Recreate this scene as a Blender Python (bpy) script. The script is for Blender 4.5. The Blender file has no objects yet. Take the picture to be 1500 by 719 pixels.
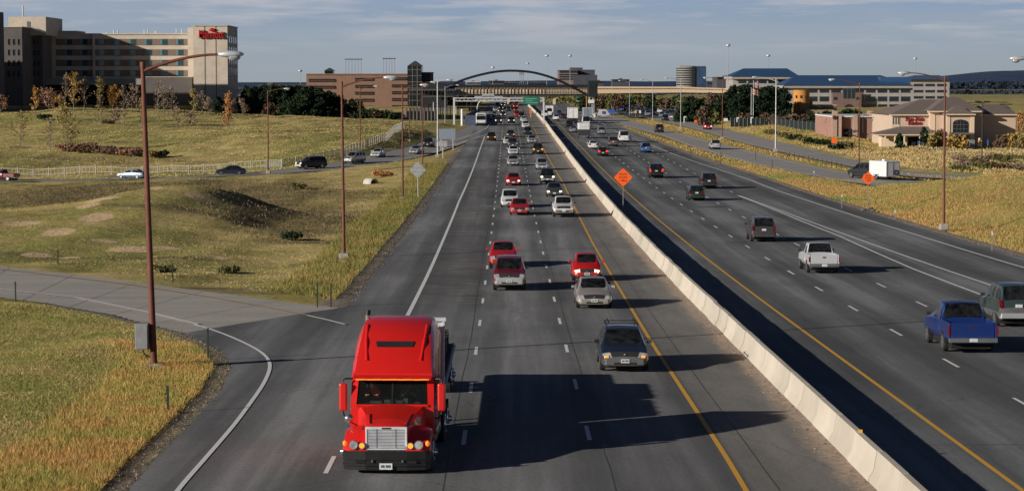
import bpy, bmesh, math, random
import numpy as np
from mathutils import Vector, Matrix, noise as mnoise
from mathutils.geometry import tessellate_polygon
random.seed(7); rng = np.random.default_rng(7)
PI = math.pi
sc = bpy.context.scene
COL = sc.collection
# ------------------------------------------------------------------ camera
F = 3300.0; TH = math.atan(241.5/F)
cam = bpy.data.cameras.new("camera"); camo = bpy.data.objects.new("camera", cam); COL.objects.link(camo)
cam.sensor_width = 36; cam.lens = 36*F/1500; cam.clip_end = 30000; cam.clip_start = 0.5
camo.rotation_euler = (PI/2-TH, 0, 0); sc.camera = camo
def P(px, py, Y):
    cx = (px-750)/F; cy = (359.5-py)/F
    d = (cx, math.cos(TH)+cy*math.sin(TH), -math.sin(TH)+cy*math.cos(TH)); t = Y/d[1]
    return Vector((d[0]*t, Y, d[2]*t))
# ------------------------------------------------------------------ road profile
ZK = np.array([(-400,-6),(0,-9.5),(30,-9.93),(55,-10.27),(79,-10.65),(114,-11.2),(148,-11.62),(198,-12.0),(260,-12.2),(342,-12.05),(400,-11.75),(470,-11.6),(544,-11.2),(700,-10.7),(1000,-10.0),(1400,-9.3),(2000,-9.0),(30000,-9.0)])
_ys = np.arange(-400, 2200, 5.0); _z = np.interp(_ys, ZK[:,0], ZK[:,1]); _k = np.hanning(13); _k /= _k.sum()
_zs = np.convolve(np.pad(_z, 6, mode='edge'), _k, mode='valid')
def zr(Y): return np.interp(Y, _ys, _zs)
def A(Y): return -1.28-0.0018*np.asarray(Y)
def onroad(px, py, dz=0.0):
    lo, hi = 20.0, 1900.0
    for _ in range(50):
        m = (lo+hi)/2; p = P(px, py, m)
        if p.z > float(zr(m))+dz: lo = m
        else: hi = m
    p = P(px, py, lo); return Vector((p.x, p.y, float(zr(lo))+dz))
# ------------------------------------------------------------------ materials
MATS = {}
def nodes(m): m.use_nodes = True; return m.node_tree.nodes, m.node_tree.links
def N(nt, t, **kw):
    n = nt.nodes.new(t)
    for k, v in kw.items():
        if k.startswith('_'): setattr(n, k[1:], v)
        else:
            key = int(k[1:]) if k[0] == 'i' and k[1:].isdigit() else k
            n.inputs[key].default_value = v
    return n
def ramp(nt, src, stops):
    r = nt.nodes.new('ShaderNodeValToRGB'); e = r.color_ramp.elements
    while len(e) < len(stops): e.new(0.5)
    for i, (p, c) in enumerate(stops):
        e[i].position = p; e[i].color = (c[0], c[1], c[2], 1) if hasattr(c, '__len__') else (c, c, c, 1)
    nt.links.new(src, r.inputs[0]); return r.outputs[0]
def pos(nt, scale=(1,1,1)):
    g = nt.nodes.new('ShaderNodeNewGeometry'); mp = nt.nodes.new('ShaderNodeMapping'); mp.inputs['Scale'].default_value = scale
    nt.links.new(g.outputs['Position'], mp.inputs[0]); return mp.outputs[0]
def opos(nt, scale=(1,1,1)):
    g = nt.nodes.new('ShaderNodeTexCoord'); mp = nt.nodes.new('ShaderNodeMapping'); mp.inputs['Scale'].default_value = scale
    nt.links.new(g.outputs['Object'], mp.inputs[0]); return mp.outputs[0]
def noi(nt, vec, scale, detail=4, rough=.55):
    n = nt.nodes.new('ShaderNodeTexNoise'); n.inputs['Scale'].default_value = scale; n.inputs['Detail'].default_value = detail; n.inputs['Roughness'].default_value = rough
    nt.links.new(vec, n.inputs['Vector']); return n.outputs[0]
def mix(nt, fac, a, b, mode='MIX'):
    m = nt.nodes.new('ShaderNodeMix'); m.data_type = 'RGBA'; m.blend_type = mode
    for s, v in ((0, fac), (6, a), (7, b)):
        if isinstance(v, (int, float)): m.inputs[s].default_value = v if s == 0 else (v, v, v, 1)
        elif isinstance(v, tuple): m.inputs[s].default_value = (v[0], v[1], v[2], 1)
        else: nt.links.new(v, m.inputs[s])
    return m.outputs[2]
def math_(nt, op, a, b=0.0, c=None):
    m = nt.nodes.new('ShaderNodeMath'); m.operation = op
    for i, v in enumerate((a, b, c)):
        if v is None: continue
        if isinstance(v, (int, float)): m.inputs[i].default_value = v
        else: nt.links.new(v, m.inputs[i])
    return m.outputs[0]
def bsdf(m): return m.node_tree.nodes['Principled BSDF']
def bump(nt, b, h, strength, dist=.02):
    n = nt.nodes.new('ShaderNodeBump'); n.inputs['Strength'].default_value = strength; n.inputs['Distance'].default_value = dist
    nt.links.new(h, n.inputs['Height']); nt.links.new(n.outputs[0], b.inputs['Normal'])
def mat(name, col, rough=.6, metal=0, var=.15, scale=3, coat=0, emis=None, es=0, bmp=0, spec=.5):
    if name in MATS: return MATS[name]
    m = bpy.data.materials.new(name); m.use_nodes = True; nt = m.node_tree; b = bsdf(m)
    f = noi(nt, opos(nt), scale)
    c = tuple(col); lo = tuple(x*(1-var) for x in c); hi = tuple(min(1, x*(1+var)) for x in c)
    o = ramp(nt, f, [(.3, lo), (.7, hi)]); nt.links.new(o, b.inputs['Base Color'])
    b.inputs['Roughness'].default_value = rough; b.inputs['Metallic'].default_value = metal
    b.inputs['Coat Weight'].default_value = coat; b.inputs['Coat Roughness'].default_value = .06
    b.inputs['Specular IOR Level'].default_value = spec
    if emis: b.inputs['Emission Color'].default_value = (*emis, 1); b.inputs['Emission Strength'].default_value = es
    if bmp: bump(nt, b, noi(nt, opos(nt), scale*6), bmp)
    MATS[name] = m; return m
def paint(name, col, metal=.25, rough=.32):
    """car paint with dusty lower body"""
    if name in MATS: return MATS[name]
    m = bpy.data.materials.new(name); m.use_nodes = True; nt = m.node_tree; b = bsdf(m)
    tc = nt.nodes.new('ShaderNodeTexCoord'); sx = nt.nodes.new('ShaderNodeSeparateXYZ'); nt.links.new(tc.outputs['Object'], sx.inputs[0])
    low = ramp(nt, sx.outputs[2], [(.15, 1.0), (.75, 0.0)])
    n = noi(nt, opos(nt), 2.5, 5)
    dirt = math_(nt, 'MULTIPLY', low, math_(nt, 'MULTIPLY', n, .55))
    c2 = mix(nt, math_(nt, 'MULTIPLY', n, .05), tuple(col), (.25, .22, .18))
    nt.links.new(mix(nt, dirt, c2, (.16, .135, .11)), b.inputs['Base Color'])
    b.inputs['Metallic'].default_value = metal; b.inputs['Roughness'].default_value = rough
    b.inputs['Coat Weight'].default_value = .5; b.inputs['Coat Roughness'].default_value = .1
    MATS[name] = m; return m
# ------------------------------------------------------------------ mesh builder
class MB:
    def __init__(s): s.v = []; s.f = []; s.m = []; s.sm = []; s.mats = []
    def mi(s, m):
        if m not in s.mats: s.mats.append(m)
        return s.mats.index(m)
    def add(s, vs, fs, m, smooth=False):
        o = len(s.v); s.v += [tuple(v) for v in vs]; k = s.mi(m)
        for f in fs: s.f.append(tuple(i+o for i in f)); s.m.append(k); s.sm.append(smooth)
        return s
    def box(s, a, b, m, T=None):
        x0, y0, z0 = a; x1, y1, z1 = b
        vs = [(x0,y0,z0),(x1,y0,z0),(x1,y1,z0),(x0,y1,z0),(x0,y0,z1),(x1,y0,z1),(x1,y1,z1),(x0,y1,z1)]
        if T is not None: vs = [T @ Vector(v) for v in vs]
        return s.add(vs, [(0,3,2,1),(4,5,6,7),(0,1,5,4),(1,2,6,5),(2,3,7,6),(3,0,4,7)], m)
    def hexa(s, vs, m): return s.add(vs, [(0,3,2,1),(4,5,6,7),(0,1,5,4),(1,2,6,5),(2,3,7,6),(3,0,4,7)], m)
    def cyl(s, p0, p1, r0, m, r1=None, n=10, caps=True, smooth=True):
        p0 = Vector(p0); p1 = Vector(p1); r1 = r0 if r1 is None else r1
        d = (p1-p0).normalized(); u = d.orthogonal().normalized(); w = d.cross(u); vs = []
        for p, r in ((p0, r0), (p1, r1)):
            for k in range(n):
                a = 2*PI*k/n; vs.append(p+u*math.cos(a)*r+w*math.sin(a)*r)
        fs = [(k, (k+1) % n, n+(k+1) % n, n+k) for k in range(n)]; s.add(vs, fs, m, smooth)
        if caps:
            s.add(vs[:n], [tuple(reversed(range(n)))], m); s.add(vs[n:], [tuple(range(n))], m)
        return s
    def tube(s, pts, r, m, n=8, r1=None):
        pts = [Vector(p) for p in pts]; r1 = r if r1 is None else r1; vs = []; fs = []; L = len(pts)
        d0 = (pts[1]-pts[0]).normalized(); u = d0.orthogonal().normalized()
        for i, p in enumerate(pts):
            d = (pts[min(i+1, L-1)]-pts[max(i-1, 0)]).normalized(); u = (u-d*u.dot(d)).normalized(); w = d.cross(u); rr = r+(r1-r)*i/(L-1)
            for k in range(n):
                a = 2*PI*k/n; vs.append(p+u*math.cos(a)*rr+w*math.sin(a)*rr)
        for i in range(L-1):
            for k in range(n): fs.append((i*n+k, i*n+(k+1) % n, (i+1)*n+(k+1) % n, (i+1)*n+k))
        s.add(vs, fs, m, True); s.add(vs[:n], [tuple(reversed(range(n)))], m); s.add(vs[-n:], [tuple(range(n))], m); return s
    def poly(s, pts, m, depth=None):
        """flat polygon, optionally extruded by vector depth"""
        pts = [Vector(p) for p in pts]; n = len(pts)
        if depth is None: return s.add(pts, [tuple(range(n))], m)
        d = Vector(depth); vs = pts+[p+d for p in pts]
        return s.add(vs, [tuple(reversed(range(n))), tuple(range(n, 2*n))]+[(k, (k+1) % n, n+(k+1) % n, n+k) for k in range(n)], m)
    def ball(s, c, r, m, n=10, h=6):
        c = Vector(c); r = Vector(r) if hasattr(r, '__len__') else Vector((r, r, r)); vs = []; fs = []
        for i in range(h+1):
            t = PI*i/h
            for k in range(n):
                a = 2*PI*k/n; vs.append((c.x+r.x*math.sin(t)*math.cos(a), c.y+r.y*math.sin(t)*math.sin(a), c.z+r.z*math.cos(t)))
        for i in range(h):
            for k in range(n): fs.append((i*n+k, (i+1)*n+k, (i+1)*n+(k+1) % n, i*n+(k+1) % n))
        return s.add(vs, fs, m, True)
    def build(s, name, parent=None, bevel=0, seg=1, fix=True, label=None, loc=None):
        me = bpy.data.meshes.new(name)
        me.from_pydata(s.v, [], s.f)
        for m in s.mats: me.materials.append(m)
        me.polygons.foreach_set('material_index', s.m); me.polygons.foreach_set('use_smooth', s.sm)
        if fix or bevel:
            bm = bmesh.new(); bm.from_mesh(me)
            if bevel:
                bmesh.ops.remove_doubles(bm, verts=bm.verts, dist=1e-5)
            bmesh.ops.recalc_face_normals(bm, faces=bm.faces)
            if bevel:
                es = [e for e in bm.edges if len(e.link_faces) == 2 and e.calc_face_angle(0) > .6]
                bmesh.ops.bevel(bm, geom=es, offset=bevel, segments=seg, affect='EDGES', profile=.5, clamp_overlap=True)
            bm.to_mesh(me); bm.free()
        me.update(); o = bpy.data.objects.new(name, me); COL.objects.link(o)
        if parent: o.parent = parent
        if loc is not None: o.location = loc
        if label: o['label'] = label
        return o
def tag(o, label=None, cat=None, group=None, kind=None):
    if label: o['label'] = label
    if cat: o['category'] = cat
    if group: o['group'] = group
    if kind: o['kind'] = kind
    return o
def thing(name, label, cat, loc=(0,0,0), rz=0, group=None):
    o = bpy.data.objects.new(name, None); COL.objects.link(o); o.location = loc; o.rotation_euler = (0,0,rz); o.empty_display_size = .3
    return tag(o, label, cat, group)
def dup(root, loc, rz=0, s=1, label=None, group=None):
    def cp(o, par):
        c = o.copy(); COL.objects.link(c)
        if par: c.parent = par
        for ch in o.children: cp(ch, c)
        return c
    r = cp(root, None); r.location = loc; r.rotation_euler = (0,0,rz); r.scale = s if hasattr(s, '__len__') else (s, s, s)
    if label: r['label'] = label
    if group: r['group'] = group
    return r
def fastmesh(name, verts, faces, m, smooth=False, cols=None):
    """verts (n,3) array, faces (k,3 or 4) array"""
    me = bpy.data.meshes.new(name); verts = np.asarray(verts, dtype=np.float32); faces = np.asarray(faces, dtype=np.int32); w = faces.shape[1]
    me.vertices.add(len(verts)); me.vertices.foreach_set('co', verts.ravel())
    me.loops.add(faces.size); me.loops.foreach_set('vertex_index', faces.ravel())
    me.polygons.add(len(faces)); me.polygons.foreach_set('loop_start', np.arange(0, faces.size, w, dtype=np.int32)); me.polygons.foreach_set('loop_total', np.full(len(faces), w, dtype=np.int32))
    me.polygons.foreach_set('use_smooth', np.full(len(faces), smooth))
    me.materials.append(m); me.update(calc_edges=True); me.validate()
    if cols is not None:
        ca = me.color_attributes.new('tint', 'FLOAT_COLOR', 'POINT'); c4 = np.ones((len(verts), 4), dtype=np.float32); c4[:, :3] = cols; ca.data.foreach_set('color', c4.ravel())
    o = bpy.data.objects.new(name, me); COL.objects.link(o); return o
def textmesh(body, size, m, parent, name='lettering', loc=(0,0,0), rot=(PI/2,0,0), extrude=.02, bold=0, width=None, label=None):
    cu = bpy.data.curves.new('t', 'FONT'); cu.body = body; cu.size = size; cu.extrude = extrude; cu.offset = bold; cu.align_x = 'CENTER'; cu.align_y = 'CENTER'
    ob = bpy.data.objects.new('t', cu); COL.objects.link(ob); bpy.context.view_layer.update()
    me = bpy.data.meshes.new_from_object(ob.evaluated_get(bpy.context.evaluated_depsgraph_get())); me.name = name
    COL.objects.unlink(ob); bpy.data.objects.remove(ob)
    if width:
        xs = [v.co.x for v in me.vertices]; k = width/(max(xs)-min(xs))
        for v in me.vertices: v.co.x *= k
    me.materials.clear(); me.materials.append(m)
    o = bpy.data.objects.new(name, me); COL.objects.link(o); o.parent = parent; o.location = loc; o.rotation_euler = rot
    if label: o['label'] = label
    return o
# ------------------------------------------------------------------ world + sun
EL = math.radians(16.5); SH = Vector((.86, .51))
w = bpy.data.worlds.new("World"); sc.world = w; w.use_nodes = True; nt = w.node_tree
bg = nt.nodes['Background']; sky = nt.nodes.new('ShaderNodeTexSky'); sky.sky_type = 'NISHITA'; sky.sun_disc = False
sky.sun_elevation = EL; sky.sun_rotation = math.atan2(-SH.x, -SH.y) % (2*PI); sky.altitude = 1700; sky.air_density = 1.0; sky.dust_density = 1.6; sky.ozone_density = 1.5
tc = nt.nodes.new('ShaderNodeTexCoord'); sx = nt.nodes.new('ShaderNodeSeparateXYZ'); nt.links.new(tc.outputs['Generated'], sx.inputs[0])
mp = nt.nodes.new('ShaderNodeMapping'); mp.inputs['Scale'].default_value = (7, 7, 75); mp.inputs['Location'].default_value = (.7, 0, 1.3); nt.links.new(tc.outputs['Generated'], mp.inputs[0])
cn = noi(nt, mp.outputs[0], 2.2, 7, .6)
mp2 = nt.nodes.new('ShaderNodeMapping'); mp2.inputs['Scale'].default_value = (2.5, 2.5, 22); nt.links.new(tc.outputs['Generated'], mp2.inputs[0])
cn2 = noi(nt, mp2.outputs[0], 2.0, 5, .55)
hi_ = ramp(nt, sx.outputs[2], [(.008, 0.0), (.026, 1.0)])
hz = ramp(nt, sx.outputs[2], [(-.01, 0.0), (.04, 1.0)])
c1 = math_(nt, 'MULTIPLY', ramp(nt, cn, [(.47, 0.0), (.64, 1.0)]), math_(nt, 'MULTIPLY', hi_, ramp(nt, sx.outputs[2], [(.05, 1.0), (.11, .0)])))
c2 = math_(nt, 'MULTIPLY', ramp(nt, cn2, [(.38, 0.0), (.66, 1.0)]), .75)
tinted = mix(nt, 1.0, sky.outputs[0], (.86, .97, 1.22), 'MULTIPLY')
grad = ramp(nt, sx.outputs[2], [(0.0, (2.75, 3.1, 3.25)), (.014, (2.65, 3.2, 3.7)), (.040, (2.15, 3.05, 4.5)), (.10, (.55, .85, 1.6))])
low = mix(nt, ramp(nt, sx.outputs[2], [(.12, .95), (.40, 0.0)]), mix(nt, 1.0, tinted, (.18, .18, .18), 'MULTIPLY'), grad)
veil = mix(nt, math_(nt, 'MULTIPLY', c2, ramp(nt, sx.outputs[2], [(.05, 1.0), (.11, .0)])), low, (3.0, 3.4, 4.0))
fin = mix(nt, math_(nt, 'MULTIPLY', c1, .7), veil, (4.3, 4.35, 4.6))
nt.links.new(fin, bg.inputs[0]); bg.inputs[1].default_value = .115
sl = bpy.data.lights.new("sun", 'SUN'); sl.energy = 5.0; sl.angle = math.radians(.5); sl.color = (1.0, .93, .83)
so = bpy.data.objects.new("sun", sl); COL.objects.link(so)
D = Vector((SH.x*math.cos(EL), SH.y*math.cos(EL), -math.sin(EL))); so.rotation_euler = D.to_track_quat('-Z', 'Y').to_euler(); so.location = (-60, -40, 60)
sc.view_settings.view_transform = 'Standard'; sc.view_settings.look = 'None'; sc.view_settings.exposure = 0
sc.cycles.max_bounces = 5
# ================================================================== GROUND
def smoothstep(a, b, x): t = np.clip((x-a)/(b-a), 0, 1); return t*t*(3-2*t)
# far-left exit road centreline (X, Y, z)
EX = np.array([(-5.5,560,-11.2),(-8.8,500,-11.6),(-13.3,440,-12.0),(-17.2,388,-12.5),(-23,364,-13.1),(-29.8,346,-13.6),(-42.6,339,-14.3),(-58,345,-15.1),(-80,352,-15.7),(-110,362,-16.3),(-160,380,-16.8)])
def polydist(X, Y, PL):
    best = np.full(X.shape, 1e9); zz = np.zeros(X.shape)
    for a, b in zip(PL[:-1], PL[1:]):
        dx, dy = b[0]-a[0], b[1]-a[1]; t = np.clip(((X-a[0])*dx+(Y-a[1])*dy)/(dx*dx+dy*dy), 0, 1)
        d = np.hypot(X-a[0]-t*dx, Y-a[1]-t*dy); k = d < best; best = np.where(k, d, best); zz = np.where(k, a[2]+t*(b[2]-a[2]), zz)
    return best, zz
CP = []
def cp(px, py, Y):
    p = P(px, py, Y); CP.append((p.x, p.y, p.z-float(zr(Y))))
def cw(X, Y, rel): CP.append((X, Y, rel))
# mounds between the on-ramp and the exit road
for a in [(250,283,192),(120,300,184),(340,279,205),(30,318,190),(-120,320,190),(400,300,205),(180,292,198),
          (250,263,298),(120,266,298),(20,270,298),(340,265,305),(-120,270,300),
          (250,281,243),(120,290,243),(330,279,250),(20,292,243),
          (440,330,180),(460,300,225),(420,310,222),(470,285,262),(540,300,228),(546,268,285),(430,262,300),(500,262,300),(590,262,290),(620,240,330),(640,228,360),
          (100,372,150),(300,384,150),(430,400,140),(480,420,130),(0,345,166),(200,345,166),(300,335,170)]: cp(*a)
for X in (-48,-40,-32,-25): cw(X, 222, -.4)
# hill below the hotel
for a in [(0,166,540),(87,159,540),(170,160,545),(240,162,545),(300,165,550),(370,169,560),(-100,160,540),
          (0,190,480),(100,186,485),(200,184,490),(300,186,490),(400,186,480),(480,180,500),(540,178,520),(575,176,560),
          (0,219,415),(100,226,408),(240,236,395),(340,232,392),(420,222,395),(480,206,415),(520,196,440),
          (0,243,385),(100,246,385),(200,247,380),(300,246,376),(380,240,374),(440,232,374),(500,222,388),(550,206,418),(575,194,455),(588,188,500),
          (620,190,520),(640,192,520)]: cp(*a)
for X in (-200,-150,-110,-70): cw(X, 620, 4.2); cw(X, 700, 3.2); cw(X, 900, 0)
cw(-45, 620, .8); cw(-60, 800, -2); cw(-80, 1000, -2); cw(-20, 620, 0); cw(-16, 700, 0); cw(-16, 900, 0)
# near left verge
for Y in (40, 70, 100): cw(-24, Y, .35); cw(-16, Y, .15); cw(-45, Y, .6)
cw(-40, 118, 0); cw(-30, 122, 0); cw(-70,130,0)
# right side
for a in [(1400,263.5,226),(1500,261,220),(1345,272,229),(1600,262,214),(1450,262,224),(1440,300,190),(1500,320,180),(1270,274,262)]: cp(*a)
for X, Y, r in [(39,180,.2),(44,200,1.0),(38,230,.1),(40,150,.5),(48,160,1.6),(60,180,2.2),(46,265,0),(60,270,.1),(75,300,0),(90,350,0),(110,400,0),(60,350,0),(60,420,.2),(80,420,.1),(50,480,.6),(58,520,1.0),(70,560,1),(90,500,.6),(120,520,.3),(38,560,.2),(40,640,0),(60,700,-1.5),(100,700,-1),(60,900,-1),(140,900,0),(200,700,0),(180,400,0),(40,100,.5),(60,100,2)]: cw(X, Y, r)
for Y in range(0, 1000, 60):
    cw(float(A(Y))-8, Y, 0); cw(float(A(Y))+(36 if Y < 300 else 30), Y, 0)
for a in EX[1:]: CP.append((a[0], a[1], a[2]-float(zr(a[1]))))
CP = np.array(CP)
def _phi(r2): return .5*r2*np.log(r2+1e-9)
_q = CP[:, :2]/100.0; _n = len(_q)
_r2 = ((_q[:, None]-_q[None])**2).sum(2); _K = _phi(_r2)+np.eye(_n)*.0015
_M = np.zeros((_n+3, _n+3)); _M[:_n, :_n] = _K; _M[:_n, _n] = 1; _M[:_n, _n+1:] = _q; _M[_n, :_n] = 1; _M[_n+1:, :_n] = _q.T
_W = np.linalg.solve(_M, np.concatenate([CP[:, 2], [0, 0, 0]]))
def edge_R(Y):   # right edge of the freeway pavement, d measured from line A
    return np.interp(Y, [0,60,139,247,277,373,514,700,2000], [37.5,37,35.4,33.6,33.2,30.5,28.5,27,27])
def _pix(pts, dz=0): return [onroad(a, b, dz) for a, b in pts]
F1L = _pix([(845,168),(860,172),(900,181),(974,200.4),(1017,216.4),(1101,240),(1224,264),(1300,274.5),(1400,281),(1500,285)]); F1U = _pix([(870,165),(900,171),(979,190.6),(1040,207.4),(1120,226.6),(1224,250),(1320,264),(1420,270.5),(1520,274.5)])
F2L = _pix([(880,165.5),(940,172),(1000,185),(1040,195),(1101,213),(1163,227),(1224,239.5),(1319,258),(1377,262),(1500,267)]); F2U = _pix([(880,162.5),(940,167),(1000,176.5),(1040,184),(1101,199),(1163,213),(1224,228),(1319,249.5),(1377,255),(1500,260)])
def _mid(a, b, n=14):
    def rs(p):
        p = np.array([tuple(v) for v in p]); s = np.r_[0, np.cumsum(np.hypot(*(p[1:]-p[:-1])[:, :2].T))]; t = np.linspace(0, s[-1], n)
        return np.stack([np.interp(t, s, p[:, i]) for i in range(3)], 1)
    return (rs(a)+rs(b))/2
F1C = _mid(F1L, F1U); F2C = _mid(F2L, F2U)
def ground(X, Y, lower=True):
    X = np.asarray(X, float); Y = np.asarray(Y, float); sh = X.shape; x = X.ravel(); y = Y.ravel(); out = np.zeros(len(x))
    for i in range(0, len(x), 20000):
        xs = np.clip(x[i:i+20000], -260, 320)/100; ys = np.clip(y[i:i+20000], -60, 1100)/100
        r2 = (xs[:, None]-_q[None, :, 0])**2+(ys[:, None]-_q[None, :, 1])**2
        out[i:i+20000] = _phi(r2) @ _W[:_n]+_W[_n]+_W[_n+1]*xs+_W[_n+2]*ys
    out = out.reshape(sh)
    out = out+.75*np.exp(-((X-(-28))/5.5)**2-((Y-188)/20)**2)-.75*np.exp(-((X-(-18.3))/4.2)**2-((Y-196)/22)**2)+.6*np.exp(-((X+40)/9)**2-((Y-172)/14)**2)-.6*np.exp(-((X+33)/14)**2-((Y-226)/9)**2)
    out = np.clip(out, -6, 7)
    fade = 1-smoothstep(800, 1400, Y); out = out*fade
    out = out*smoothstep(-80, 30, Y)
    # small relief
    rel = .22*np.sin(X*.31+np.sin(Y*.11)*2)*np.sin(Y*.17+np.cos(X*.13)*2)+.10*np.sin(X*.9+Y*.5)*np.sin(Y*.7-X*.3)
    d = X-A(Y); eR = edge_R(Y)
    side = np.maximum(-6.7-d, d-eR)          # >0 outside the freeway
    out = out+rel*smoothstep(3, 14, side)
    z = zr(Y)+out*smoothstep(.5, 9, side)
    # exit road corridor
    de, ze = polydist(X, Y, EX); k = 1-smoothstep(5.0, 11, de); z = z*(1-k)+(ze)*k
    z = z+np.where(side > 0, 0, 0)
    dig = np.zeros(sh)
    dig = np.maximum(dig, 1-smoothstep(-1.0, .3, side))
    dig = np.maximum(dig, 1-smoothstep(4.2, 5.2, de))
    for C_, hw in ((F1C, 3.6), (F2C, 4.3)):
        dd, zz = polydist(X, Y, C_); k = 1-smoothstep(hw+.6, hw+4.5, dd); z = z*(1-k)+(zr(Y)+.0)*k
        dig = np.maximum(dig, 1-smoothstep(hw-.8, hw+.3, dd))
    # on-ramp area bottom left: flat in the corridor
    k = ramp_mask(X, Y); z = z*(1-k)+zr(Y)*k; dig = np.maximum(dig, smoothstep(.75, 1.0, k))
    if lower: z = z-.02-.22*dig
    return z
# on-ramp (bottom left) outlines
R1low = [(187,719),(223,676),(288,611),(324,572),(340,536),(324,514),(270,487)]
R1lowB = [(270,487),(228,478),(155,461),(70,446),(0,437),(-120,425),(-300,415)]
R1up = [(505,451),(450,446),(390,438),(250,420),(120,403),(0,390),(-120,380),(-300,372)]
R1lowW = [Vector((-7.6,20,0)), Vector((-8.4,40,0))]+_pix(R1low); R1lowBW = _pix(R1lowB); R1upW = _pix(R1up)
RAMPC = np.array([tuple(v) for v in _mid(R1lowBW, R1upW, 16)])
def pip(X, Y, poly):
    inside = np.zeros(X.shape, bool); n = len(poly)
    for i in range(n):
        x0, y0 = poly[i][:2]; x1, y1 = poly[(i+1) % n][:2]
        if y0 == y1: continue
        c = ((y0 > Y) != (y1 > Y)) & (X < (x1-x0)*(Y-y0)/(y1-y0)+x0); inside ^= c
    return inside
RPOLY = [tuple(v)[:2] for v in R1lowW]+[tuple(v)[:2] for v in R1lowBW[1:]]+[tuple(v)[:2] for v in reversed(R1upW)]+[(float(A(111))-6, 111), (float(A(20))-6, 20)]
def ramp_mask(X, Y):
    ins = pip(X, Y, RPOLY); best = np.full(X.shape, 1e9)
    PL = RPOLY+[RPOLY[0]]
    for a, b in zip(PL[:-1], PL[1:]):
        dx, dy = b[0]-a[0], b[1]-a[1]; L = dx*dx+dy*dy
        if L < 1e-6: continue
        t = np.clip(((X-a[0])*dx+(Y-a[1])*dy)/L, 0, 1); best = np.minimum(best, np.hypot(X-a[0]-t*dx, Y-a[1]-t*dy))
    sd = np.where(ins, -best, best)
    return np.where(sd <= 0, .75+.25*smoothstep(0, .9, -sd), .75*(1-smoothstep(.3, 4.5, sd)))
def gz(x, y): return float(ground(np.array([x]), np.array([y]), lower=False)[0])
# ---- terrain material
def terrain_mat():
    m = bpy.data.materials.new('dry_grassland'); m.use_nodes = True; nt = m.node_tree; b = bsdf(m)
    p = pos(nt)
    big = noi(nt, p, .035, 5, .6); med = noi(nt, p, .16, 6, .65); fine = noi(nt, p, 1.6, 6, .7)
    st = noi(nt, pos(nt, (.25, 1, 1)), .9, 5, .6)
    c = ramp(nt, med, [(.30, (.24,.22,.075)), (.44, (.42,.34,.12)), (.56, (.56,.43,.18)), (.72, (.68,.51,.25))])
    c = mix(nt, ramp(nt, big, [(.42, 0.0), (.6, .75)]), c, (.25,.26,.07))
    c = mix(nt, ramp(nt, st, [(.57, 0.0), (.7, .8)]), c, (.55,.40,.22))
    c = mix(nt, ramp(nt, noi(nt, pos(nt, (.3, 1, 1)), .11, 3, .5), [(.6, 0.0), (.68, .75)]), c, (.13,.10,.06))
    f2 = ramp(nt, fine, [(.3, .78), (.7, 1.2)]); c = mix(nt, 1.0, c, f2, 'MULTIPLY')
    at2 = nt.nodes.new('ShaderNodeAttribute'); at2.attribute_name = 'patch'; sp2 = nt.nodes.new('ShaderNodeSeparateColor'); nt.links.new(at2.outputs['Color'], sp2.inputs[0])
    ragged = ramp(nt, noi(nt, pos(nt, (.5, 1, 1)), .8, 6, .7), [(.38, .35), (.55, 1.0)])
    c = mix(nt, math_(nt, 'MULTIPLY', math_(nt, 'MULTIPLY', sp2.outputs[0], ragged), .85), c, ramp(nt, noi(nt, p, 1.4, 6, .7), [(.32, (.07,.055,.03)), (.5, (.17,.125,.07)), (.68, (.34,.25,.14))]))
    c = mix(nt, ramp(nt, math_(nt, 'MULTIPLY', sp2.outputs[1], math_(nt, 'ADD', .45, noi(nt, p, 1.3, 5, .7))), [(.35, 0.0), (.6, .9)]), c, (.75,.53,.33))
    # bare earth next to the pavement, asphalt-sand margin
    at = nt.nodes.new('ShaderNodeAttribute'); at.attribute_name = 'tint'; sp = nt.nodes.new('ShaderNodeSeparateColor'); nt.links.new(at.outputs['Color'], sp.inputs[0])
    dirtf = math_(nt, 'MULTIPLY', sp.outputs[0], ramp(nt, noi(nt, p, .7, 5), [(.25, .35), (.5, 1.0)]))
    dc = ramp(nt, noi(nt, p, 2.5, 6, .7), [(.3, (.08,.07,.06)), (.5, (.28,.235,.19)), (.75, (.45,.38,.31))])
    c = mix(nt, dirtf, c, dc)
    g = mix(nt, math_(nt, 'MULTIPLY', sp.outputs[1], .85), c, ramp(nt, noi(nt, p, .5, 6), [(.3, (.42,.27,.09)), (.7, (.32,.29,.09))])) # golden verge
    gr = mix(nt, math_(nt, 'MULTIPLY', sp.outputs[2], .9), g, ramp(nt, noi(nt, p, .9, 6), [(.3, (.06,.13,.025)), (.7, (.12,.22,.04))]))  # mown green
    nt.links.new(gr, b.inputs['Base Color']); b.inputs['Roughness'].default_value = .95; b.inputs['Specular IOR Level'].default_value = .1
    bump(nt, b, noi(nt, p, 1.1, 8, .7), .6, .3)
    return m
rows = np.concatenate([np.arange(-300, 30, 15), np.arange(30, 130, .8), np.arange(130, 330, 1.5), np.arange(330, 620, 3), np.geomspace(620, 1500, 60), np.geomspace(1550, 26000, 40)])
u = np.linspace(-1, 1, 420); u = np.sign(u)*np.abs(u)**1.5
hw = np.maximum(110, 60+.34*np.abs(rows))+np.where(rows > 1500, (rows-1500)*.6, 0)
GX = u[None, :]*hw[:, None]+rows[:, None]*0.0; GY = np.repeat(rows[:, None], len(u), 1)
GZ = ground(GX, GY)
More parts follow.
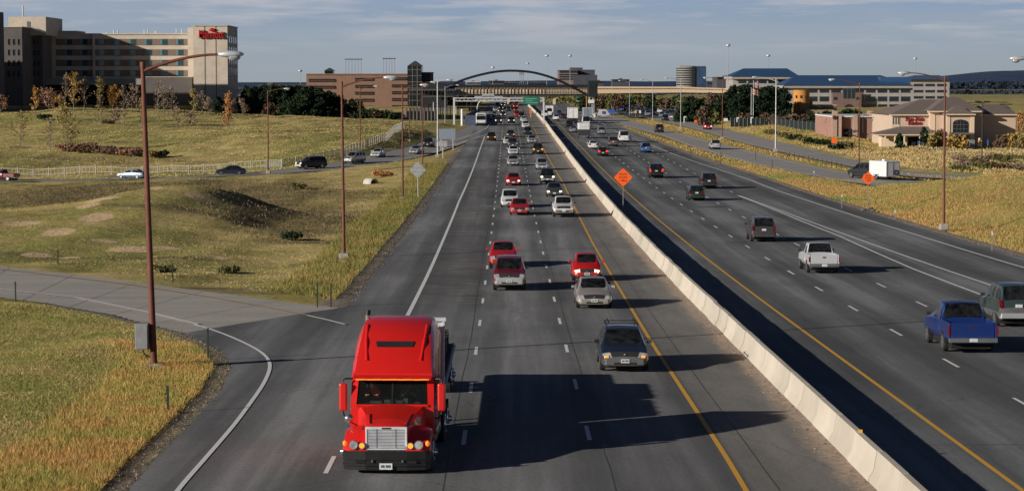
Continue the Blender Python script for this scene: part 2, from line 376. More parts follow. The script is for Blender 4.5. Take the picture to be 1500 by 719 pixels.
# distant wooded bluffs on the right
GZ += smoothstep(3500, 5200, GY)*(1-smoothstep(7000, 9000, GY))*smoothstep(.14, .22, GX/np.maximum(GY, 1))*(26+9*np.sin(GX*.004)+5*np.sin(GX*.013+1))
GZ += smoothstep(4500, 6500, GY)*(1-smoothstep(8000, 9500, GY))*(11+4*np.sin(GX*.003+2)+2*np.sin(GX*.011))*smoothstep(-.3, .3, GX/np.maximum(GY, 1))
GZ -= smoothstep(9000, 20000, GY)*40
d_ = GX-A(GY); sideL = -6.7-d_; sideR = d_-edge_R(GY)
dirt = np.maximum(smoothstep(-1, 0, sideL)*(1-smoothstep(.8, 2.4, sideL)), smoothstep(-1, 0, sideR)*(1-smoothstep(.8, 2.6, sideR)))
dirt = np.where(GY < 600, dirt, 0)
rm = ramp_mask(GX, GY); dirt = np.maximum(dirt, smoothstep(.66, .74, rm)*(GY < 112)*.9)
gold = np.maximum(smoothstep(.5, 2, sideR)*(1-smoothstep(9, 18, sideR)), smoothstep(.5, 2, sideL)*(1-smoothstep(2, 5, sideL)))*(GY > 112)*(GY < 620)*.9
gold = np.maximum(gold, smoothstep(.02, .3, rm)*.8*(GX < -8)*(GY < 95))
green = smoothstep(0, 1, 1-np.hypot((GX-52)/9, (GY-600)/34))*1.0
gold = gold*(1-dirt)
col = np.stack([dirt, gold, green], 2).reshape(-1, 3)
nr, nc = GX.shape; idx = np.arange(nr*nc).reshape(nr, nc)
fc = np.stack([idx[:-1, :-1], idx[:-1, 1:], idx[1:, 1:], idx[1:, :-1]], 2).reshape(-1, 4)
brn = np.zeros(GX.shape)
def blob(px, py, Y, rx, ry, amt=1.0, rot=0.0):
    global brn
    cx = (px-750)/F*Y; dx = GX-cx; dy = GY-Y; brn = np.maximum(brn, amt*(1-smoothstep(.55, 1.0, np.hypot(dx/rx, dy/ry))))
for a in [(250,262,248,26,46,1.0),(350,262,245,14,40,1.0),(100,272,262,22,30,.7),(440,300,200,7.5,34,1.0),(380,300,205,8,22,.7),(455,330,182,4.5,14,.8),(330,300,205,9,10,.5),(200,235,392,30,4,.6),(60,222,402,22,5,.9),(180,228,398,18,5,.7),(480,190,470,12,22,.35),(640,200,470,8,30,.4)]: blob(*a)  # brown scrub, plus blobs that darken the mound's shaded east slope
snd = np.zeros(GX.shape)
for px, py, Y, rx, ry in [(85,325,164,2.0,1.3),(140,313,172,2.2,1.5),(128,305,178,1.6,1.0),(52,357,150,1.7,.9),(100,357,150,1.4,.8),(290,301,185,2.2,1.0),(225,300,188,1.6,.8),(322,352,152,1.2,.6),(150,330,160,1.5,.7),(30,318,170,2.5,1.2),(190,344,156,3,1.0),(150,300,181,2.5,.7),(360,283,210,3,2),(240,340,158,2,.7)]:
    cx = (px-750)/F*Y; snd = np.maximum(snd, 1-smoothstep(.2, 1.0, np.hypot((GX-cx)/rx, (GY-Y)/(ry*2.6))))
col2 = np.stack([brn, snd, brn*0], 2).reshape(-1, 3)
TM = terrain_mat()
g = fastmesh('ground', np.stack([GX, GY, GZ], 2).reshape(-1, 3), fc, TM, True, col); tag(g, kind='structure')
ca2 = g.data.color_attributes.new('patch', 'FLOAT_COLOR', 'POINT'); c4_ = np.ones((len(col2), 4), dtype=np.float32); c4_[:, :3] = col2; ca2.data.foreach_set('color', c4_.ravel())
# dark wood colour for the bluffs, with blue distance haze painted in
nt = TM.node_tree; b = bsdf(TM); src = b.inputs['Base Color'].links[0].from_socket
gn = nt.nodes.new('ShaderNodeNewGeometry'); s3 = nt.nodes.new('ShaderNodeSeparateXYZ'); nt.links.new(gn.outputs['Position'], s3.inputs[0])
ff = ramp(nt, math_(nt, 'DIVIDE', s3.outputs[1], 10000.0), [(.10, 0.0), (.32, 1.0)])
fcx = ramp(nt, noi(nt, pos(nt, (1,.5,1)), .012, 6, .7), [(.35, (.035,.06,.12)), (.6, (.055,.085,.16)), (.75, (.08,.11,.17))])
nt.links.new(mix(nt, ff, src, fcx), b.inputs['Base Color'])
# ================================================================== ROADS
def road_mat(name, base, lane0=None, dark=0.0):
    m = bpy.data.materials.new(name); m.use_nodes = True; nt = m.node_tree; b = bsdf(m)
    p = pos(nt); streak = noi(nt, pos(nt, (1.0, .022, 1)), 1.3, 5, .6); blot = noi(nt, pos(nt, (1, .35, 1)), .12, 5, .6); fine = noi(nt, p, 9, 5, .7)
    f = math_(nt, 'ADD', math_(nt, 'MULTIPLY', streak, .9), math_(nt, 'MULTIPLY', blot, .8))
    c = ramp(nt, f, [(.55, tuple(x*.66 for x in base)), (.85, base), (1.15, tuple(x*1.35 for x in base))])
    g = nt.nodes.new('ShaderNodeNewGeometry'); s = nt.nodes.new('ShaderNodeSeparateXYZ'); nt.links.new(g.outputs['Position'], s.inputs[0])
    # coordinate across the road, from line A
    d = math_(nt, 'ADD', s.outputs[0], math_(nt, 'ADD', math_(nt, 'MULTIPLY', s.outputs[1], .0018), 1.28))
    if lane0 is not None:
        # oil-darkened centre of each lane and paler wheel paths
        w_ = math_(nt, 'COSINE', math_(nt, 'MULTIPLY', math_(nt, 'SUBTRACT', d, lane0), 2*PI/3.72))
        c = mix(nt, 1.0, c, ramp(nt, math_(nt, 'ADD', math_(nt, 'MULTIPLY', w_, .35), math_(nt, 'MULTIPLY', blot, 1.0)), [(.15, .68), (.9, 1.15)]), 'MULTIPLY')
    # transverse rough grooving in the left lane
    ys = ramp(nt, math_(nt, 'DIVIDE', s.outputs[1], 1000.0), [(.108, 0.0), (.118, 1.0), (.30, 1.0), (.36, 0.0)])
    xs = math_(nt, 'MULTIPLY', math_(nt, 'GREATER_THAN', d, -3.5), math_(nt, 'LESS_THAN', d, -.12))
    gv = noi(nt, pos(nt, (.12, 1.0, 1)), 2.4, 4, .75)
    gm = math_(nt, 'MULTIPLY', ys, xs)
    c = mix(nt, math_(nt, 'MULTIPLY', gm, ramp(nt, gv, [(.42, 0.0), (.6, .8)])), c, (.07,.068,.064))
    c = mix(nt, math_(nt, 'MULTIPLY', gm, ramp(nt, gv, [(.30, .55), (.42, 0.0)])), c, (.36,.29,.20))
    # shoulder left of the barrier: paler and sandier
    sh = ramp(nt, math_(nt, 'DIVIDE', math_(nt, 'ADD', d, 0.0), 20.0), [(.37, 0.0), (.378, .6), (.52, .75), (.55, .8), (.56, 0.0)])
    c = mix(nt, sh, c, ramp(nt, noi(nt, pos(nt, (1, .2, 1)), .8, 6, .65), [(.3, (.17,.16,.145)), (.7, (.30,.275,.245))]))
    sand = math_(nt, 'ADD', math_(nt, 'DIVIDE', d, 20.0), math_(nt, 'MULTIPLY', noi(nt, pos(nt, (1, .3, 1)), 1.1, 6, .7), .07))
    c = mix(nt, ramp(nt, sand, [(.525, 0.0), (.545, .9), (.585, .9), (.59, 0.0)]), c, ramp(nt, noi(nt, p, 3, 6), [(.3, (.33,.25,.19)), (.7, (.52,.40,.31))]))
    c = mix(nt, 1.0, c, ramp(nt, fine, [(.25, .72), (.75, 1.28)]), 'MULTIPLY')
    v = nt.nodes.new('ShaderNodeTexVoronoi'); v.feature = 'DISTANCE_TO_EDGE'; v.inputs['Scale'].default_value = .085
    nv = nt.nodes.new('ShaderNodeTexNoise'); nv.inputs['Scale'].default_value = .6; nt.links.new(p, nv.inputs['Vector'])
    vv = nt.nodes.new('ShaderNodeVectorMath'); vv.operation = 'ADD'; nt.links.new(p, vv.inputs[0]); nt.links.new(nv.outputs['Color'], vv.inputs[1]); nt.links.new(vv.outputs[0], v.inputs['Vector'])
    c = mix(nt, ramp(nt, v.outputs['Distance'], [(.0, .35), (.003, 0.0)]), c, (.03,.03,.03))
    nt.links.new(c, b.inputs['Base Color']); b.inputs['Roughness'].default_value = .88; b.inputs['Specular IOR Level'].default_value = .25
    bump(nt, b, fine, .35, .02)
    return m
ASPH = road_mat('worn_asphalt', (.190,.190,.190), -1.83)
ASPHR = road_mat('dark_asphalt', (.165,.166,.167), 16.3)
def simple_road(name, a, bcol):
    m = bpy.data.materials.new(name); m.use_nodes = True; nt = m.node_tree; b = bsdf(m); p = pos(nt)
    c = ramp(nt, noi(nt, pos(nt, (.2, 1, 1)), .35, 6, .65), [(.3, a), (.7, bcol)]); c = mix(nt, 1.0, c, ramp(nt, noi(nt, p, 7, 5, .7), [(.25, .75), (.75, 1.25)]), 'MULTIPLY')
    nt.links.new(c, b.inputs['Base Color']); b.inputs['Roughness'].default_value = .9; bump(nt, b, noi(nt, p, 9, 4), .3, .02); return m
CONC = simple_road('concrete_paving', (.33,.30,.265), (.47,.43,.385)); RAMPM = simple_road('ramp_asphalt', (.19,.185,.175), (.28,.265,.25)); CAP = simple_road('pale_asphalt', (.27,.25,.235), (.38,.355,.33))
def paintmat(name, col, wear=.45):
    m = bpy.data.materials.new(name); m.use_nodes = True; nt = m.node_tree; b = bsdf(m); n = noi(nt, pos(nt, (1, .6, 1)), 3.5, 7, .75)
    nt.links.new(mix(nt, ramp(nt, n, [(wear-.06, 1.0), (wear+.04, 0.0)]), tuple(col), tuple(x*.3+.10 for x in col)), b.inputs['Base Color']); b.inputs['Roughness'].default_value = .7; return m
WHT = paintmat('road_paint_white', (.80,.80,.78), .30); YEL = paintmat('road_paint_yellow', (.72,.38,.04), .36); TAR = mat('tar_joint', (.06,.06,.06), .7)
YEL2 = paintmat('faded_yellow', (.55,.34,.12), .42)
def resample(pts, n):
    p = np.array([tuple(v)[:2] for v in pts], float); s = np.r_[0, np.cumsum(np.hypot(*(p[1:]-p[:-1]).T))]; t = np.linspace(0, s[-1], n)
    return np.stack([np.interp(t, s, p[:, 0]), np.interp(t, s, p[:, 1])], 1)
def sheet(name, Apts, Bpts, m, n=60, k=6, off=0.0, zf=None):
    a = resample(Apts, n); b_ = resample(Bpts, n); t = np.linspace(0, 1, k)[None, :, None]
    g = a[:, None]*(1-t)+b_[:, None]*t; X = g[..., 0]; Y = g[..., 1]; Z = (zr(Y) if zf is None else zf(X, Y))+off
    i = np.arange(n*k).reshape(n, k); f = np.stack([i[:-1, :-1], i[:-1, 1:], i[1:, 1:], i[1:, :-1]], 2).reshape(-1, 4)
    V = np.stack([X, Y, Z], 2).reshape(-1, 3)
    nrm = np.cross(V[f[0][1]]-V[f[0][0]], V[f[0][3]]-V[f[0][0]])
    if nrm[2] < 0: f = f[:, ::-1]
    return tag(fastmesh(name, V, f, m), kind='structure')
def dline(d, Y0, Y1, n=None, df=None):
    Ys = np.linspace(Y0, Y1, n or int(abs(Y1-Y0)/8)+2); return [((float(A(y))+(d if df is None else float(df(y)))), y) for y in Ys]
YL = np.r_[np.arange(-150, 700, 8), np.arange(700, 1500, 25)]
sheet('freeway_left_carriageway', [(float(A(y))-6.7, y) for y in YL], [(float(A(y))+11.0, y) for y in YL], ASPH, 260, 8)
sheet('freeway_right_carriageway', [(float(A(y))+11.0, y) for y in YL], [(float(A(y))+float(edge_R(y)), y) for y in YL], ASPHR, 260, 10)
mr = [(float(A(y))-6.7, y) for y in np.linspace(20, 111, 30)]
sheet('merge_pavement', R1lowW, mr, ASPH, 60, 10)
sheet('on_ramp_pavement', R1lowBW, [Vector((float(A(111))-6.75, 111, 0))]+R1upW, CONC, 50, 8)
EXM = RAMPM
def exz(X, Y): return polydist(X, Y, EX)[1]
def offset_poly(PL, dist):
    p = np.array(PL)[:, :2]; t = np.gradient(p, axis=0); t /= np.hypot(t[:, 0], t[:, 1])[:, None]; return p+np.stack([-t[:, 1], t[:, 0]], 1)*dist
EXd = np.stack([np.interp(np.linspace(0, 1, 40), np.linspace(0, 1, len(EX)), EX[:, i]) for i in range(3)], 1)
for _ in range(6): EXd[1:-1] = (EXd[:-2]+EXd[1:-1]*2+EXd[2:])/4
EX = EXd.copy()
sheet('exit_road_pavement', offset_poly(EX, -4.6), offset_poly(EX, 4.6), RAMPM, 120, 5, .03, exz)
sheet('service_road_pavement', F1L, F1U, CAP, 80, 4, .012)
sheet('frontage_road_pavement', F2L, F2U, CAP, 80, 4, .02)
# ---- painted markings: one mesh per kind of line
class Marks:
    def __init__(s): s.v = []; s.f = []
    def line(s, pts, w, off=.006, n=None, zf=None):
        p = np.array([tuple(v)[:2] for v in pts], float)
        if n: p = resample(p, n)
        t = np.gradient(p, axis=0); t /= np.maximum(np.hypot(t[:, 0], t[:, 1]), 1e-9)[:, None]; q = np.stack([-t[:, 1], t[:, 0]], 1)*w/2
        l = p+q; r = p-q
        for i in range(len(p)):
            for a in (l[i], r[i]):
                z = float(zr(a[1])) if zf is None else float(zf(np.array([a[0]]), np.array([a[1]]))[0]); s.v.append((a[0], a[1], z+off))
        b0 = len(s.v)-2*len(p)
        for i in range(len(p)-1): s.f.append((b0+2*i, b0+2*i+1, b0+2*i+3, b0+2*i+2))
    def build(s, name, m): return tag(fastmesh(name, s.v, s.f, m), kind='structure')
mw = Marks(); dash0 = onroad(861.3, 633.4).y
def dashes(d, Y0, Y1, ph=0.0, w=.13):
    k0 = math.ceil((Y0-dash0-ph)/12.19)
    y = dash0+ph+k0*12.19
    while y < Y1: mw.line(dline(d, y-1.5, y+1.5, 3), w if y < 300 else .18); y += 12.19
a0 = onroad(681.6, 640).y-dash0
dashes(0, 30, 900, a0); dashes(3.66, 30, 900); dashes(-3.54, 30, 84, onroad(481,680).y-dash0)
r1 = onroad(1394,531.3).y-dash0; r2 = onroad(1358,445.2).y-dash0
dashes(18.2, 30, 900, r1); dashes(22.0, 30, 900, r2); dashes(25.75, 238, 900, r2)
w_main = .16
mw.line([onroad(597,462), onroad(625,406), onroad(652,345), onroad(672,296), onroad(692,250), onroad(710,200)], .2, n=50)
mw.line(_pix([(0,425),(110,436.5),(220,459),(262,469.5),(290,476)]), .18, n=40, off=.06)
_c = np.array([tuple(v)[:2] for v in _pix([(285,475),(300,479),(325,487.5),(345,496),(363,504),(380,513),(390,520),(396,528),(397,537),(394,546),(385,565),(345,620),(300,672),(258,719)])+[Vector((-7.9, 40, 0)), Vector((-7.0, 20, 0))]]); _c = resample([tuple(v) for v in _c], 160)
for _ in range(25): _c[1:-1] = (_c[:-2]+_c[1:-1]*2+_c[2:])/4
mw.line([tuple(v) for v in _c], .14, off=.014)
mw.line(_pix([(-200,408),(0,425)]), .18, n=14, off=.07)
mw.line(_pix([(450,463),(475,468.5),(505,476)]), .15, n=8, off=.05)
mw.line(_pix([(1080,286),(1131,306),(1230,346),(1338,393.9),(1443,433.6),(1600,495)]), .16, n=60)
mw.line(_pix([(1083,286.5),(1150,311),(1240,344),(1452,417.7),(1600,468)]), .16, n=60)
mw.line(_pix([(1620,424),(1500,392),(1320,337),(1141,280),(1100,264),(980,223.5),(900,191.7),(860,181),(820,168)]), .17, n=120)
for y in np.arange(900, 1400, 60): pass
mw.line(dline(25.6, 560, 1300, 40), .2); mw.line(dline(-7, 640, 1300, 40), .18)
mw.line(_pix([(719,181),(712,189),(695.6,196.7),(659,207)]), .2, n=20, off=.05)
mw.line(_pix([(713.4,197.3),(680,207.5),(649,216.8)]), .2, n=20, off=.05)
e_in = offset_poly(EX, -4.1); e_out = offset_poly(EX, 4.1); 
mw.line(offset_poly(EX, 3.9)[4:], .16, .045, zf=exz)
for i in range(8, 36, 2): mw.line([EX[i, :2], EX[i, :2]*.7+EX[i+1, :2]*.3], .14, .045, n=2, zf=exz)
mw.line(resample(F1L, 60)*.93+resample(F1U, 60)*.07, .14, .025); mw.line(resample(F1L, 60)*.12+resample(F1U, 60)*.88, .14, .025)
mw.line(resample(F2L, 60)*.92+resample(F2U, 60)*.08, .12, .032)
mw.build('lane_markings_white', WHT)
my = Marks()
my.line([onroad(1098,726), onroad(1090,710), onroad(1024,607), onroad(960,510), onroad(900,410), onroad(866,352), onroad(845,310), onroad(825,268), onroad(808,240), onroad(793.5,214), onroad(785.8,195.6), onroad(778.5,182.3)], .15, n=90)
my.line([(float(A(20))+7.3, 20), tuple(onroad(1098,726))[:2]], .15, n=8)
my.line(dline(7.3, 590, 1200, 40), .15); my.line(dline(14.25, 20, 1000), .15)
my.build('edge_line_yellow', YEL)
m3 = Marks(); m3.line(_pix([(-200,384),(0,395),(184,417),(300,435),(380,449),(450,463)]), .15, n=60, off=.06); m3.build('ramp_line_yellow', YEL2)
mt = Marks()
for px0, py0, px1, py1 in [(660,513,1090,487),(520,399,1050,394),(716,373,930,370),(1150,474,1490,462),(1000,330,1430,322)]:
    p0 = onroad(px0, py0); p1 = onroad(px1, py1); q = resample([p0, p1], 24); q[:, 1] += np.cumsum(rng.normal(0, .04, 24)); 
for k, y in enumerate([46, 95, 133, 161, 214, 262]):
    q = np.array([(x, y+.12*(x+8)/8) for x in np.linspace(float(A(y))-6.3, float(A(y))+10.2, 30)]); q[:, 1] += np.cumsum(rng.normal(0, .03, 30)); mt.line(q, .05, .003)
for k, y in enumerate([64, 104, 139, 170, 201, 240]):
    q = np.array([(x, y+.1*(x-10)/8) for x in np.linspace(float(A(y))+11.6, float(A(y))+34, 30)]); q[:, 1] += np.cumsum(rng.normal(0, .03, 30)); mt.line(q, .05, .003)
for d in (4.05, -.35, 18.75, 8.1, 22.5):
    q = np.array(dline(d, 25, 420, 160)); q[:, 0] += np.cumsum(rng.normal(0, .012, 160)); mt.line(q, .028, .003)
for k in range(7):
    t = .12+.13*k; a = resample(R1lowBW, 100)[int(t*99)]; b2 = resample([Vector((float(A(111))-6.75, 111, 0))]+R1upW, 100)[int(t*99)]; mt.line([a, (a+b2)/2, b2], .025, .012, n=12)
mt.build('sealed_cracks', TAR)
# ================================================================== BARRIER
BC = mat('barrier_concrete', (.58,.52,.43), .85, var=.09, scale=.5, bmp=.08); BC2 = mat('barrier_concrete_dark', (.51,.455,.375), .85, var=.12, scale=.6, bmp=.08)
bar = thing('concrete_barrier', 'long pale concrete median barrier between the two carriageways', 'barrier', (0,0,0))
prof = [(-.30,-.02),(-.30,.08),(-.17,.30),(-.085,.80),(.085,.80),(.17,.30),(.30,.08),(.30,-.02)]
def bar_seg(y0, y1, dc, m, jig=0.0, tilt=0.0):
    mb = MB(); vs = []; n = max(2, int((y1-y0)/12)+2)
    for y in np.linspace(y0, y1, n):
        x = float(A(y))+dc+jig; vs += [(x+a+tilt*z, y, float(zr(y))+z) for a, z in prof]
    fs = []
    for i in range(n-1):
        for k in range(7): fs.append((i*8+k, i*8+k+1, (i+1)*8+k+1, (i+1)*8+k))
    fs += [tuple(range(8)), tuple(range((n-1)*8, n*8))]
    mb.add(vs, fs, m); mb.build('barrier_segment', bar)
y = 18.0; k = 0
while y < 558:
    L = 3.6 if y < 150 else (7.2 if y < 300 else 20)
    bar_seg(y, min(y+L-(.07 if y < 200 else .03), 558), 10.9, BC if random.random() < .6 else BC2, random.uniform(-.025, .025) if y < 200 else 0, random.uniform(-.008, .008) if y < 200 else 0); y += L
y = 566.0
while y < 900: bar_seg(y, y+24.9, 10.9-(y-566)*.004, BC); y += 25
rf = MB(); rx = float(A(62))+10.9; rz = float(zr(62))+.8
rf.box((rx-.05, 60.9, rz), (rx+.05, 60.95, rz+.1), mat('reflector_amber', (.8,.45,.03), .4)).box((rx-.02, 60.95, rz), (rx+.02, 61.0, rz+.06), BC2); rf.build('reflector', bar)
# ================================================================== VEHICLES
GLASS = mat('car_glass', (.012,.013,.014), .12, var=.95, scale=3.2, spec=.35); TYRE = mat('tyre_rubber', (.018,.018,.018), .85, var=.2); RIM = mat('alloy_rim', (.45,.45,.46), .35, .8); DARKP = mat('black_plastic', (.022,.022,.024), .6)
CHROME = mat('chrome', (.62,.63,.65), .2, .9, var=.08); LAMPG = mat('lamp_glass', (.46,.47,.48), .12, .3, var=.5, scale=9); TAILR = mat('tail_lamp_red', (.17,.008,.008), .25, var=.3)
BRAKE = mat('brake_lamp_lit', (.8,.05,.02), .3, emis=(1,.06,.02), es=.7); HLIT = mat('headlamp_lit', (.9,.85,.7), .3, emis=(1,.82,.5), es=1.3); AMB = mat('turn_lamp_amber', (.85,.28,.02), .3, emis=(1,.35,.03), es=.9); PLATE = mat('number_plate_white', (.62,.64,.66), .5, var=.25, scale=14); PLTX = mat('plate_print', (.06,.12,.09), .6)
SKIN = mat('skin', (.42,.22,.14), .6); GREYP = mat('grey_cladding', (.11,.11,.115), .6); UNDER = mat('underbody', (.008,.008,.008), .9)
T = {}
T['sedan'] = dict(L=4.65, r=.31, wy=(.88, 3.62), st=[(0,.24,.60,.72,.46,.70,.51,.64,.74),(.14,.20,.72,.83,.63,.80,.70,.72,.74),(.55,.20,.78,.87,.72,.84,.80,.74,.7),(1.32,.20,.80,.88,.86,.84,.94,.76,.9),(2.05,.20,.80,.88,.91,.82,1.38,.60,.92),(2.62,.20,.80,.88,.92,.82,1.42,.60,.92),(2.70,.20,.80,.88,.92,.82,1.42,.60,.92),(3.45,.20,.80,.88,.93,.82,1.38,.59,.92),(4.02,.22,.80,.87,.94,.80,1.03,.70,.9),(4.52,.24,.78,.85,.90,.78,.98,.70,.6),(4.65,.32,.68,.78,.62,.76,.68,.68,.6)], A=3, top=4, pil=[5], R=7, tail=9)
T['suv'] = dict(L=4.65, r=.37, wy=(.88, 3.70), st=[(0,.36,.62,.76,.68,.76,.74,.70,.74),(.12,.30,.75,.86,.88,.85,.95,.78,.74),(.5,.3,.8,.89,.96,.87,1.03,.78,.7),(1.25,.3,.8,.89,1.04,.87,1.12,.79,.92),(1.85,.3,.8,.89,1.08,.86,1.68,.66,.94),(2.55,.3,.8,.89,1.09,.86,1.75,.68,.94),(2.63,.3,.8,.89,1.09,.86,1.75,.68,.94),(3.45,.3,.8,.89,1.10,.86,1.75,.68,.94),(3.55,.3,.8,.89,1.10,.86,1.75,.68,.94),(4.32,.3,.8,.88,1.11,.85,1.71,.68,.94),(4.55,.32,.8,.87,1.05,.84,1.13,.80,.84),(4.65,.42,.72,.83,.78,.81,.82,.80,.80)], A=3, top=4, pil=[5,7], R=9, tail=10)
T['wagon'] = dict(L=4.75, r=.33, wy=(.92, 3.68), st=[(0,.27,.60,.74,.55,.72,.60,.66,.70),(.14,.22,.72,.84,.71,.81,.78,.73,.72),(.55,.22,.78,.88,.79,.84,.87,.75,.7),(1.32,.22,.80,.88,.90,.84,.98,.76,.9),(2.0,.22,.80,.88,.94,.83,1.46,.62,.92),(2.6,.22,.80,.88,.95,.83,1.52,.62,.92),(2.68,.22,.80,.88,.95,.83,1.52,.62,.92),(3.4,.22,.80,.88,.96,.83,1.51,.62,.92),(3.48,.22,.80,.88,.96,.83,1.51,.62,.92),(4.2,.23,.80,.87,.97,.82,1.46,.61,.92),(4.62,.26,.78,.85,.92,.80,.99,.74,.8),(4.75,.34,.70,.80,.66,.78,.71,.76,.74)], A=3, top=4, pil=[5,7], R=9, tail=10)
T['beetle'] = dict(L=4.1, r=.33, wy=(.82, 3.30), st=[(0,.26,.45,.62,.44,.60,.48,.50,.8),(.14,.22,.60,.80,.62,.74,.70,.52,.8),(.5,.2,.70,.87,.78,.80,.88,.58,.7),(1.05,.2,.76,.87,.88,.82,1.0,.68,.88),(1.75,.2,.80,.86,.93,.81,1.44,.56,.9),(2.3,.2,.80,.86,.94,.81,1.50,.57,.9),(2.38,.2,.80,.86,.94,.81,1.50,.57,.9),(2.95,.2,.80,.87,.93,.81,1.42,.55,.9),(3.45,.22,.78,.86,.90,.78,1.08,.56,.9),(3.95,.24,.66,.78,.66,.70,.78,.52,.7),(4.1,.32,.5,.62,.46,.58,.5,.5,.7)], A=3, top=4, pil=[5], R=7, tail=9)
T['minivan'] = dict(L=4.9, r=.34, wy=(.9, 3.9), st=[(0,.27,.62,.76,.56,.76,.62,.70,.6),(.14,.22,.75,.88,.78,.85,.86,.78,.6),(.45,.22,.8,.92,.90,.90,.98,.80,.7),(1.05,.22,.8,.93,1.0,.91,1.10,.82,.92),(2.0,.22,.8,.93,1.04,.90,1.66,.70,.94),(2.5,.22,.8,.93,1.05,.90,1.74,.70,.94),(2.58,.22,.8,.93,1.05,.90,1.74,.70,.94),(3.7,.22,.8,.93,1.05,.90,1.73,.70,.94),(3.78,.22,.8,.93,1.05,.90,1.73,.70,.94),(4.6,.22,.8,.92,1.06,.89,1.68,.70,.94),(4.82,.28,.8,.90,1.0,.88,1.08,.84,.84),(4.9,.36,.72,.86,.70,.84,.75,.82,.80)], A=3, top=4, pil=[5,7], R=9, tail=10)
T['van'] = dict(L=5.3, r=.37, wy=(.85, 4.15), st=[(0,.32,.66,.84,.70,.84,.76,.78,.6),(.12,.28,.8,.96,.98,.94,1.06,.84,.6),(.4,.28,.85,.99,1.10,.97,1.18,.86,.7),(.75,.28,.85,1.0,1.16,.98,1.27,.88,.92),(1.4,.28,.85,1.0,1.2,.97,1.98,.78,.94),(2.1,.28,.85,1.0,1.2,.97,2.08,.80,.94),(2.18,.28,.85,1.0,1.2,.97,2.08,.80,.94),(5.0,.28,.85,1.0,1.2,.97,2.07,.80,.94),(5.22,.30,.85,.98,1.2,.96,1.26,.90,.9),(5.3,.4,.8,.94,.8,.93,.85,.90,.84)], A=3, top=4, pil=[5], R=7, tail=8, panel=True)
T['pickup'] = dict(L=5.4, r=.37, wy=(.90, 4.20), st=[(0,.40,.66,.78,.70,.78,.76,.72,.76),(.12,.36,.78,.90,.92,.88,.99,.80,.76),(.5,.36,.8,.94,1.02,.90,1.09,.80,.7),(1.35,.36,.8,.94,1.08,.90,1.16,.80,.92),(1.95,.36,.8,.94,1.10,.89,1.70,.66,.94),(2.55,.36,.8,.94,1.11,.89,1.77,.68,.94),(2.63,.36,.8,.94,1.11,.89,1.77,.68,.94),(3.25,.36,.8,.94,1.12,.89,1.74,.68,.94),(3.38,.36,.8,.94,1.12,.89,1.17,.84,.9)], A=3, top=4, pil=[5], R=7, tail=99)
SHELLS = {}
def make_shell(sp, lvl):
    """body shell lofted through cross-sections, smoothed, with a label per face"""
    st = sp['st']; rings = []; labs = ['body','low','headlight','grille','windscreen','rear_window','side_window','tail_light','roof','cap','cap_rear']
    for (yy, zb, wb, wm, zs, ws, zt, wt, k7) in st:
        p3 = (ws, zs); p6 = (wt, zt-.035)
        h = [(wb*.9, zb), (wb+.02, zb+.05), (wm+.01, zb+(zs-zb)*.42), p3, (p3[0]+(p6[0]-p3[0])*.08, p3[1]+(p6[1]-p3[1])*.08), (p3[0]+(p6[0]-p3[0])*.88, p3[1]+(p6[1]-p3[1])*.88), p6, (wt*k7, zt-.012), (wt*.42, zt+.012), (0, zt+.02)]
        rings.append([(-a, yy-sp['L']/2, b) for a, b in h]+[(a, yy-sp['L']/2, b) for a, b in reversed(h[:-1])])
    nr = 19; V = [p for r in rings for p in r]; Fc = []; mi = []; R = sp['R']; Ai = sp['A']; tail = sp['tail']
    for i in range(len(rings)-1):
        for k in range(nr-1):
            s = k if k < 9 else 17-k; lab = 'body'
            if s <= 1: lab = 'low'
            if i == 0 and 3 <= s <= 6: lab = 'headlight'
            elif i == 0 and s >= 7: lab = 'grille'
            elif i == Ai and s >= 7: lab = 'windscreen'
            elif i == R and s >= 7: lab = 'rear_window'
            elif Ai <= i <= R and s == 4 and i not in sp['pil'] and not (sp.get('panel') and i == 6): lab = 'side_window'
            elif i == tail and 3 <= s <= 6: lab = 'tail_light'
            elif Ai < i < R and s >= 6: lab = 'roof'
            Fc.append((i*nr+k, (i+1)*nr+k, (i+1)*nr+k+1, i*nr+k+1)); mi.append(labs.index(lab))
    n0 = (len(rings)-1)*nr
    for k in range(9):   # flat noses closed with strips
        a, b = k, 18-k
        for base, lab, flip in ((0, 'cap', 0), (n0, 'cap_rear', 1)):
            q = (base+a, base+a+1, base+b-1, base+b) if k < 8 else (base+8, base+9, base+10)
            Fc.append(tuple(reversed(q)) if flip else q); mi.append(labs.index(lab))
    me = bpy.data.meshes.new('shell'); me.from_pydata(V, [], Fc)
    for l in labs: me.materials.append(bpy.data.materials.get('dummy_'+l) or bpy.data.materials.new('dummy_'+l))
    me.polygons.foreach_set('material_index', mi)
    bm = bmesh.new(); bm.from_mesh(me); cl = bm.edges.layers.float.get('crease_edge') or bm.edges.layers.float.new('crease_edge')
    for e in bm.edges:
        if len(e.link_faces) == 2 and e.link_faces[0].material_index != e.link_faces[1].material_index: e[cl] = .55
    bmesh.ops.recalc_face_normals(bm, faces=bm.faces); bm.to_mesh(me); bm.free()
    o = bpy.data.objects.new('shell', me); COL.objects.link(o); o.modifiers.new('s', 'SUBSURF').levels = lvl
    bpy.context.view_layer.update(); m2 = bpy.data.meshes.new_from_object(o.evaluated_get(bpy.context.evaluated_depsgraph_get()))
    out = ([tuple(v.co) for v in m2.vertices], [(tuple(p.vertices), labs[p.material_index]) for p in m2.polygons])
    bpy.data.objects.remove(o); bpy.data.meshes.remove(me); bpy.data.meshes.remove(m2); return out
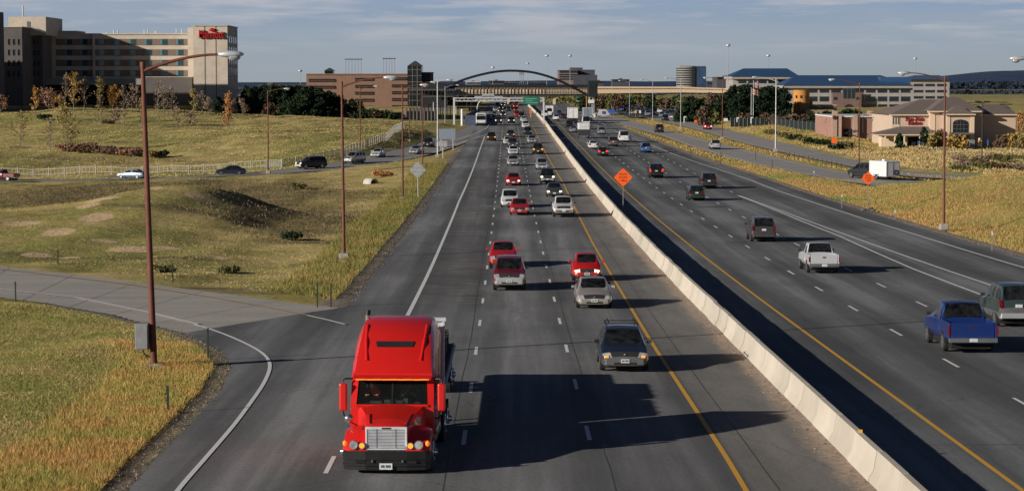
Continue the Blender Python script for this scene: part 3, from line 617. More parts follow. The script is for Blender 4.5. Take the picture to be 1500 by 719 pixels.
def vehicle(kind, x, y, z, color, label, cat, group=None, away=False, rz=0, scale=(1,1,1), lit=None, det=3, lower=None, bumper=None, name=None, roofmat=None, rack=False, brake=False, grille=None, amber=False, anchor='near', pitch=0):
    sp = T[kind]; L = sp['L']*scale[1]; SX, SY, SZ = scale
    rzz = rz+(PI if away else 0)
    t = thing(name or {'sedan':'sedan_car','suv':'sport_utility_vehicle','wagon':'estate_car','beetle':'compact_car','minivan':'minivan','van':'passenger_van','pickup':'pickup_truck'}[kind], label, cat, (x, y+(L/2-.7 if anchor == 'near' else 0), z), rzz, group)
    if pitch: t.rotation_euler.x = pitch
    body = color; low = lower or color; st = sp['st']; R = sp['R']; Ai = sp['A']; lvl = 2 if det >= 3 else 1
    key_ = (kind, lvl)
    if key_ not in SHELLS: SHELLS[key_] = make_shell(sp, lvl)
    V, Fs = SHELLS[key_]
    V = [(a*SX, b*SY, c*SZ) for a, b, c in V]
    lm = {'body': body, 'low': low, 'headlight': lit or LAMPG, 'grille': grille or DARKP, 'windscreen': GLASS, 'rear_window': GLASS, 'side_window': GLASS, 'tail_light': BRAKE if brake else TAILR, 'roof': roofmat or body, 'cap': low, 'cap_rear': low if kind != 'pickup' else body}
    groups = {}
    for f, lab in Fs:
        sd = 'l' if sum(V[i][0] for i in f) < 0 else 'r'
        key = ('body', '') if lab in ('body', 'low', 'roof', 'cap', 'cap_rear') else (lab, sd if lab in ('headlight', 'tail_light', 'side_window') else '')
        groups.setdefault(key, []).append((f, lab))
    for (nm, sd), fl in groups.items():
        mb = MB(); idx = {}
        for f, lab in fl:
            q = []
            for i in f:
                if i not in idx: idx[i] = len(mb.v); mb.v.append(V[i])
                q.append(idx[i])
            mb.f.append(tuple(q)); mb.m.append(mb.mi(lm[lab])); mb.sm.append(True)
        mb.build(nm, t, fix=False)
    # side doors' seams / lower dark opening
    hw = .88*SX if kind not in ('van', 'minivan', 'pickup') else .93*SX
    if kind == 'pickup':
        bd = MB(); y0 = (3.40-sp['L']/2)*SY; y1 = (5.32-sp['L']/2)*SY; W = .93*SX; zb = .48*SZ; zt = 1.16*SZ
        for sgn in (-1, 1):
            xs = [sgn*W*.95, sgn*W, sgn*W*.97, sgn*W*.90]
            bd.hexa([(sgn*W*.90,y0,zb),(sgn*W,y0,zb+.1),(sgn*W,y1,zb+.1),(sgn*W*.90,y1,zb),(sgn*W*.88,y0,zt),(sgn*W*.97,y0,zt),(sgn*W*.97,y1,zt),(sgn*W*.88,y1,zt)], body)
        bd.box((-W*.88,y0,zb+.16),(W*.88,y1,zb+.22), DARKP); bd.box((-W*.88,y0,zb),(W*.88,y0+.05,zt), body)
        bd.box((-W*.86,y0+.1,zb-.12),(W*.86,y1-.05,zb), UNDER)
        bd.build('cargo_bed', t, bevel=.015)
        MB().box((-W*.86,y1-.06,zb+.05),(W*.86,y1+.01,zt-.005), body).build('tailgate', t, bevel=.012)
        MB().box((-W*.98,y1+.02,zb-.06),(W*.98,y1+.14,zb+.13), bumper or CHROME).build('rear_bumper', t, bevel=.02)
        for sgn in (-1, 1):
            MB().box((sgn*W*.97-.055,y1-.10,zb+.22),(sgn*W*.97+.02,y1+.02,zt-.12), BRAKE if brake else TAILR).build('tail_light', t)
        if away: MB().box((-.17,y1+.141,zb-.03),(.15,y1+.15,zb+.11), PLATE).build('number_plate', t)
        if det >= 3 and away: MB().box((-.1,y1+.011,zt-.20),(.1,y1+.02,zt-.12), DARKP).build('handle', t)
    yf = (-sp['L']/2)*SY; yr = (sp['L']/2)*SY
    if det >= 2:
        s0 = st[0]; zb0 = s0[1]*SZ; ws = s0[5]*SX; bm_ = bumper or low
        bp = MB(); bp.poly([(-ws-.05,yf+.16,zb0+.02),(-ws+.04,yf-.03,zb0+.02),(ws-.04,yf-.03,zb0+.02),(ws+.05,yf+.16,zb0+.02)], bm_, (0,0,.24*SZ)); bp.build('front_bumper', t, bevel=.025)
        if not away:
            gl = MB(); gl.box((-ws*.55,yf-.045,zb0+.05),(ws*.55,yf-.028,zb0+.13), DARKP); gl.build('air_intake', t)
            pl = MB(); pl.box((-.155,yf-.055,zb0+.11),(.155,yf-.045,zb0+.25), PLATE); 
            if det >= 3: pl.box((-.12,yf-.058,zb0+.15),(-.02,yf-.055,zb0+.21), PLTX).box((.0,yf-.058,zb0+.15),(.12,yf-.055,zb0+.21), PLTX)
            pl.build('number_plate', t)
        elif kind != 'pickup':
            sE = st[-1]; zbE = sE[1]*SZ; wE = sE[5]*SX
            MB().poly([(-wE-.02,yr-.12,zbE-.04),(-wE+.05,yr+.04,zbE-.04),(wE-.05,yr+.04,zbE-.04),(wE+.02,yr-.12,zbE-.04)], bumper or low, (0,0,.22*SZ)).build('rear_bumper', t, bevel=.02)
            zp = zbE+(.26 if kind == 'sedan' else .48)*SZ
            MB().box((-.155,yr+.005-.02,zp-.07),(.155,yr+.03,zp+.07), PLATE).build('number_plate', t)
            if kind in ('suv', 'van', 'minivan', 'wagon'):
                pr = MB()
                for sgn in (-1, 1):
                    zt_ = st[-3][6]*SZ; zz = st[-2][4]*SZ
                    MB().hexa([(sgn*wE*.86,yr-.16,zz-.20*SZ),(sgn*(wE+.03),yr-.16,zz-.20*SZ),(sgn*(wE+.03),yr+.02,zz-.20*SZ),(sgn*wE*.86,yr+.02,zz-.20*SZ),(sgn*wE*.88,yr-.2,zz+.1),(sgn*(wE+.035),yr-.2,zz+.1),(sgn*(wE+.035),yr-.06,zz+.1),(sgn*wE*.88,yr-.06,zz+.1)], BRAKE if brake else TAILR).build('tail_light', t)
        for sgn in (-1, 1):
            m_ = MB(); ym = (st[Ai][0]+.28-sp['L']/2)*SY; zm = (st[Ai][6]+.04)*SZ; xm = (st[Ai][5]+.02)*SX
            m_.hexa([(sgn*xm,ym,zm-.05),(sgn*(xm+.20),ym-.04,zm-.05),(sgn*(xm+.20),ym+.06,zm-.05),(sgn*xm,ym+.06,zm-.05),(sgn*xm,ym,zm+.08),(sgn*(xm+.19),ym-.03,zm+.09),(sgn*(xm+.19),ym+.06,zm+.09),(sgn*xm,ym+.06,zm+.08)], body if det >= 3 and kind in ('beetle',) else DARKP if kind != 'sedan' else body); m_.build('wing_mirror', t, bevel=.012)
    und = MB(); und.box((-.74*SX, yf+.35, .16*SZ), (.74*SX, yr-.35, .45*SZ), UNDER); und.build('underbody', t)
    r = sp['r']*(SZ+SY)/2; W = (st[len(st)//2][3])*SX
    for wy in sp['wy']:
        yy = (wy-sp['L']/2)*SY
        for sgn in (-1, 1):
            xo = sgn*(W-.008); xi = sgn*(W-.22)
            w_ = MB(); n = 20 if det >= 2 else 12
            w_.cyl((xi,yy,r),(xo-sgn*.03,yy,r), r, TYRE, n=n); w_.cyl((xo-sgn*.03,yy,r),(xo,yy,r), r, TYRE, r1=r*.90, n=n)
            wh = w_.build('wheel', t)
            if det >= 2:
                rm = MB(); rm.cyl((xo+sgn*.001,yy,r),(xo+sgn*.008,yy,r), r*.64, RIM, n=n)
                for q in range(5):
                    a = 2*PI*q/5+.3; c_, s_ = math.cos(a)*r*.36, math.sin(a)*r*.36
                    rm.cyl((xo+sgn*.008,yy+c_,r+s_),(xo+sgn*.010,yy+c_,r+s_), r*.12, UNDER, n=6)
                rm.build('rim', wh)
            # wheel arch
            ar = MB(); ra = r*1.16; pts = [(0, yy+math.cos(PI*k/12)*ra, max(.20*SZ, r+math.sin(PI*k/12)*ra)) for k in range(13)]
            vs = [(sgn*(W-.3), a, b) for _, a, b in pts]+[(sgn*(W-.012), a, b) for _, a, b in pts]
            ar.add(vs, [tuple(range(13)), tuple(range(13, 26))]+[(k, k+1, 14+k, 13+k) for k in range(12)], UNDER if not lower else low if det < 3 else UNDER); ar.build('wheel_arch', t)
    if amber:
        for sgn in (-1, 1):
            xx = sgn*st[0][5]*SX; MB().box((min(xx, xx-sgn*.14), yf-.01, (st[0][4]+.02)*SZ), (max(xx, xx-sgn*.14), yf+.08, (st[0][4]+.10)*SZ), AMB).build('turn_signal', t)
    if det >= 2 and kind in ('sedan', 'suv', 'wagon', 'minivan', 'pickup', 'beetle') :
        for sgn in (-1, 1):  # door seams and handles
            dm = MB(); xx = sgn*(st[5][3]*SX+.001)
            for i in (Ai, 5, R):
                a = st[i]; yy = (a[0]-sp['L']/2)*SY+(.12 if i == Ai else 0)
                if i == R and kind == 'pickup': continue
                p = [(sgn*(a[2]+.03)*SX, yy, (a[1]+.06)*SZ), (sgn*(a[3]+.006)*SX, yy, (a[1]+(a[4]-a[1])*.42)*SZ), (sgn*(a[5]+.006)*SX, yy, a[4]*SZ)]
                dm.add([*p, *[(q[0], q[1]+.02, q[2]) for q in p]], [(0,1,4,3),(1,2,5,4)], UNDER)
            dm.build('door_seam', t)
            a = st[5]; yy = (a[0]-sp['L']/2)*SY
            MB().box((min(sgn*(a[5]+.004)*SX, sgn*(a[5]+.035)*SX), yy-.24, (a[4]-.10)*SZ), (max(sgn*(a[5]+.004)*SX, sgn*(a[5]+.035)*SX), yy-.08, (a[4]-.06)*SZ), body).build('door_handle', t)
    if rack:
        rk = MB(); zt = 1.53*SZ if kind == 'wagon' else 1.76*SZ
        ya, yb = (-.15, 1.75)
        for sgn in (-1, 1): rk.tube([(sgn*.56*SX, ya, zt-.02), (sgn*.56*SX, ya+.08, zt+.09), (sgn*.56*SX, yb-.1, zt+.08), (sgn*.56*SX, yb, zt-.03)], .02, DARKP, 6)
        for yy in (ya+.25, yb-.45):
            rk.box((-.62*SX, yy-.03, zt+.09), (.62*SX, yy+.03, zt+.125), DARKP)
            for xx in (-.5, .5): rk.box((xx-.03, yy-.05, zt+.125), (xx+.03, yy+.05, zt+.19), DARKP)
        rk.build('roof_rack', t)
    if det >= 3 and not away:  # badge; occupants' seats read as pale shapes through the glass; badge
        MB().ball((0, yf-.005, (st[0][4]+.14)*SZ), (.05,.012,.035), CHROME).build('badge', t)
        wp = MB(); a = st[Ai]; yy = (a[0]-sp['L']/2)*SY
        for q in (-.45, .1): wp.tube([((q+.3)*SX, yy+.02, a[6]*SZ+.035), (q*SX-.05, yy+.12, a[6]*SZ+.105)], .011, UNDER, 5)
        wp.build('wiper', t)
    return t
C_ = {}
def pc(name, col, metal=.25, rough=.32): return paint('paint_'+name, col, metal, rough)
RED = pc('bright_red', (.58,.008,.008), .1); MAROON = pc('maroon', (.16,.006,.014), .0); TAN = pc('champagne', (.38,.34,.31), .2); SILV = pc('silver', (.48,.49,.50), .3); WHITE = pc('white', (.70,.71,.72), .0, .4); BLACK = pc('black', (.012,.012,.015), .3); NAVY = pc('blue_grey', (.010,.016,.030), .1)
GRN = pc('dark_green', (.02,.045,.035), .4); GRYG = pc('grey_green', (.10,.13,.125), .5); BLUE = pc('royal_blue', (.003,.026,.16), .1); SKYB = pc('sky_blue', (.06,.17,.42), .3); GREY = pc('graphite', (.06,.06,.064), .2); BROWN = pc('pewter_brown', (.20,.165,.14), .5); ICE = pc('ice_blue', (.32,.38,.44), .5); CHARC = pc('charcoal', (.035,.037,.042), .4); SLVB = pc('pale_blue', (.26,.32,.40), .5)
def road_rz(y): return 0.0018
def veh(kind, px, py, color, label, cat, **k):
    p = onroad(px, py, .01); k.setdefault('pitch', 0)
    sl = (float(zr(p.y+6))-float(zr(p.y)))/6
    if k.get('away'): sl = -sl
    k['pitch'] = math.atan(sl)
    return vehicle(kind, p.x, p.y, p.z+.012+ (abs(sl)*2.0 if True else 0)*(-1 if sl*(-1 if k.get('away') else 1) < 0 else 1), color, label, cat, rz=.0018, **k)
LH = HLIT
G1 = 'cars driving towards the camera on the left carriageway'; G2 = 'cars driving away on the right carriageway'
veh('wagon', 914, 543, NAVY, 'dark blue estate car with grey cladding and roof rack nearest the median line', 'car', group=G1, lower=GREYP, rack=True, amber=True, scale=(1.03,1,.97), lit=LAMPG)
veh('sedan', 870, 451, TAN, 'champagne saloon car just in front of the red rounded car', 'car', group=G1, scale=(1.02,1.02,.98))
veh('beetle', 859.5, 411, RED, 'bright red rounded small car with round headlamps', 'car', group=G1, lit=HLIT)
veh('suv', 746, 425, MAROON, 'maroon off-roader with silver bumper and cladding in the middle lane', 'car', group=G1, lower=SILV, bumper=SILV, scale=(1.0,1.0,.98), rack=False)
veh('sedan', 737, 391, RED, 'bright red saloon half hidden behind the maroon off-roader', 'car', group=G1, scale=(1,1,1.05))
veh('pickup', 825.5, 318, WHITE, 'white pickup facing the camera with amber turn lamps, beside the red saloon', 'pickup truck', group=G1, amber=True, det=2, bumper=CHROME)
veh('sedan', 761, 315, RED, 'red saloon directly in front of a white car, abreast of the white pickup', 'car', group=G1, det=3)
veh('minivan', 747, 304, WHITE, 'white people carrier partly behind the red saloon', 'car', group=G1, det=2, scale=(.95,.95,.95))
veh('sedan', 812, 288.5, GRYG, 'grey green saloon right behind the white pickup', 'car', group=G1, det=2, lit=HLIT)
veh('suv', 802, 269, BLACK, 'black off-roader with lit headlamps following the grey green saloon', 'car', group=G1, det=2, lit=HLIT, bumper=SILV)
veh('wagon', 794, 249, SILV, 'silver grey estate car behind the black off-roader', 'car', group=G1, det=2)
veh('sedan', 752, 272, RED, 'red saloon with lit headlamps alone in the middle lane', 'car', group=G1, det=2, lit=HLIT)
veh('sedan', 751.5, 243, SILV, 'silver saloon following the lone red saloon', 'car', group=G1, det=2)
veh('sedan', 752, 227, WHITE, 'white saloon with a dark car close behind it', 'car', group=G1, det=2)
veh('suv', 788, 226, CHARC, 'dark off-roader with amber lamps beside the yellow line', 'car', group=G1, det=2, amber=True, lit=AMB)
veh('suv', 751, 217, GREY, 'dark grey car squeezed between two white cars', 'car', group=G1, det=2, brake=False)
veh('sedan', 744, 212, WHITE, 'second white saloon in the middle lane, drifting left', 'car', group=G1, det=2)
veh('sedan', 779, 210, SILV, 'silver saloon behind the dark off-roader beside the yellow line', 'car', group=G1, det=2, amber=True)
veh('suv', 720, 207, BLACK, 'black car with glowing amber lamps alone in the left lane', 'car', group=G1, det=1, lit=AMB)
veh('sedan', 748, 201, CHARC, 'dark saloon with amber headlamps near the tip of the exit marking', 'car', group=G1, det=1, lit=AMB)
veh('suv', 773, 198, BLACK, 'black car in front of two white cars in the fast lane', 'car', group=G1, det=1)
veh('minivan', 770, 188, WHITE, 'white van like car right behind the black car in the fast lane', 'car', group=G1, det=1)
veh('sedan', 767, 178.5, WHITE, 'white saloon farther back in the fast lane', 'car', group=G1, det=1)
veh('suv', 749, 181, BLACK, 'dark off-roader with one headlamp lit below the green overhead sign', 'car', group=G1, det=1, lit=HLIT)
veh('suv', 730, 181, CHARC, 'dark off-roader in the left lane beside the exit line', 'car', group=G1, det=1, lit=HLIT)
veh('sedan', 716, 175, GREY, 'grey saloon beside the white coach', 'car', group=G1, det=1)
GF = 'distant cars in the queue beyond the sign gantry'
LF = 'small distant car with its headlamps on beyond the sign gantry'
cols = [CHARC, SILV, BLACK, GREY, WHITE, RED, NAVY, ICE, BLACK, SILV]; k = 0
for (px, py, c, l) in [(724,171,ICE,None),(757,171.5,RED,None),(764,173.5,BLACK,None),(737,171,NAVY,LH),(733,165,CHARC,HLIT),(745,163.5,BLACK,None),(756,164,CHARC,BRAKE),(734,160.5,GREY,HLIT),(745,158.5,SILV,HLIT),(755,158.5,RED,AMB),(726,163.5,SILV,None),(748,155.5,BLACK,BRAKE),(737,156,CHARC,HLIT),(757,155,ICE,None),(729,157,BLACK,None),(742,153,CHARC,HLIT),(750,152.5,GREY,None)]:
    veh(['sedan','suv','minivan','wagon'][k % 4], px, py, c, LF if l is HLIT else 'small distant car without lit lamps beyond the sign gantry', 'car', group=GF, det=1, lit=l); k += 1
# away-going traffic
veh('pickup', 1420, 516, BLUE, 'royal blue pickup with chrome rear bumper in the foreground', 'pickup truck', group=G2, away=True, scale=(1.06,1.02,1.06), bumper=CHROME)
veh('suv', 1487, 478, pc('spruce', (.04,.065,.062), .2), 'boxy green off-roader with grey tailgate cut by the right edge', 'car', group=G2, away=True, lower=GREYP, bumper=SILV, scale=(1.02,.95,1.08))
veh('pickup', 1205, 400, pc('light_silver', (.55,.56,.58), .1), 'silver white pickup with red tail lamps in the middle of the carriageway', 'pickup truck', group=G2, away=True, bumper=GREYP, scale=(.98,.97,.97))
veh('suv', 1117.5, 354, GREY, 'graphite off-roader behind the silver white pickup', 'car', group=G2, away=True, scale=(1.02,1,1))
veh('wagon', 1020, 294, GRN, 'dark green estate car next to a charcoal off-roader', 'car', group=G2, away=True, det=2, scale=(.95,.95,1))
veh('suv', 1038, 276.5, CHARC, 'charcoal off-roader just beyond the dark green estate car', 'car', group=G2, away=True, det=2)
veh('suv', 961, 261, BLACK, 'black off-roader with brake lamps on behind the orange diamond sign', 'car', group=G2, away=True, det=2, brake=True, scale=(1.02,1,1.02))
veh('suv', 946, 224, SKYB, 'sky blue off-roader near the white edge line', 'car', group=G2, away=True, det=2, scale=(.95,.9,.95))
veh('van', 914, 208.5, WHITE, 'white passenger van with two dark rear windows', 'van', group=G2, away=True, det=2)
veh('suv', 898, 215, BROWN, 'pewter brown off-roader left of the white van', 'car', group=G2, away=True, det=2)
veh('sedan', 883, 229, BLACK, 'black saloon below the white saloon', 'car', group=G2, away=True, det=2, brake=True)
veh('sedan', 869, 218.5, WHITE, 'white saloon driving away just beyond the black saloon', 'car', group=G2, away=True, det=2)
veh('minivan', 881, 197, ICE, 'ice blue people carrier beyond the pewter brown off-roader', 'car', group=G2, away=True, det=2, scale=(.95,.9,.9))
veh('sedan', 840, 194.5, ICE, 'pale saloon left of the white camper trailer', 'car', group=G2, away=True, det=1)
veh('suv', 834, 187, BLACK, 'black car close behind the tall white box truck', 'car', group=G2, away=True, det=1)
veh('suv', 814.5, 177, WHITE, 'white off-roader right of the gantry post', 'car', group=G2, away=True, det=1)
veh('sedan', 825, 174, CHARC, 'dark saloon between the white off-roader and the box truck', 'car', group=G2, away=True, det=1)
veh('van', 798, 172, WHITE, 'white van left of the gantry post beyond the barrier gap', 'van', group=G2, away=True, det=1)
veh('van', 804.5, 171, WHITE, 'white delivery van right behind the gantry post', 'van', group=G2, away=True, det=1, scale=(1,1,1.2))
veh('sedan', 819, 168.5, BLUE, 'small blue car far off on the right carriageway', 'car', group=G2, away=True, det=1)
# service / frontage roads on the right
veh('suv', 966, 194.5, CHARC, 'charcoal off-roader alone on the service road', 'car', away=True, det=2, scale=(1.05,1,1.05), group='cars on the service roads')
veh('suv', 1048, 219, SILV, 'silver car on the service road beside the golden grass', 'car', away=True, det=2, scale=(1,1,.92), group='cars on the service roads')
veh('suv', 1037, 190, RED, 'red off-roader with a dark roof coming along the frontage road', 'car', det=2, roofmat=BLACK, lit=HLIT, scale=(1,1,.95), group='cars on the service roads')
veh('suv', 975, 177.5, BLACK, 'black car far off on the frontage road', 'car', det=1, group='cars on the service roads')
# exit road cars
def exveh(kind, px, Y, color, label, dx=0, **k):
    x = (px-750)/F*Y*1.003; i = int(np.argmin(np.hypot(EX[:, 0]-x, EX[:, 1]-Y))); i = min(max(i, 1), len(EX)-2)
    t = EX[i+1]-EX[i-1]; ang = math.atan2(t[1], t[0])          # heading of travel
    c = EX[i]; nrm = np.array([-t[1], t[0]])/math.hypot(t[0], t[1])
    # slide along the centreline so that x matches
    j = np.interp(-x, -EX[:, 0], np.arange(len(EX))); c = np.array([np.interp(j, np.arange(len(EX)), EX[:, q]) for q in range(3)])+np.array([nrm[0]*dx, nrm[1]*dx, 0])
    return vehicle(kind, c[0], c[1], c[2]+.05, color, label, 'car', rz=ang+PI/2, anchor='mid', group='cars on the curving exit road', **k)
exveh('pickup', 5, 352, MAROON, 'dark red pickup at the left edge of the picture', det=2)
exveh('sedan', 195, 345, SLVB, 'pale blue saloon side-on behind the tall brown lamp post', det=2)
exveh('sedan', 337, 340, NAVY, 'dark blue saloon below the pale fence', det=2)
exveh('suv', 450, 340, BLACK, 'black off-roader with white front bumper on the exit road', det=2, bumper=WHITE, lit=HLIT, scale=(1.05,1.02,1.1))
exveh('suv', 517, 355, SILV, 'silver off-roader following the black one on the exit road', det=2, scale=(1,1,1.08))
exveh('sedan', 577, 385, WHITE, 'white saloon on the outer side of the exit road', dx=-2.2, det=2)
exveh('sedan', 588, 372, SILV, 'silver saloon on the inner side of the exit road', dx=2.0, det=2)
exveh('suv', 630, 420, BLACK, 'black off-roader just leaving the freeway left of the white lamp post', det=2)
# ================================================================== RED TRUCK
TR = onroad(566, 694); tz = float(zr(TR.y+3)); tk = thing('semi_truck', 'bright red long-nosed lorry tractor with sleeper cab and chrome grille', 'truck', (TR.x-.0, TR.y-.05, tz+.03), -.026); tk.rotation_euler.x = -math.atan(.0155)*-1*-1
TRED = paint('truck_red', (.66,.010,.007), .0, .32); TBLK = mat('bumper_black', (.014,.014,.015), .42, var=.3); ORG = mat('marker_orange', (.85,.22,.02), .4, emis=(1,.25,.02), es=.5)
def loft(mb, rings, m, caps=True, smooth=True, closed=True):
    n = len(rings[0]); vs = [p for r in rings for p in r]; fs = []
    for i in range(len(rings)-1):
        for k in range(n if closed else n-1): fs.append((i*n+k, i*n+(k+1) % n, (i+1)*n+(k+1) % n, (i+1)*n+k))
    mb.add(vs, fs, m, smooth)
    if caps: mb.add(rings[0], [tuple(range(n))], m); mb.add(rings[-1], [tuple(reversed(range(n)))], m)
def sharp(o, ang=.5):
    bm = bmesh.new(); bm.from_mesh(o.data); bmesh.ops.remove_doubles(bm, verts=bm.verts, dist=1e-4); bmesh.ops.recalc_face_normals(bm, faces=bm.faces)
    for f in bm.faces: f.smooth = True
    for e in bm.edges:
        if len(e.link_faces) == 2: e.smooth = e.calc_face_angle(0) < ang
    bm.to_mesh(o.data); bm.free()
# hood : rings across (closed section at each y)
def hood_ring(y, w, z0, zt, sh):  # w half width, sh shoulder drop
    pts = [(-w, y, z0), (-w, y, zt-sh), (-w+.07, y, zt-sh*.35), (-w*.62, y, zt-.03), (-w*.3, y, zt), (w*.3, y, zt), (w*.62, y, zt-.03), (w-.07, y, zt-sh*.35), (w, y, zt-sh), (w, y, z0)]
    return pts
h = MB(); loft(h, [hood_ring(.10,.52,.62,1.24,.06), hood_ring(.16,.55,.60,1.30,.08), hood_ring(.7,.62,.6,1.40,.10), hood_ring(1.4,.76,.6,1.52,.14), hood_ring(1.98,.92,.6,1.63,.2)], TRED); hood = h.build('hood', tk); sharp(hood, .7)
bl = MB()
for sg in (-1, 1): MB().hexa([(sg*.46,.35,1.30),(sg*.50,.35,1.30),(sg*.60,1.2,1.44),(sg*.52,1.2,1.46),(sg*.46,.35,1.335),(sg*.49,.35,1.33),(sg*.59,1.2,1.475),(sg*.53,1.2,1.48)], TRED).build('hood_crease', hood)
# fenders
for sg in (-1, 1):
    fm = MB(); rings = []
    for i in range(15):
        t = i/14; y = .02+1.62*t; zt = .66+.46*math.sin(min(1, t*1.7)*PI/2)*(1 if t < .72 else math.cos((t-.72)/.28*PI/2*.75)); wo = 1.17 if t > .12 else 1.06+.11*t/.12
        zb_ = .46 if t < .16 or t > .93 else .46+.42*math.sin((t-.16)/.77*PI)
        rings.append([(sg*.50, y, zb_), (sg*.50, y, zt+.10), (sg*.72, y, zt+.05), (sg*(wo-.14), y, zt+.01), (sg*(wo-.03), y, zt-.07), (sg*wo, y, zt-.2), (sg*wo, y, min(zb_, zt-.22))])
    loft(fm, rings, TRED); f = fm.build('fender', tk); sharp(f, .7)
    hl = MB(); hl.cyl((sg*.86,-.035,.80),(sg*.86,.1,.80), .12, CHROME, n=20); hl.cyl((sg*.86,-.045,.80),(sg*.86,-.036,.80), .105, LAMPG, n=20); hl.build('headlight', tk)
    tl = MB(); tl.cyl((sg*.64,-.03,.78),(sg*.64,.1,.78), .09, CHROME, n=18); tl.cyl((sg*.64,-.04,.78),(sg*.64,-.031,.78), .068, AMB, n=18); tl.build('turn_signal', tk)
    mk = MB(); mk.ball((sg*1.09,.0,.84), (.06,.05,.08), ORG); mk.build('marker_lamp', tk)
# grille
SURR = mat('grille_surround', (.72,.73,.75), .3, .2); gr = MB(); gr.box((-.51,.02,.66),(.51,.10,.70), SURR).box((-.51,.02,1.21),(.51,.10,1.27), SURR).box((-.55,.02,.66),(-.50,.10,1.27), SURR).box((.50,.02,.66),(.55,.10,1.27), SURR)
gr.box((-.50,.085,.69),(.50,.098,1.22), UNDER)
g = gr.build('grille', tk, bevel=.012)
SLAT = mat('polished_slat', (.62,.64,.68), .35, .2); sl_ = MB()
for k in range(13): z = .715+k*.039; sl_.box((-.50,.035,z),(.50,.06,z+.024), SLAT)
for x in (-.25, .25): sl_.box((x-.012,.03,.70),(x+.012,.034,1.21), CHROME)
sl_.build('grille_bar', g)
MB().box((-.12,.008,1.215),(.12,.018,1.255), DARKP).build('badge', g)
# bumper
bp = MB(); loft(bp, [[(-1.17,.75,.2),(-1.17,.75,.60),(-1.12,.1,.62),(-1.0,-.08,.62),(-.55,-.16,.62),(.55,-.16,.62),(1.0,-.08,.62),(1.12,.1,.62),(1.17,.75,.60),(1.17,.75,.2),(1.12,.12,.16),(1.0,-.05,.13),(.55,-.13,.12),(-.55,-.13,.12),(-1.0,-.05,.13),(-1.12,.12,.16)]][:1]*1+[[(-1.17,.75,.2),(-1.17,.75,.60),(-1.12,.2,.62),(-1.0,.06,.62),(-.55,-.0,.62),(.55,-.0,.62),(1.0,.06,.62),(1.12,.2,.62),(1.17,.75,.60),(1.17,.75,.2),(1.12,.2,.16),(1.0,.05,.13),(.55,-.0,.12),(-.55,-.0,.12),(-1.0,.05,.13),(-1.12,.2,.16)]], TBLK, caps=False)
pp = [(-1.19,.75),(-1.16,.12),(-1.04,-.05),(-.55,-.13),(.55,-.13),(1.04,-.05),(1.16,.12),(1.19,.75)]
bp = MB()
for (za, zb_, ins) in ((.14,.26,.05),(.26,.31,0),(.31,.42,.035),(.42,.60,0),(.60,.64,.04)):
    q = [(x*(1-ins*.3), y+ins, za) for x, y in pp]+[(1.0,.75,za),(-1.0,.75,za)]
    bp.poly(q, TBLK, (0,0,zb_-za))
bump_ = bp.build('bumper', tk)
vv = MB()
for x0, x1 in ((-.80,-.55),(-.42,-.10),(.10,.42),(.55,.80)): vv.box((x0,-.105,.325),(x1,-.098,.405), UNDER)
vv.build('air_intake', bump_)
for x in (-.36, .44): MB().box((x-.02,-.16,.36),(x+.02,-.12,.42), CHROME).build('tow_hook', bump_)
npt = MB(); npt.box((-.17,-.155,.17),(.17,-.14,.335), PLATE).box((-.13,-.158,.22),(-.03,-.155,.29), PLTX).box((-.005,-.158,.22),(.13,-.155,.29), PLTX); npt.build('number_plate', tk)
# cab shell
def cab_ring(y, w, z0, zt, r, wt=None):
    wt = wt or w
    return [(-w, y, z0), (-w, y, zt-r*2.2), (-wt+.02, y, zt-r), (-wt+r*.5, y, zt-r*.28), (-wt+r*1.5, y, zt), (wt-r*1.5, y, zt), (wt-r*.5, y, zt-r*.28), (wt-.02, y, zt-r), (w, y, zt-r*2.2), (w, y, z0)]
cb = MB()
roof = [(2.30,2.42,.05),(2.42,2.56,.09),(2.9,2.98,.14),(3.5,3.38,.20),(4.1,3.64,.22),(4.7,3.72,.22),(5.5,3.72,.22)]
loft(cb, [cab_ring(y, 1.13, 2.30, z, r, 1.09-.03*(z-2.4)) for y, z, r in roof], TRED)
# lower cab: walls with windscreen opening
cb.hexa([(-1.13,1.98,.55),(1.13,1.98,.55),(1.13,5.5,.55),(-1.13,5.5,.55),(-1.13,1.98,1.60),(1.13,1.98,1.60),(1.13,5.5,1.60),(-1.13,5.5,1.60)], TRED)
for sg in (-1, 1):   # A pillars, door pillars, rear cab sides
    cb.hexa([(sg*.97,1.97,1.60),(sg*1.13,1.99,1.60),(sg*1.13,2.10,1.60),(sg*.99,2.08,1.60),(sg*.93,2.32,2.31),(sg*1.12,2.34,2.31),(sg*1.12,2.46,2.31),(sg*.95,2.44,2.31)], TRED)
    cb.box((min(sg*1.05, sg*1.13),2.85,1.60),(max(sg*1.05, sg*1.13),5.5,2.32), TRED)
cb.box((-1.12,5.42,1.6),(1.12,5.5,2.35), TRED)
cab_ = cb.build('cab', tk); sharp(cab_, .45)
lip = MB(); lip.box((-1.0,1.93,1.56),(1.0,2.0,1.62), TRED); lip.build('cowl', cab_, bevel=.015)
# windscreen, two panes
for sg in (-1, 1):
    x0, x1 = (.02, .955) if sg > 0 else (-.955, -.02); x0t, x1t = (.02, .92) if sg > 0 else (-.92, -.02)
    g_ = MB(); g_.hexa([(x0,2.0,1.62),(x1,2.02,1.62),(x1,2.03,1.62),(x0,2.01,1.62),(x0t,2.35,2.31),(x1t,2.37,2.31),(x1t,2.38,2.31),(x0t,2.36,2.31)], None)
    g_.build('windscreen', tk)
MB().hexa([(-.022,1.99,1.61),(.022,1.99,1.61),(.022,2.05,1.61),(-.022,2.05,1.61),(-.022,2.33,2.31),(.022,2.33,2.31),(.022,2.39,2.31),(-.022,2.39,2.31)], TBLK).build('windscreen_divider', tk)
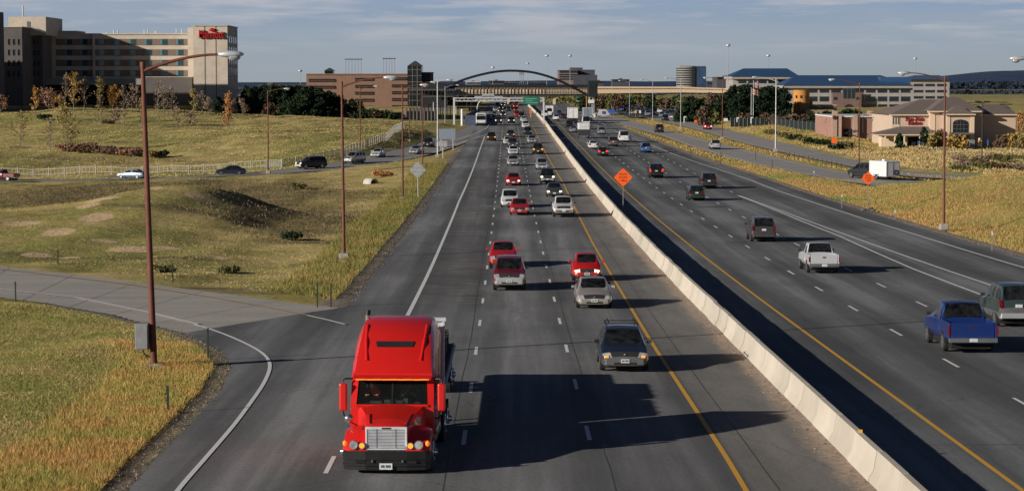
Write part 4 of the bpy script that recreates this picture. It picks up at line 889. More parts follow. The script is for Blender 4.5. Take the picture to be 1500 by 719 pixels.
# real window glass for the truck: mostly transparent, so the driver shows
tg = bpy.data.materials.new('truck_window_glass'); tg.use_nodes = True; ntg = tg.node_tree; bb = bsdf(tg)
bb.inputs['Base Color'].default_value = (.03,.035,.035,1); bb.inputs['Roughness'].default_value = .04
trn = ntg.nodes.new('ShaderNodeBsdfTransparent'); trn.inputs[0].default_value = (.62,.66,.64,1); mx = ntg.nodes.new('ShaderNodeMixShader'); mx.inputs[0].default_value = .80
nzz = noi(ntg, opos(ntg), 2.0); ntg.links.new(ramp(ntg, nzz, [(.3, .72), (.7, .84)]), mx.inputs[0])
ntg.links.new(bb.outputs[0], mx.inputs[1]); ntg.links.new(trn.outputs[0], mx.inputs[2]); ntg.links.new(mx.outputs[0], ntg.nodes['Material Output'].inputs[0])
for o in tk.children:
    if o.name.startswith('windscreen') and 'divider' not in o.name:
        o.data.materials.clear(); o.data.materials.append(tg)
for sg in (-1, 1):
    MB().hexa([(sg*1.135,2.20,1.62),(sg*1.14,2.20,1.62),(sg*1.14,2.84,1.62),(sg*1.135,2.84,1.62),(sg*1.13,2.48,2.28),(sg*1.135,2.48,2.28),(sg*1.135,2.84,2.28),(sg*1.13,2.84,2.28)], GLASS).build('side_window', tk)
    MB().box((min(sg*1.13, sg*1.142),3.6,1.85),(max(sg*1.13, sg*1.142),4.1,2.2), GLASS).build('side_window', tk)
    d = MB(); x = sg*1.135
    for (ya, yb, za, zb_) in ((2.08,2.10,.75,1.62),(2.90,2.92,.75,2.3),(2.08,2.92,.75,.77)): d.box((min(x, x+sg*.006),ya,za),(max(x, x+sg*.006),yb,zb_), UNDER)
    d.box((min(x, x+sg*.04),2.66,1.42),(max(x, x+sg*.04),2.84,1.47), CHROME); d.build('door_seam', tk)
# panel seams, rivets and grime lines
sm = MB()
for x in (-.42, .42): sm.box((x-.006,1.0,1.30),(x+.006,1.95,1.31), UNDER)
for z in (1.0, 1.62): 
    for sg in (-1, 1): sm.box((min(sg*1.131, sg*1.137),3.0,z),(max(sg*1.131, sg*1.137),5.45,z+.02), UNDER)
for sg in (-1, 1):
    for yy in (3.0, 4.3, 5.4): sm.box((min(sg*1.131, sg*1.138),yy,.6),(max(sg*1.131, sg*1.138),yy+.02,2.9), UNDER)
sm.build('panel_seam', cab_)
# visor with marker lamps
vs_ = MB(); vs_.hexa([(-1.06,2.05,2.26),(1.06,2.05,2.26),(1.10,2.42,2.36),(-1.10,2.42,2.36),(-1.06,2.05,2.31),(1.06,2.05,2.31),(1.10,2.42,2.42),(-1.10,2.42,2.42)], TRED); vo = vs_.build('sun_visor', tk, bevel=.01)
for k in range(5): MB().box((-.93+k*.42,2.02,2.275),(-.72+k*.42,2.05,2.305), ORG).build('marker_lamp', vo)
MB().box((-1.0,2.035,2.265),(1.0,2.049,2.30), ORG).build('reflector_strip', vo)
# roof light slot
sk = MB(); pts = []
def roofz(y): return float(np.interp(y, [a[0] for a in roof], [a[1] for a in roof]))
for x, y in ((-.50,3.02),(.50,3.02),(.54,3.22),(-.54,3.22)): pts.append((x, y, roofz(y)+.012))
sk.poly(pts, UNDER, (0,-.004,.012)); sk.build('roof_window', tk, bevel=.004)
for sg in (-1, 1): MB().tube([(sg*.74,2.62,roofz(2.62)-.01),(sg*.80,3.2,roofz(3.2)-.0),(sg*.84,4.0,roofz(4.0)-.01)], .05, TRED, 8).build('roof_rib', cab_)
# mirrors
for sg in (-1, 1):
    mm = MB(); mm.box((sg*1.34-.11,2.02,1.42),(sg*1.34+.11,2.18,2.18), TRED); mo = mm.build('mirror', tk, bevel=.05, seg=2)
    ar = MB(); ar.tube([(sg*1.1,2.25,2.28),(sg*1.28,2.14,2.30),(sg*1.34,2.12,2.26),(sg*1.34,2.1,2.15)], .022, TBLK, 6).tube([(sg*1.1,2.1,1.25),(sg*1.25,2.08,1.22),(sg*1.34,2.1,1.34),(sg*1.34,2.1,1.45)], .022, TBLK, 6); ar.build('mirror_arm', mo)
fm_ = MB(); fm_.ball((-1.08,.98,1.36), (.13,.10,.13), CHROME); fm_.tube([(-1.0,1.0,1.25),(-.84,1.35,1.10)], .015, TBLK, 5); fm_.build('convex_mirror', tk)
fm_ = MB(); fm_.tube([(-.70,.65,1.0),(-.66,.62,1.22)], .018, TBLK, 5); fm_.build('aerial', tk)
# exhaust, tanks, frame, wheels
ex = MB(); ex.cyl((-.98,5.66,1.0),(-.98,5.66,3.72), .085, CHROME, n=12); ex.cyl((-.98,5.66,3.70),(-.98,5.72,3.84), .075, TBLK, n=12); ex.build('exhaust_stack', tk)
for sg in (-1, 1):
    MB().cyl((sg*.86,3.1,.62),(sg*.86,4.9,.62), .31, CHROME, n=18).build('fuel_tank', tk)
    MB().box((min(sg*.8, sg*1.12),2.2,.38),(max(sg*.8, sg*1.12),3.0,.55), TBLK).build('step', tk)
    MB().box((min(sg*.30, sg*.42),.5,.55),(max(sg*.30, sg*.42),8.2,.85), UNDER).build('frame_rail', tk)
def bigwheel(parent, x, y, r=.50, wid=.28, sg=1, name='wheel'):
    w_ = MB(); w_.cyl((x-wid/2,y,r),(x+wid/2,y,r), r, TYRE, n=28); w_.cyl((x+sg*wid/2,y,r),(x+sg*(wid/2+.03),y,r), r*.96, TYRE, r1=r*.80, n=28); o = w_.build(name, parent)
    rm = MB(); X = x+sg*(wid/2+.031); rm.cyl((X,y,r),(X+sg*.015,y,r), r*.60, CHROME, r1=r*.55, n=24); rm.cyl((X+sg*.015,y,r),(X+sg*.12,y,r), r*.24, CHROME, r1=r*.16, n=14)
    for k in range(10):
        a = 2*PI*k/10; rm.cyl((X+sg*.01,y+math.cos(a)*r*.42,r+math.sin(a)*r*.42),(X+sg*.05,y+math.cos(a)*r*.42,r+math.sin(a)*r*.42), .025, CHROME, n=6)
    rm.build('rim', o)
for sg in (-1, 1):
    bigwheel(tk, sg*1.02, .98, .48, .26, sg)
    for yy in (6.2, 7.5): bigwheel(tk, sg*.93, yy, .50, .5, sg)
    MB().box((sg*.93-.27,8.15,.35),(sg*.93+.27,8.17,1.0), TYRE).build('mud_flap', tk)
MB().box((-.98,2.9,.75),(.98,3.0,2.6), mat('cab_interior', (.05,.045,.04), .9)).build('cab_lining', tk)
ds = MB(); ds.box((-.93,2.06,1.585),(.93,2.5,1.63), mat('dashboard_grey', (.06,.065,.065), .8))
pa = mat('paper_white', (.6,.62,.6), .8); ds.box((-.62,2.08,1.631),(-.30,2.3,1.68), pa).box((-.22,2.1,1.631),(-.05,2.25,1.72), pa).box((.05,2.08,1.631),(.28,2.3,1.70), pa).box((.30,2.12,1.631),(.42,2.2,1.76), pa).box((.6,2.1,1.631),(.75,2.3,1.65), pa); ds.build('dashboard', tk)
for x in (-.5, .5): MB().box((x-.26,2.62,1.2),(x+.26,2.75,2.12), mat('seat_cloth', (.04,.04,.045), .9)).build('seat', tk, bevel=.05)
st_ = MB(); st_.tube([(.5+.2*math.cos(a), 2.42+.06*math.sin(a), 1.72+.17*math.sin(a)) for a in np.linspace(0, 2*PI, 17)], .014, TBLK, 6); st_.build('steering_wheel', tk)
# ---- people in the cab
def person(x, y, z, label, top, hair, reach=(-.0,), rz=0, armR=((.22,-.16,.30),(.16,-.34,.38)), armL=((-.22,-.16,.30),(-.16,-.34,.38)), lean=0):
    """seated person, z = seat height; faces -y"""
    t = thing('person', label, 'person', (x, y, z), rz)
    V = [(0,0,.02),(0,-.01,.20),(0,-.01,.40),(0,-.015,.50),(0,-.03,.60),(0,-.045,.70),(0,-.05,.79),
         (.17,-.01,.46),armR[0],armR[1],(-.17,-.01,.46),armL[0],armL[1],(.11,0,-.0),(.14,-.42,.04),(.14,-.46,-.36),(-.11,0,-.0),(-.14,-.42,.04),(-.14,-.46,-.36)]
    E = [(0,1),(1,2),(2,3),(3,4),(4,5),(5,6),(3,7),(7,8),(8,9),(3,10),(10,11),(11,12),(0,13),(13,14),(14,15),(0,16),(16,17),(17,18)]
    Rr = [.15,.15,.17,.13,.055,.085,.07,.085,.052,.036,.085,.052,.036,.10,.075,.05,.10,.075,.05]
    me = bpy.data.meshes.new('body'); me.from_pydata(V, E, []); o = bpy.data.objects.new('body', me); COL.objects.link(o)
    md = o.modifiers.new('s', 'SKIN'); 
    for i, sv in enumerate(me.skin_vertices[0].data): sv.radius = (Rr[i]*1.0, Rr[i]*.85 if i < 4 else Rr[i]); sv.use_root = (i == 0)
    o.modifiers.new('d', 'SUBSURF').levels = 2
    bpy.context.view_layer.update(); m2 = bpy.data.meshes.new_from_object(o.evaluated_get(bpy.context.evaluated_depsgraph_get())); bpy.data.objects.remove(o)
    m2.name = 'body'; m2.materials.clear(); m2.materials.append(SKIN); m2.materials.append(top); m2.materials.append(mat('trousers_dark', (.02,.025,.05), .9))
    for f in m2.polygons:
        c = f.center; f.use_smooth = True
        f.material_index = 0 if c.z > .56 or (c - Vector(armR[1])).length < .08 or (c-Vector(armL[1])).length < .08 else (1 if c.z > .1 or abs(c.x) > .2 else 2)
    b_ = bpy.data.objects.new('body', m2); COL.objects.link(b_); b_.parent = t
    hb = MB(); hb.ball((0,-.035,.765), (.088,.10,.085), hair, 14, 8); hb.build('hair', t)
    fc = MB(); fc.ball((.03,-.128,.74), (.010,.006,.007), UNDER).ball((-.03,-.128,.74), (.010,.006,.007), UNDER).ball((0,-.142,.715), (.013,.016,.018), SKIN).box((-.025,-.130,.680),(.025,-.124,.686), mat('lips', (.3,.08,.06), .6)).ball((.088,-.04,.72), (.012,.02,.028), SKIN).ball((-.088,-.04,.72), (.012,.02,.028), SKIN); fc.build('face', t)
    for sg, (e, w_) in ((1, armR), (-1, armL)):
        d = (Vector(w_)-Vector(e)).normalized(); hm = MB(); c = Vector(w_)+d*.05
        hm.ball(c, (.04,.05,.028), SKIN)
        for k, L in enumerate((.055,.065,.062,.05)):
            q = c+Vector((-.03+.02*k, -.035, .0)); hm.tube([q, q+d*L*.6, q+d*L+Vector((0,0,-.02))], .0095, SKIN, 6, .007)
        q = c+Vector((-sg*.038, -.0, 0)); hm.tube([q, q+Vector((-sg*.025,-.03,.012)), q+Vector((-sg*.03,-.055,.006))], .011, SKIN, 6, .008); hm.build('hand', t)
    return t
REDS = mat('red_shirt', (.45,.02,.03), .85, var=.25); BLKS = mat('dark_shirt', (.03,.03,.035), .9)
px_, py_, pz_ = TR.x, TR.y, tz+.03
person(px_-.50, py_+2.52, pz_+1.42, 'passenger in a red top seen through the left half of the lorry windscreen', REDS, mat('grey_hair', (.25,.22,.19), .9))
person(px_+.5, py_+2.66, pz_+1.38, 'driver in dark clothes holding the steering wheel of the red lorry', BLKS, mat('dark_hair', (.03,.02,.015), .9), armR=((.24,-.14,.30),(.13,-.26,.42)), armL=((-.24,-.14,.30),(-.13,-.26,.42)))
# ---- flatbed trailer
ALU = mat('brushed_aluminium', (.68,.70,.72), .4, .2, var=.15); DECK = mat('deck_timber', (.09,.07,.05), .9, var=.3); STEEL = mat('frame_steel', (.02,.022,.025), .6)
tr = thing('flatbed_trailer', 'long black flatbed trailer with shiny headboard hitched to the red tractor', 'trailer', (TR.x, TR.y+6.1, float(zr(TR.y+13))+.05), 0); tr.rotation_euler.x = -.0145
dk = MB(); dk.box((-1.2,0,1.30),(1.2,14.4,1.42), DECK); dk.build('deck', tr)
for sg in (-1, 1):
    r_ = MB(); x = sg*1.2; r_.box((min(x, x+sg*.06),0,1.24),(max(x, x+sg*.06),14.4,1.44), STEEL)
    for k in range(24): r_.box((min(x+sg*.06, x+sg*.11),.2+k*.6,1.28),(max(x+sg*.06, x+sg*.11),.32+k*.6,1.41), ALU)
    r_.box((min(x+sg*.11, x+sg*.125),0,1.33),(max(x+sg*.11, x+sg*.125),14.4,1.37), ALU); r_.build('side_rail', tr)
    MB().box((min(sg*.3, sg*.42),1.0,.95),(max(sg*.3, sg*.42),14.2,1.30), STEEL).build('chassis_beam', tr)
    MB().box((sg*.7-.05,3.0,.35),(sg*.7+.05,3.12,1.25), STEEL).build('landing_leg', tr)
    for yy in (11.6, 12.9): bigwheel(tr, sg*.95, yy, .50, .5, sg)
hbm = MB(); hbm.box((-.9,.02,1.42),(1.36,.07,3.50), ALU)
for x in np.linspace(-.86, 1.33, 7): hbm.box((x-.03,-.03,1.42),(x+.03,.019,3.56), ALU)
hbm.box((-.92,-.05,3.54),(1.40,.20,3.64), ALU).box((-1.2,-.05,2.72),(1.2,-.031,2.80), ALU)
hbm.box((.75,-.06,2.85),(.95,-.051,3.10), ALU); hbm.build('headboard', tr, bevel=.008)
ld = thing('tarpaulin_load', 'low dark tarpaulin-covered load strapped on the flatbed trailer', 'load', (TR.x, TR.y+6.3, float(zr(TR.y+13))+.05), 0); ld.rotation_euler.x = -.0145
TARP = mat('dark_tarpaulin', (.035,.04,.045), .7, var=.3, bmp=.4); STRAP = mat('strap_dark', (.06,.06,.06), .8)
for (ya, yb, hh) in ((1.2,5.2,.95),(5.4,9.6,1.0),(9.8,13.2,.6)):
    MB().box((-1.1,ya,1.425),(1.1,yb,1.425+hh), TARP).build('tarpaulin_bundle', ld, bevel=.08, seg=2)
    for yy in (ya+.8, (ya+yb)/2, yb-.8): MB().box((-1.12,yy-.04,1.43),(1.12,yy+.04,1.445+hh), STRAP).build('strap', ld)
# ================================================================== BOX TRUCKS, COACH, TRAILERS far off
def boxtruck(px, py, label, name, boxcol, w=2.4, hh=3.6, L=8, z0=1.0, away=True, lowcol=None, cat='truck', front=True):
    p = onroad(px, py, .01); t = thing(name, label, cat, (p.x, p.y, p.z))
    m = mat('box_'+name, boxcol, .5, var=.1, scale=1); bx_ = MB(); bx_.box((-w/2,.0,z0),(w/2,L,hh), m); b_ = bx_.build('cargo_box', t, bevel=.04)
    fr = MB()
    for x in (-w/2+.06, w/2-.06): fr.box((x-.06,-.03,z0),(x+.06,-.005,hh-.05), ALU)
    fr.box((-w/2+.12,-.03,hh-.16),(w/2-.12,-.005,hh-.05), ALU).box((-w/2+.12,-.03,z0),(w/2-.12,-.005,z0+.12), ALU); fr.box((-.02,-.03,z0+.12),(.02,-.005,hh-.16), DARKP); fr.build('rear_door_frame', t)
    MB().box((-w/2+.1,.1,.5),(w/2-.1,L,z0-.01), UNDER).build('chassis', t)
    MB().box((-w/2+.1,-.05,.42),(w/2-.1,.08,.56), STEEL).build('rear_bumper', t)
    for sg in (-1, 1):
        MB().box((sg*(w/2-.3)-.1,-.06,z0-.18),(sg*(w/2-.3)+.1,.0,z0-.06), TAILR).build('tail_light', t)
        for yy in (1.4, L+.8): bigwheel(t, sg*(w/2-.25), yy, .48, .3, sg)
    if front:
        c = MB(); c.box((-w/2+.15,L+.1,.6),(w/2-.15,L+2.0,2.5), WHITE); c.build('cab', t, bevel=.12, seg=2)
    return t
boxtruck(839.5, 181, 'tall white box lorry seen from behind under the arch bridge', 'box_truck', (.74,.74,.72), 2.5, 4.0, 9, 1.35)
boxtruck(861, 178, 'grey box lorry partly hidden behind the camper trailer', 'cargo_lorry', (.20,.24,.28), 2.5, 3.7, 9, 1.1)
boxtruck(805, 169.5, 'white box van far off beside the gantry post', 'delivery_truck', (.70,.70,.68), 2.3, 3.0, 5, .9)
# camper trailer: white with black lower half, towed by a white van
p = onroad(855.5, 203, .01); t = thing('camper_trailer', 'white topped trailer with a black lower half, rounded white van ahead of it', 'trailer', (p.x, p.y, p.z))
MB().box((-1.2,0,1.75),(1.2,6,3.1), WHITE).build('body', t, bevel=.15, seg=2); MB().box((-1.19,-.02,.55),(1.19,6,1.74), mat('box_dark_lower', (.03,.032,.035), .7)).build('lower_panel', t, bevel=.03)
MB().box((-.9,-.03,2.2),(.9,-.005,2.8), pa).build('rear_panel', t); MB().box((-1.0,-.08,.42),(1.0,.0,.55), CHROME).build('rear_bumper', t)
for sg in (-1, 1):
    bigwheel(t, sg*1.0, 3.2, .36, .25, sg); MB().box((sg*1.0-.1,-.05,.62),(sg*1.0+.1,-.021,.85), TAILR).build('tail_light', t)
p2_ = onroad(859, 190, .01); vehicle('van', p2_.x, p2_.y+2, p2_.z, WHITE, 'white high-roofed van towing the black and white trailer', 'van', away=True, det=1, scale=(1,1.05,1.45), name='camper_van', group=None)
# coach
p = onroad(704.5, 184.5, .01); t = thing('coach', 'white coach coming along beside the blue-grey wall', 'bus', (p.x, p.y, p.z))
MB().box((-1.25,0,.45),(1.25,11,3.1), WHITE).build('body', t, bevel=.15, seg=2); MB().box((-1.1,-.02,1.45),(1.1,.02,2.5), GLASS).build('windscreen', t); MB().box((-.9,-.02,2.62),(.9,.0,2.9), UNDER).build('destination_blind', t)
MB().box((-1.2,-.08,.35),(1.2,.02,.75), DARKP).build('front_bumper', t)
for sg in (-1, 1):
    MB().box((min(sg*1.25, sg*1.27),1,1.6),(max(sg*1.25, sg*1.27),10.5,2.5), GLASS).build('side_window', t); MB().box((sg*.9-.15,-.05,.85),(sg*.9+.15,-.0,1.05), LAMPG).build('headlight', t)
    for yy in (2.2, 8.0): bigwheel(t, sg*1.05, yy, .48, .3, sg)
# pickup with a white enclosed trailer on the service road
Yt = 272.0
def f1pt(px):
    j = np.interp(px, [750+F*c[0]/c[1] for c in F1C], np.arange(len(F1C))); return np.array([np.interp(j, np.arange(len(F1C)), F1C[:, q]) for q in range(3)])
c0 = f1pt(1268); c1_ = f1pt(1300); dv = c0-c1_; angt = math.atan2(dv[1], dv[0])
vehicle('suv', c0[0], c0[1], float(zr(c0[1]))+.04, CHARC, 'dark off-roader towing the white enclosed trailer', 'car', rz=angt+PI/2, det=2, anchor='mid', brake=True, scale=(1.05,1.1,1.12))
t = thing('enclosed_trailer', 'white enclosed trailer with a spare wheel behind the dark off-roader', 'trailer', (c1_[0], c1_[1], float(zr(c1_[1]))+.04), .42); t.scale = (.95, .92, .92)
MB().box((-1.05,-2.1,.5),(1.05,2.0,2.55), WHITE).build('body', t, bevel=.08, seg=2)
dd = MB()
for x0, x1 in ((-.98,-.93),(.93,.98)): dd.box((x0,-2.125,.55),(x1,-2.101,2.45), GREYP)
dd.box((-.93,-2.125,2.40),(.93,-2.101,2.45), GREYP).box((-.02,-2.125,.55),(.02,-2.101,2.40), GREYP); dd.build('rear_door', t)
MB().cyl((.45,-2.13,1.05),(.45,-2.26,1.05), .36, TYRE, n=18).cyl((.45,-2.261,1.05),(.45,-2.27,1.05), .2, RIM, n=14).build('spare_wheel', t)
vb = MB(); vb.box((-.3,-.5,2.55),(.3,.2,2.72), WHITE); vb.build('roof_vent', t, bevel=.03)
for sg in (-1, 1):
    bigwheel(t, sg*.98, .2, .34, .2, sg); MB().box((min(sg*1.0, sg*1.15),-.4,.68),(max(sg*1.0, sg*1.15),.8,.76), DARKP).build('wheel_guard', t)
MB().box((-.05,2.0,.45),(.05,3.3,.55), STEEL).build('drawbar', t)
# ================================================================== STREET FURNITURE
RUST = mat('rust_brown_steel', (.16,.052,.032), .7, .1, var=.25, scale=2); WPOLE = mat('white_steel', (.62,.62,.62), .5, .2); LHEAD = mat('lamp_head_grey', (.62,.65,.70), .35, .3); CBASE = mat('concrete_base', (.34,.31,.27), .9, var=.25)
GALV = mat('galvanised_steel', (.36,.37,.38), .5, .5)
def onground(px, py, Y0=60, Y1=1500):
    Ys = np.linspace(Y0, Y1, 700); d = P(px, py, 1.0); Z = ground(Ys*d.x, Ys, lower=False); below = Ys*d.z < Z
    k = int(np.argmax(below)) if below.any() else len(Ys)-1
    return Vector((Ys[k]*d.x, Ys[k], float(Z[k])))
def lamp_post(px, py, Y, toppy, arm_px, label, col=None, group='tall lamp posts along the roads', lean=0.0, w=.11, base=True):
    b = P(px, py, Y); top = P(px, toppy, Y); h = top.z-b.z; sc_ = F/Y; ax = arm_px/sc_
    t = thing('street_lamp', label, 'lamp post', (b.x, b.y, b.z)); m = col or RUST
    lx = lean*h
    pm = MB(); pm.tube([(0,0,.0), (lx*.5,0,h*.5), (lx,0,h)], w, m, 10, w*.62); pm.build('pole', t)
    rise = max(.3, abs(ax)*.22); sg = 1 if ax > 0 else -1
    am = MB(); pts = []
    for i in range(9):
        q = i/8; pts.append((lx+ax*q, 0, h-.25+rise*math.sin(q*PI/2)**.9)); 
    am.tube(pts, w*.55, m, 7, w*.35); am.cyl((lx,0,h-.1),(lx,0,h+.1), w*.75, m, n=8); am.build('arm', t)
    e = pts[-1]; hm = MB(); hm.ball((e[0]+sg*.42,0,e[2]+.01), (.50,.19,.13), LHEAD, 14, 8); hm.build('lamp_head', t)
    dm = MB(); dm.ball((e[0]+sg*.55,0,e[2]-.10), (.24,.16,.14), LAMPG, 12, 6); dm.build('lamp_lens', t)
    if base: MB().poly([(-.32,-.32,-.3),(.32,-.32,-.3),(.32,.32,-.3),(-.32,.32,-.3)], CBASE, (0,0,.5)).build('footing', t, bevel=.04)
    return t
L0 = lamp_post(226, 546, 83.6, 95, 112, 'tall rust brown lamp post with a grey cabinet beside the on-ramp', lean=-.026, w=.13)
h0 = 0
cbx = MB(); cbx.box((-.66,-.30,.9),(-.16,.18,1.88), mat('cabinet_grey', (.23,.235,.24), .5, var=.12)); cb_ = cbx.build('control_cabinet', L0, bevel=.02)
MB().box((-.62,-.325,.95),(-.20,-.301,1.83), mat('cabinet_door_grey', (.25,.255,.26), .45)).build('cabinet_door', cb_)
MB().tube([(-.40,-.05,.9),(-.36,-.05,.72),(-.15,-.02,.6)], .03, DARKP, 6).build('conduit', cb_)
MB().poly([(-.34,-.36,-.25),(.34,-.36,-.25),(.34,.36,-.25),(-.34,.36,-.25)], CBASE, (0,0,.62)).build('concrete_foot', L0, bevel=.05)
lamp_post(504, 375, 147.5, 122, 62, 'rust brown lamp post in the grass wedge beside the exit gore', lean=-.008)
lamp_post(393, 252, 338, 133, 24, 'rust brown lamp post by the pale fence left of the black off-roader')
lamp_post(528, 226, 400, 129, 20, 'rust brown lamp post behind the silver off-roader on the exit road')
lamp_post(590, 291, 233, 127, 26, 'rust brown lamp post left of the white-backed diamond sign')
lamp_post(600, 206, 440, 126, 14, 'thin rust brown lamp post below the parking garage')
lamp_post(619, 243, 322, 121, 12, 'rust brown lamp post directly behind the diamond sign')
lamp_post(641, 228, 352, 118, 14, 'white lamp post next to the grey sign board', WPOLE)
lamp_post(652, 188, 560, 127, 16, 'distant lamp post beside the sign gantry', GALV)
lamp_post(1382.5, 331, 177, 114, -52, 'rust brown lamp post on the golden bank in front of the restaurant', lean=-.006)
lamp_post(1570, 452, 127, 96, -74, 'rust brown lamp post whose head enters at the right edge')
lamp_post(1258, 247, 300, 122, -36, 'rust brown lamp post behind the enclosed white trailer')
lamp_post(1136, 220, 357, 117, -27, 'white lamp post between the service road and the frontage road', WPOLE)
lamp_post(1058, 202, 440, 117, -22, 'rust brown lamp post in front of the dark evergreens')
lamp_post(997, 189, 508, 117, -18, 'slim grey lamp post right of the parked cars', GALV)
lamp_post(956, 176, 628, 119, -14, 'slim grey lamp post in front of the parked cars', GALV)
lamp_post(922, 172, 700, 120, -12, 'slim grey lamp post left of the yellow round sign', GALV)
def mast(px, pyb, Y, pyt, label, w=.15):
    b = P(px, pyb, Y); h = P(px, pyt, Y).z-b.z; t = thing('high_mast_light', label, 'light mast', tuple(b), 0, 'high mast lights on the skyline')
    MB().tube([(0,0,0),(0,0,h)], w, GALV, 6, w*.6).build('pole', t); hm = MB(); hm.ball((0,0,h+.3), (1.0,1.0,.55), LHEAD, 10, 6); hm.build('lamp_ring', t)
for a in [(722,140,1200,100,'high mast light left of the arch crown'),(773,140,1250,94,'high mast light just right of the arch crown'),(801,140,1100,83,'high mast light above the right half of the arch'),(835,130,1150,83,'high mast light behind the brown office block'),(1066,130,900,68,'tallest high mast light left of the blue-roofed office'),(1125,120,1000,83,'high mast light behind the hipped blue roof'),(1340,120,1050,87,'high mast light behind the long blue roof'),(440,130,1000,105,'high mast light left of the brick garage')]: mast(*a)
# ---- signs
ORA = mat('sign_orange', (.92,.12,.015), .45, var=.04, emis=(1,.14,.01), es=.12); INK = mat('sign_black_ink', (.06,.02,.01), .7); ALB = mat('sign_back_aluminium', (.42,.43,.44), .5, .3); GSN = mat('sign_green', (.01,.16,.09), .5); SWH = mat('sign_white', (.7,.72,.72), .5); BSN = mat('sign_blue', (.02,.10,.50), .5)  # faint glow added to the orange; its panels are no lamps
def diamond(px, pyc, pyb, Y, side, label, front=True, post=None, bx=None, texts=('ROAD','WORK','1 MILE')):
    b = P(px, pyb, Y); hc = P(px, pyc, Y).z-b.z; t = thing('roadwork_sign' if front else 'warning_sign', label, 'road sign', tuple(b)); r = side/math.sqrt(2)
    MB().box((-.035,.0,0),(.035,.05,hc+r*.8), post or GALV).build('post', t)
    c = .07; pl = []
    for (ax, az), (bx_, bz_) in zip([(0,-r),(r,0),(0,r),(-r,0)], [(r,0),(0,r),(-r,0),(0,-r)]):
        pl += [(ax+(bx_-ax)*c, -.03, hc+az+(bz_-az)*c), (ax+(bx_-ax)*(1-c), -.03, hc+az+(bz_-az)*(1-c))]
    MB().poly(pl, ORA if front else ALB, (0,.02,0)).build('sign_panel', t)
    if front:
        for k, s in enumerate(texts): textmesh(s, side*.21, INK, t, 'lettering', (0,-.032,hc+side*(.24-.24*k)), extrude=.001, bold=.004)
        br = MB()
    else:
        MB().box((-r*.7,-.045,hc+.18),(r*.7,-.03,hc+.24), GALV).build('brace', t); MB().box((-r*.7,-.045,hc-.24),(r*.7,-.03,hc-.18), GALV).build('brace', t)
    return t
s1 = diamond(912.6, 260, 306.8, 210, 1.24, 'orange diamond road work sign on a thin post in the median shadow')
diamond(1271.3, 261, 306, 209, .90, 'smaller orange diamond sign on the golden grass bank')
sb = thing('sandbag_pile', 'grey sandbags at the foot of the smaller orange sign', 'sandbags', tuple(P(1273, 309, 206)))
for k, (x, y, z) in enumerate([(-.5,0,.1),(-.1,.1,.1),(.35,0,.1),(.1,0,.26)]): MB().ball((x,y,z), (.30,.2,.11), mat('sandbag', (.14,.13,.12), .9)).build('sandbag', sb)
diamond(612, 249, 292, 231, 1.22, 'grey unpainted back of a diamond sign on a white post', front=False, post=WPOLE)
def board(px0, px1, py0, py1, pyb, Y, label, m, posts, name='sign_board', strips=0, frame=None):
    b = P((px0+px1)/2, pyb, Y); a = P(px0, py1, Y); c = P(px1, py0, Y); t = thing(name, label, 'road sign', tuple(b))
    x0, x1, z0, z1 = a.x-b.x, c.x-b.x, a.z-b.z, c.z-b.z
    MB().box((x0,-.05,z0),(x1,0,z1), m).build('sign_panel', t)
    for q in posts: MB().box((x0+(x1-x0)*q-.06,.0,0),(x0+(x1-x0)*q+.06,.1,z1-.1), GALV if not frame else frame).build('post', t)
    for k in range(strips):
        z = z0+(z1-z0)*(k+1)/(strips+1); MB().box((x0+(x1-x0)*.12,-.06,z-.07*(z1-z0)),(x1-(x1-x0)*.12,-.051,z+.07*(z1-z0)), SWH).build('legend_strip', t)
    return t
board(643, 667, 189, 204, 222, 400, 'large grey back of a sign board on two white posts', mat('sign_back_bluegrey', (.22,.26,.32), .5), (.12,.85), frame=WPOLE)
board(642, 655, 206.5, 215, 232, 330, 'small grey sign board low in front of the larger board', ALB, (.5,), frame=WPOLE)
board(1218.5, 1225.5, 202, 210, 213, 385, 'small orange panel standing on the verge below the brick wall', ORA, (.3,.7))
board(1017, 1021, 176, 179.5, 181, 560, 'tiny orange panel beside the frontage road', ORA, (.5,))
board(1060, 1066, 173.5, 177.5, 181, 520, 'small white sign at the edge of the dark evergreens', SWH, (.2,.8))
board(892, 901, 161, 166, 171, 640, 'blue sign at the foot of the stair tower', BSN, (.3,.7))
board(843.5, 853.5, 142.5, 151, 160, 1000, 'green direction sign beyond the arch bridge', GSN, (.1,.9), strips=2)
board(929, 933, 162, 166, 172, 650, 'small yellow warning sign near the parked cars', mat('sign_yellow', (.7,.35,.02), .5), (.5,))
board(936, 939, 162, 166, 172, 650, 'small white sign right of the yellow one', SWH, (.5,))
# delineator posts
DEL = mat('post_dark_green', (.02,.035,.025), .8); REF = mat('reflector_white', (.7,.7,.65), .4)
def stake(px, pyb, pyt, m=DEL, label='dark steel marker post in the grass', refl=False):
    b = onroad(px, pyb); g_ = gz(b.x, b.y); h = P(px, pyt, b.y).z-P(px, pyb, b.y).z
    t = thing('marker_post', label, 'marker post', (b.x, b.y, b.z-.05), 0, 'thin marker posts along the verges'); MB().box((-.035,-.02,-.3),(.035,.02,h+.05), m).box((-.05,-.03,h-.12),(.05,-.021,h-.02), m).build('post', t)
    if refl: MB().box((-.045,-.035,h-.25),(.045,-.022,h+.02), REF).build('reflector', t)
SL = [(465,450,414,'left one of two marker posts at the tip of the grass wedge'),(485,450,414,'right one of two marker posts at the tip of the grass wedge'),(253,412,385,'marker post at the far edge of the concrete ramp'),(85,387,366,'marker post in the grass above the concrete ramp'),(23,445,412,'marker post at the left edge below the concrete ramp'),(305,528,480,'marker post on the stony corner of the near lawn'),(246,605,565,'marker post in the tall orange grass')]
for px, pyb, pyt, l in SL: stake(px, pyb, pyt, label=l)
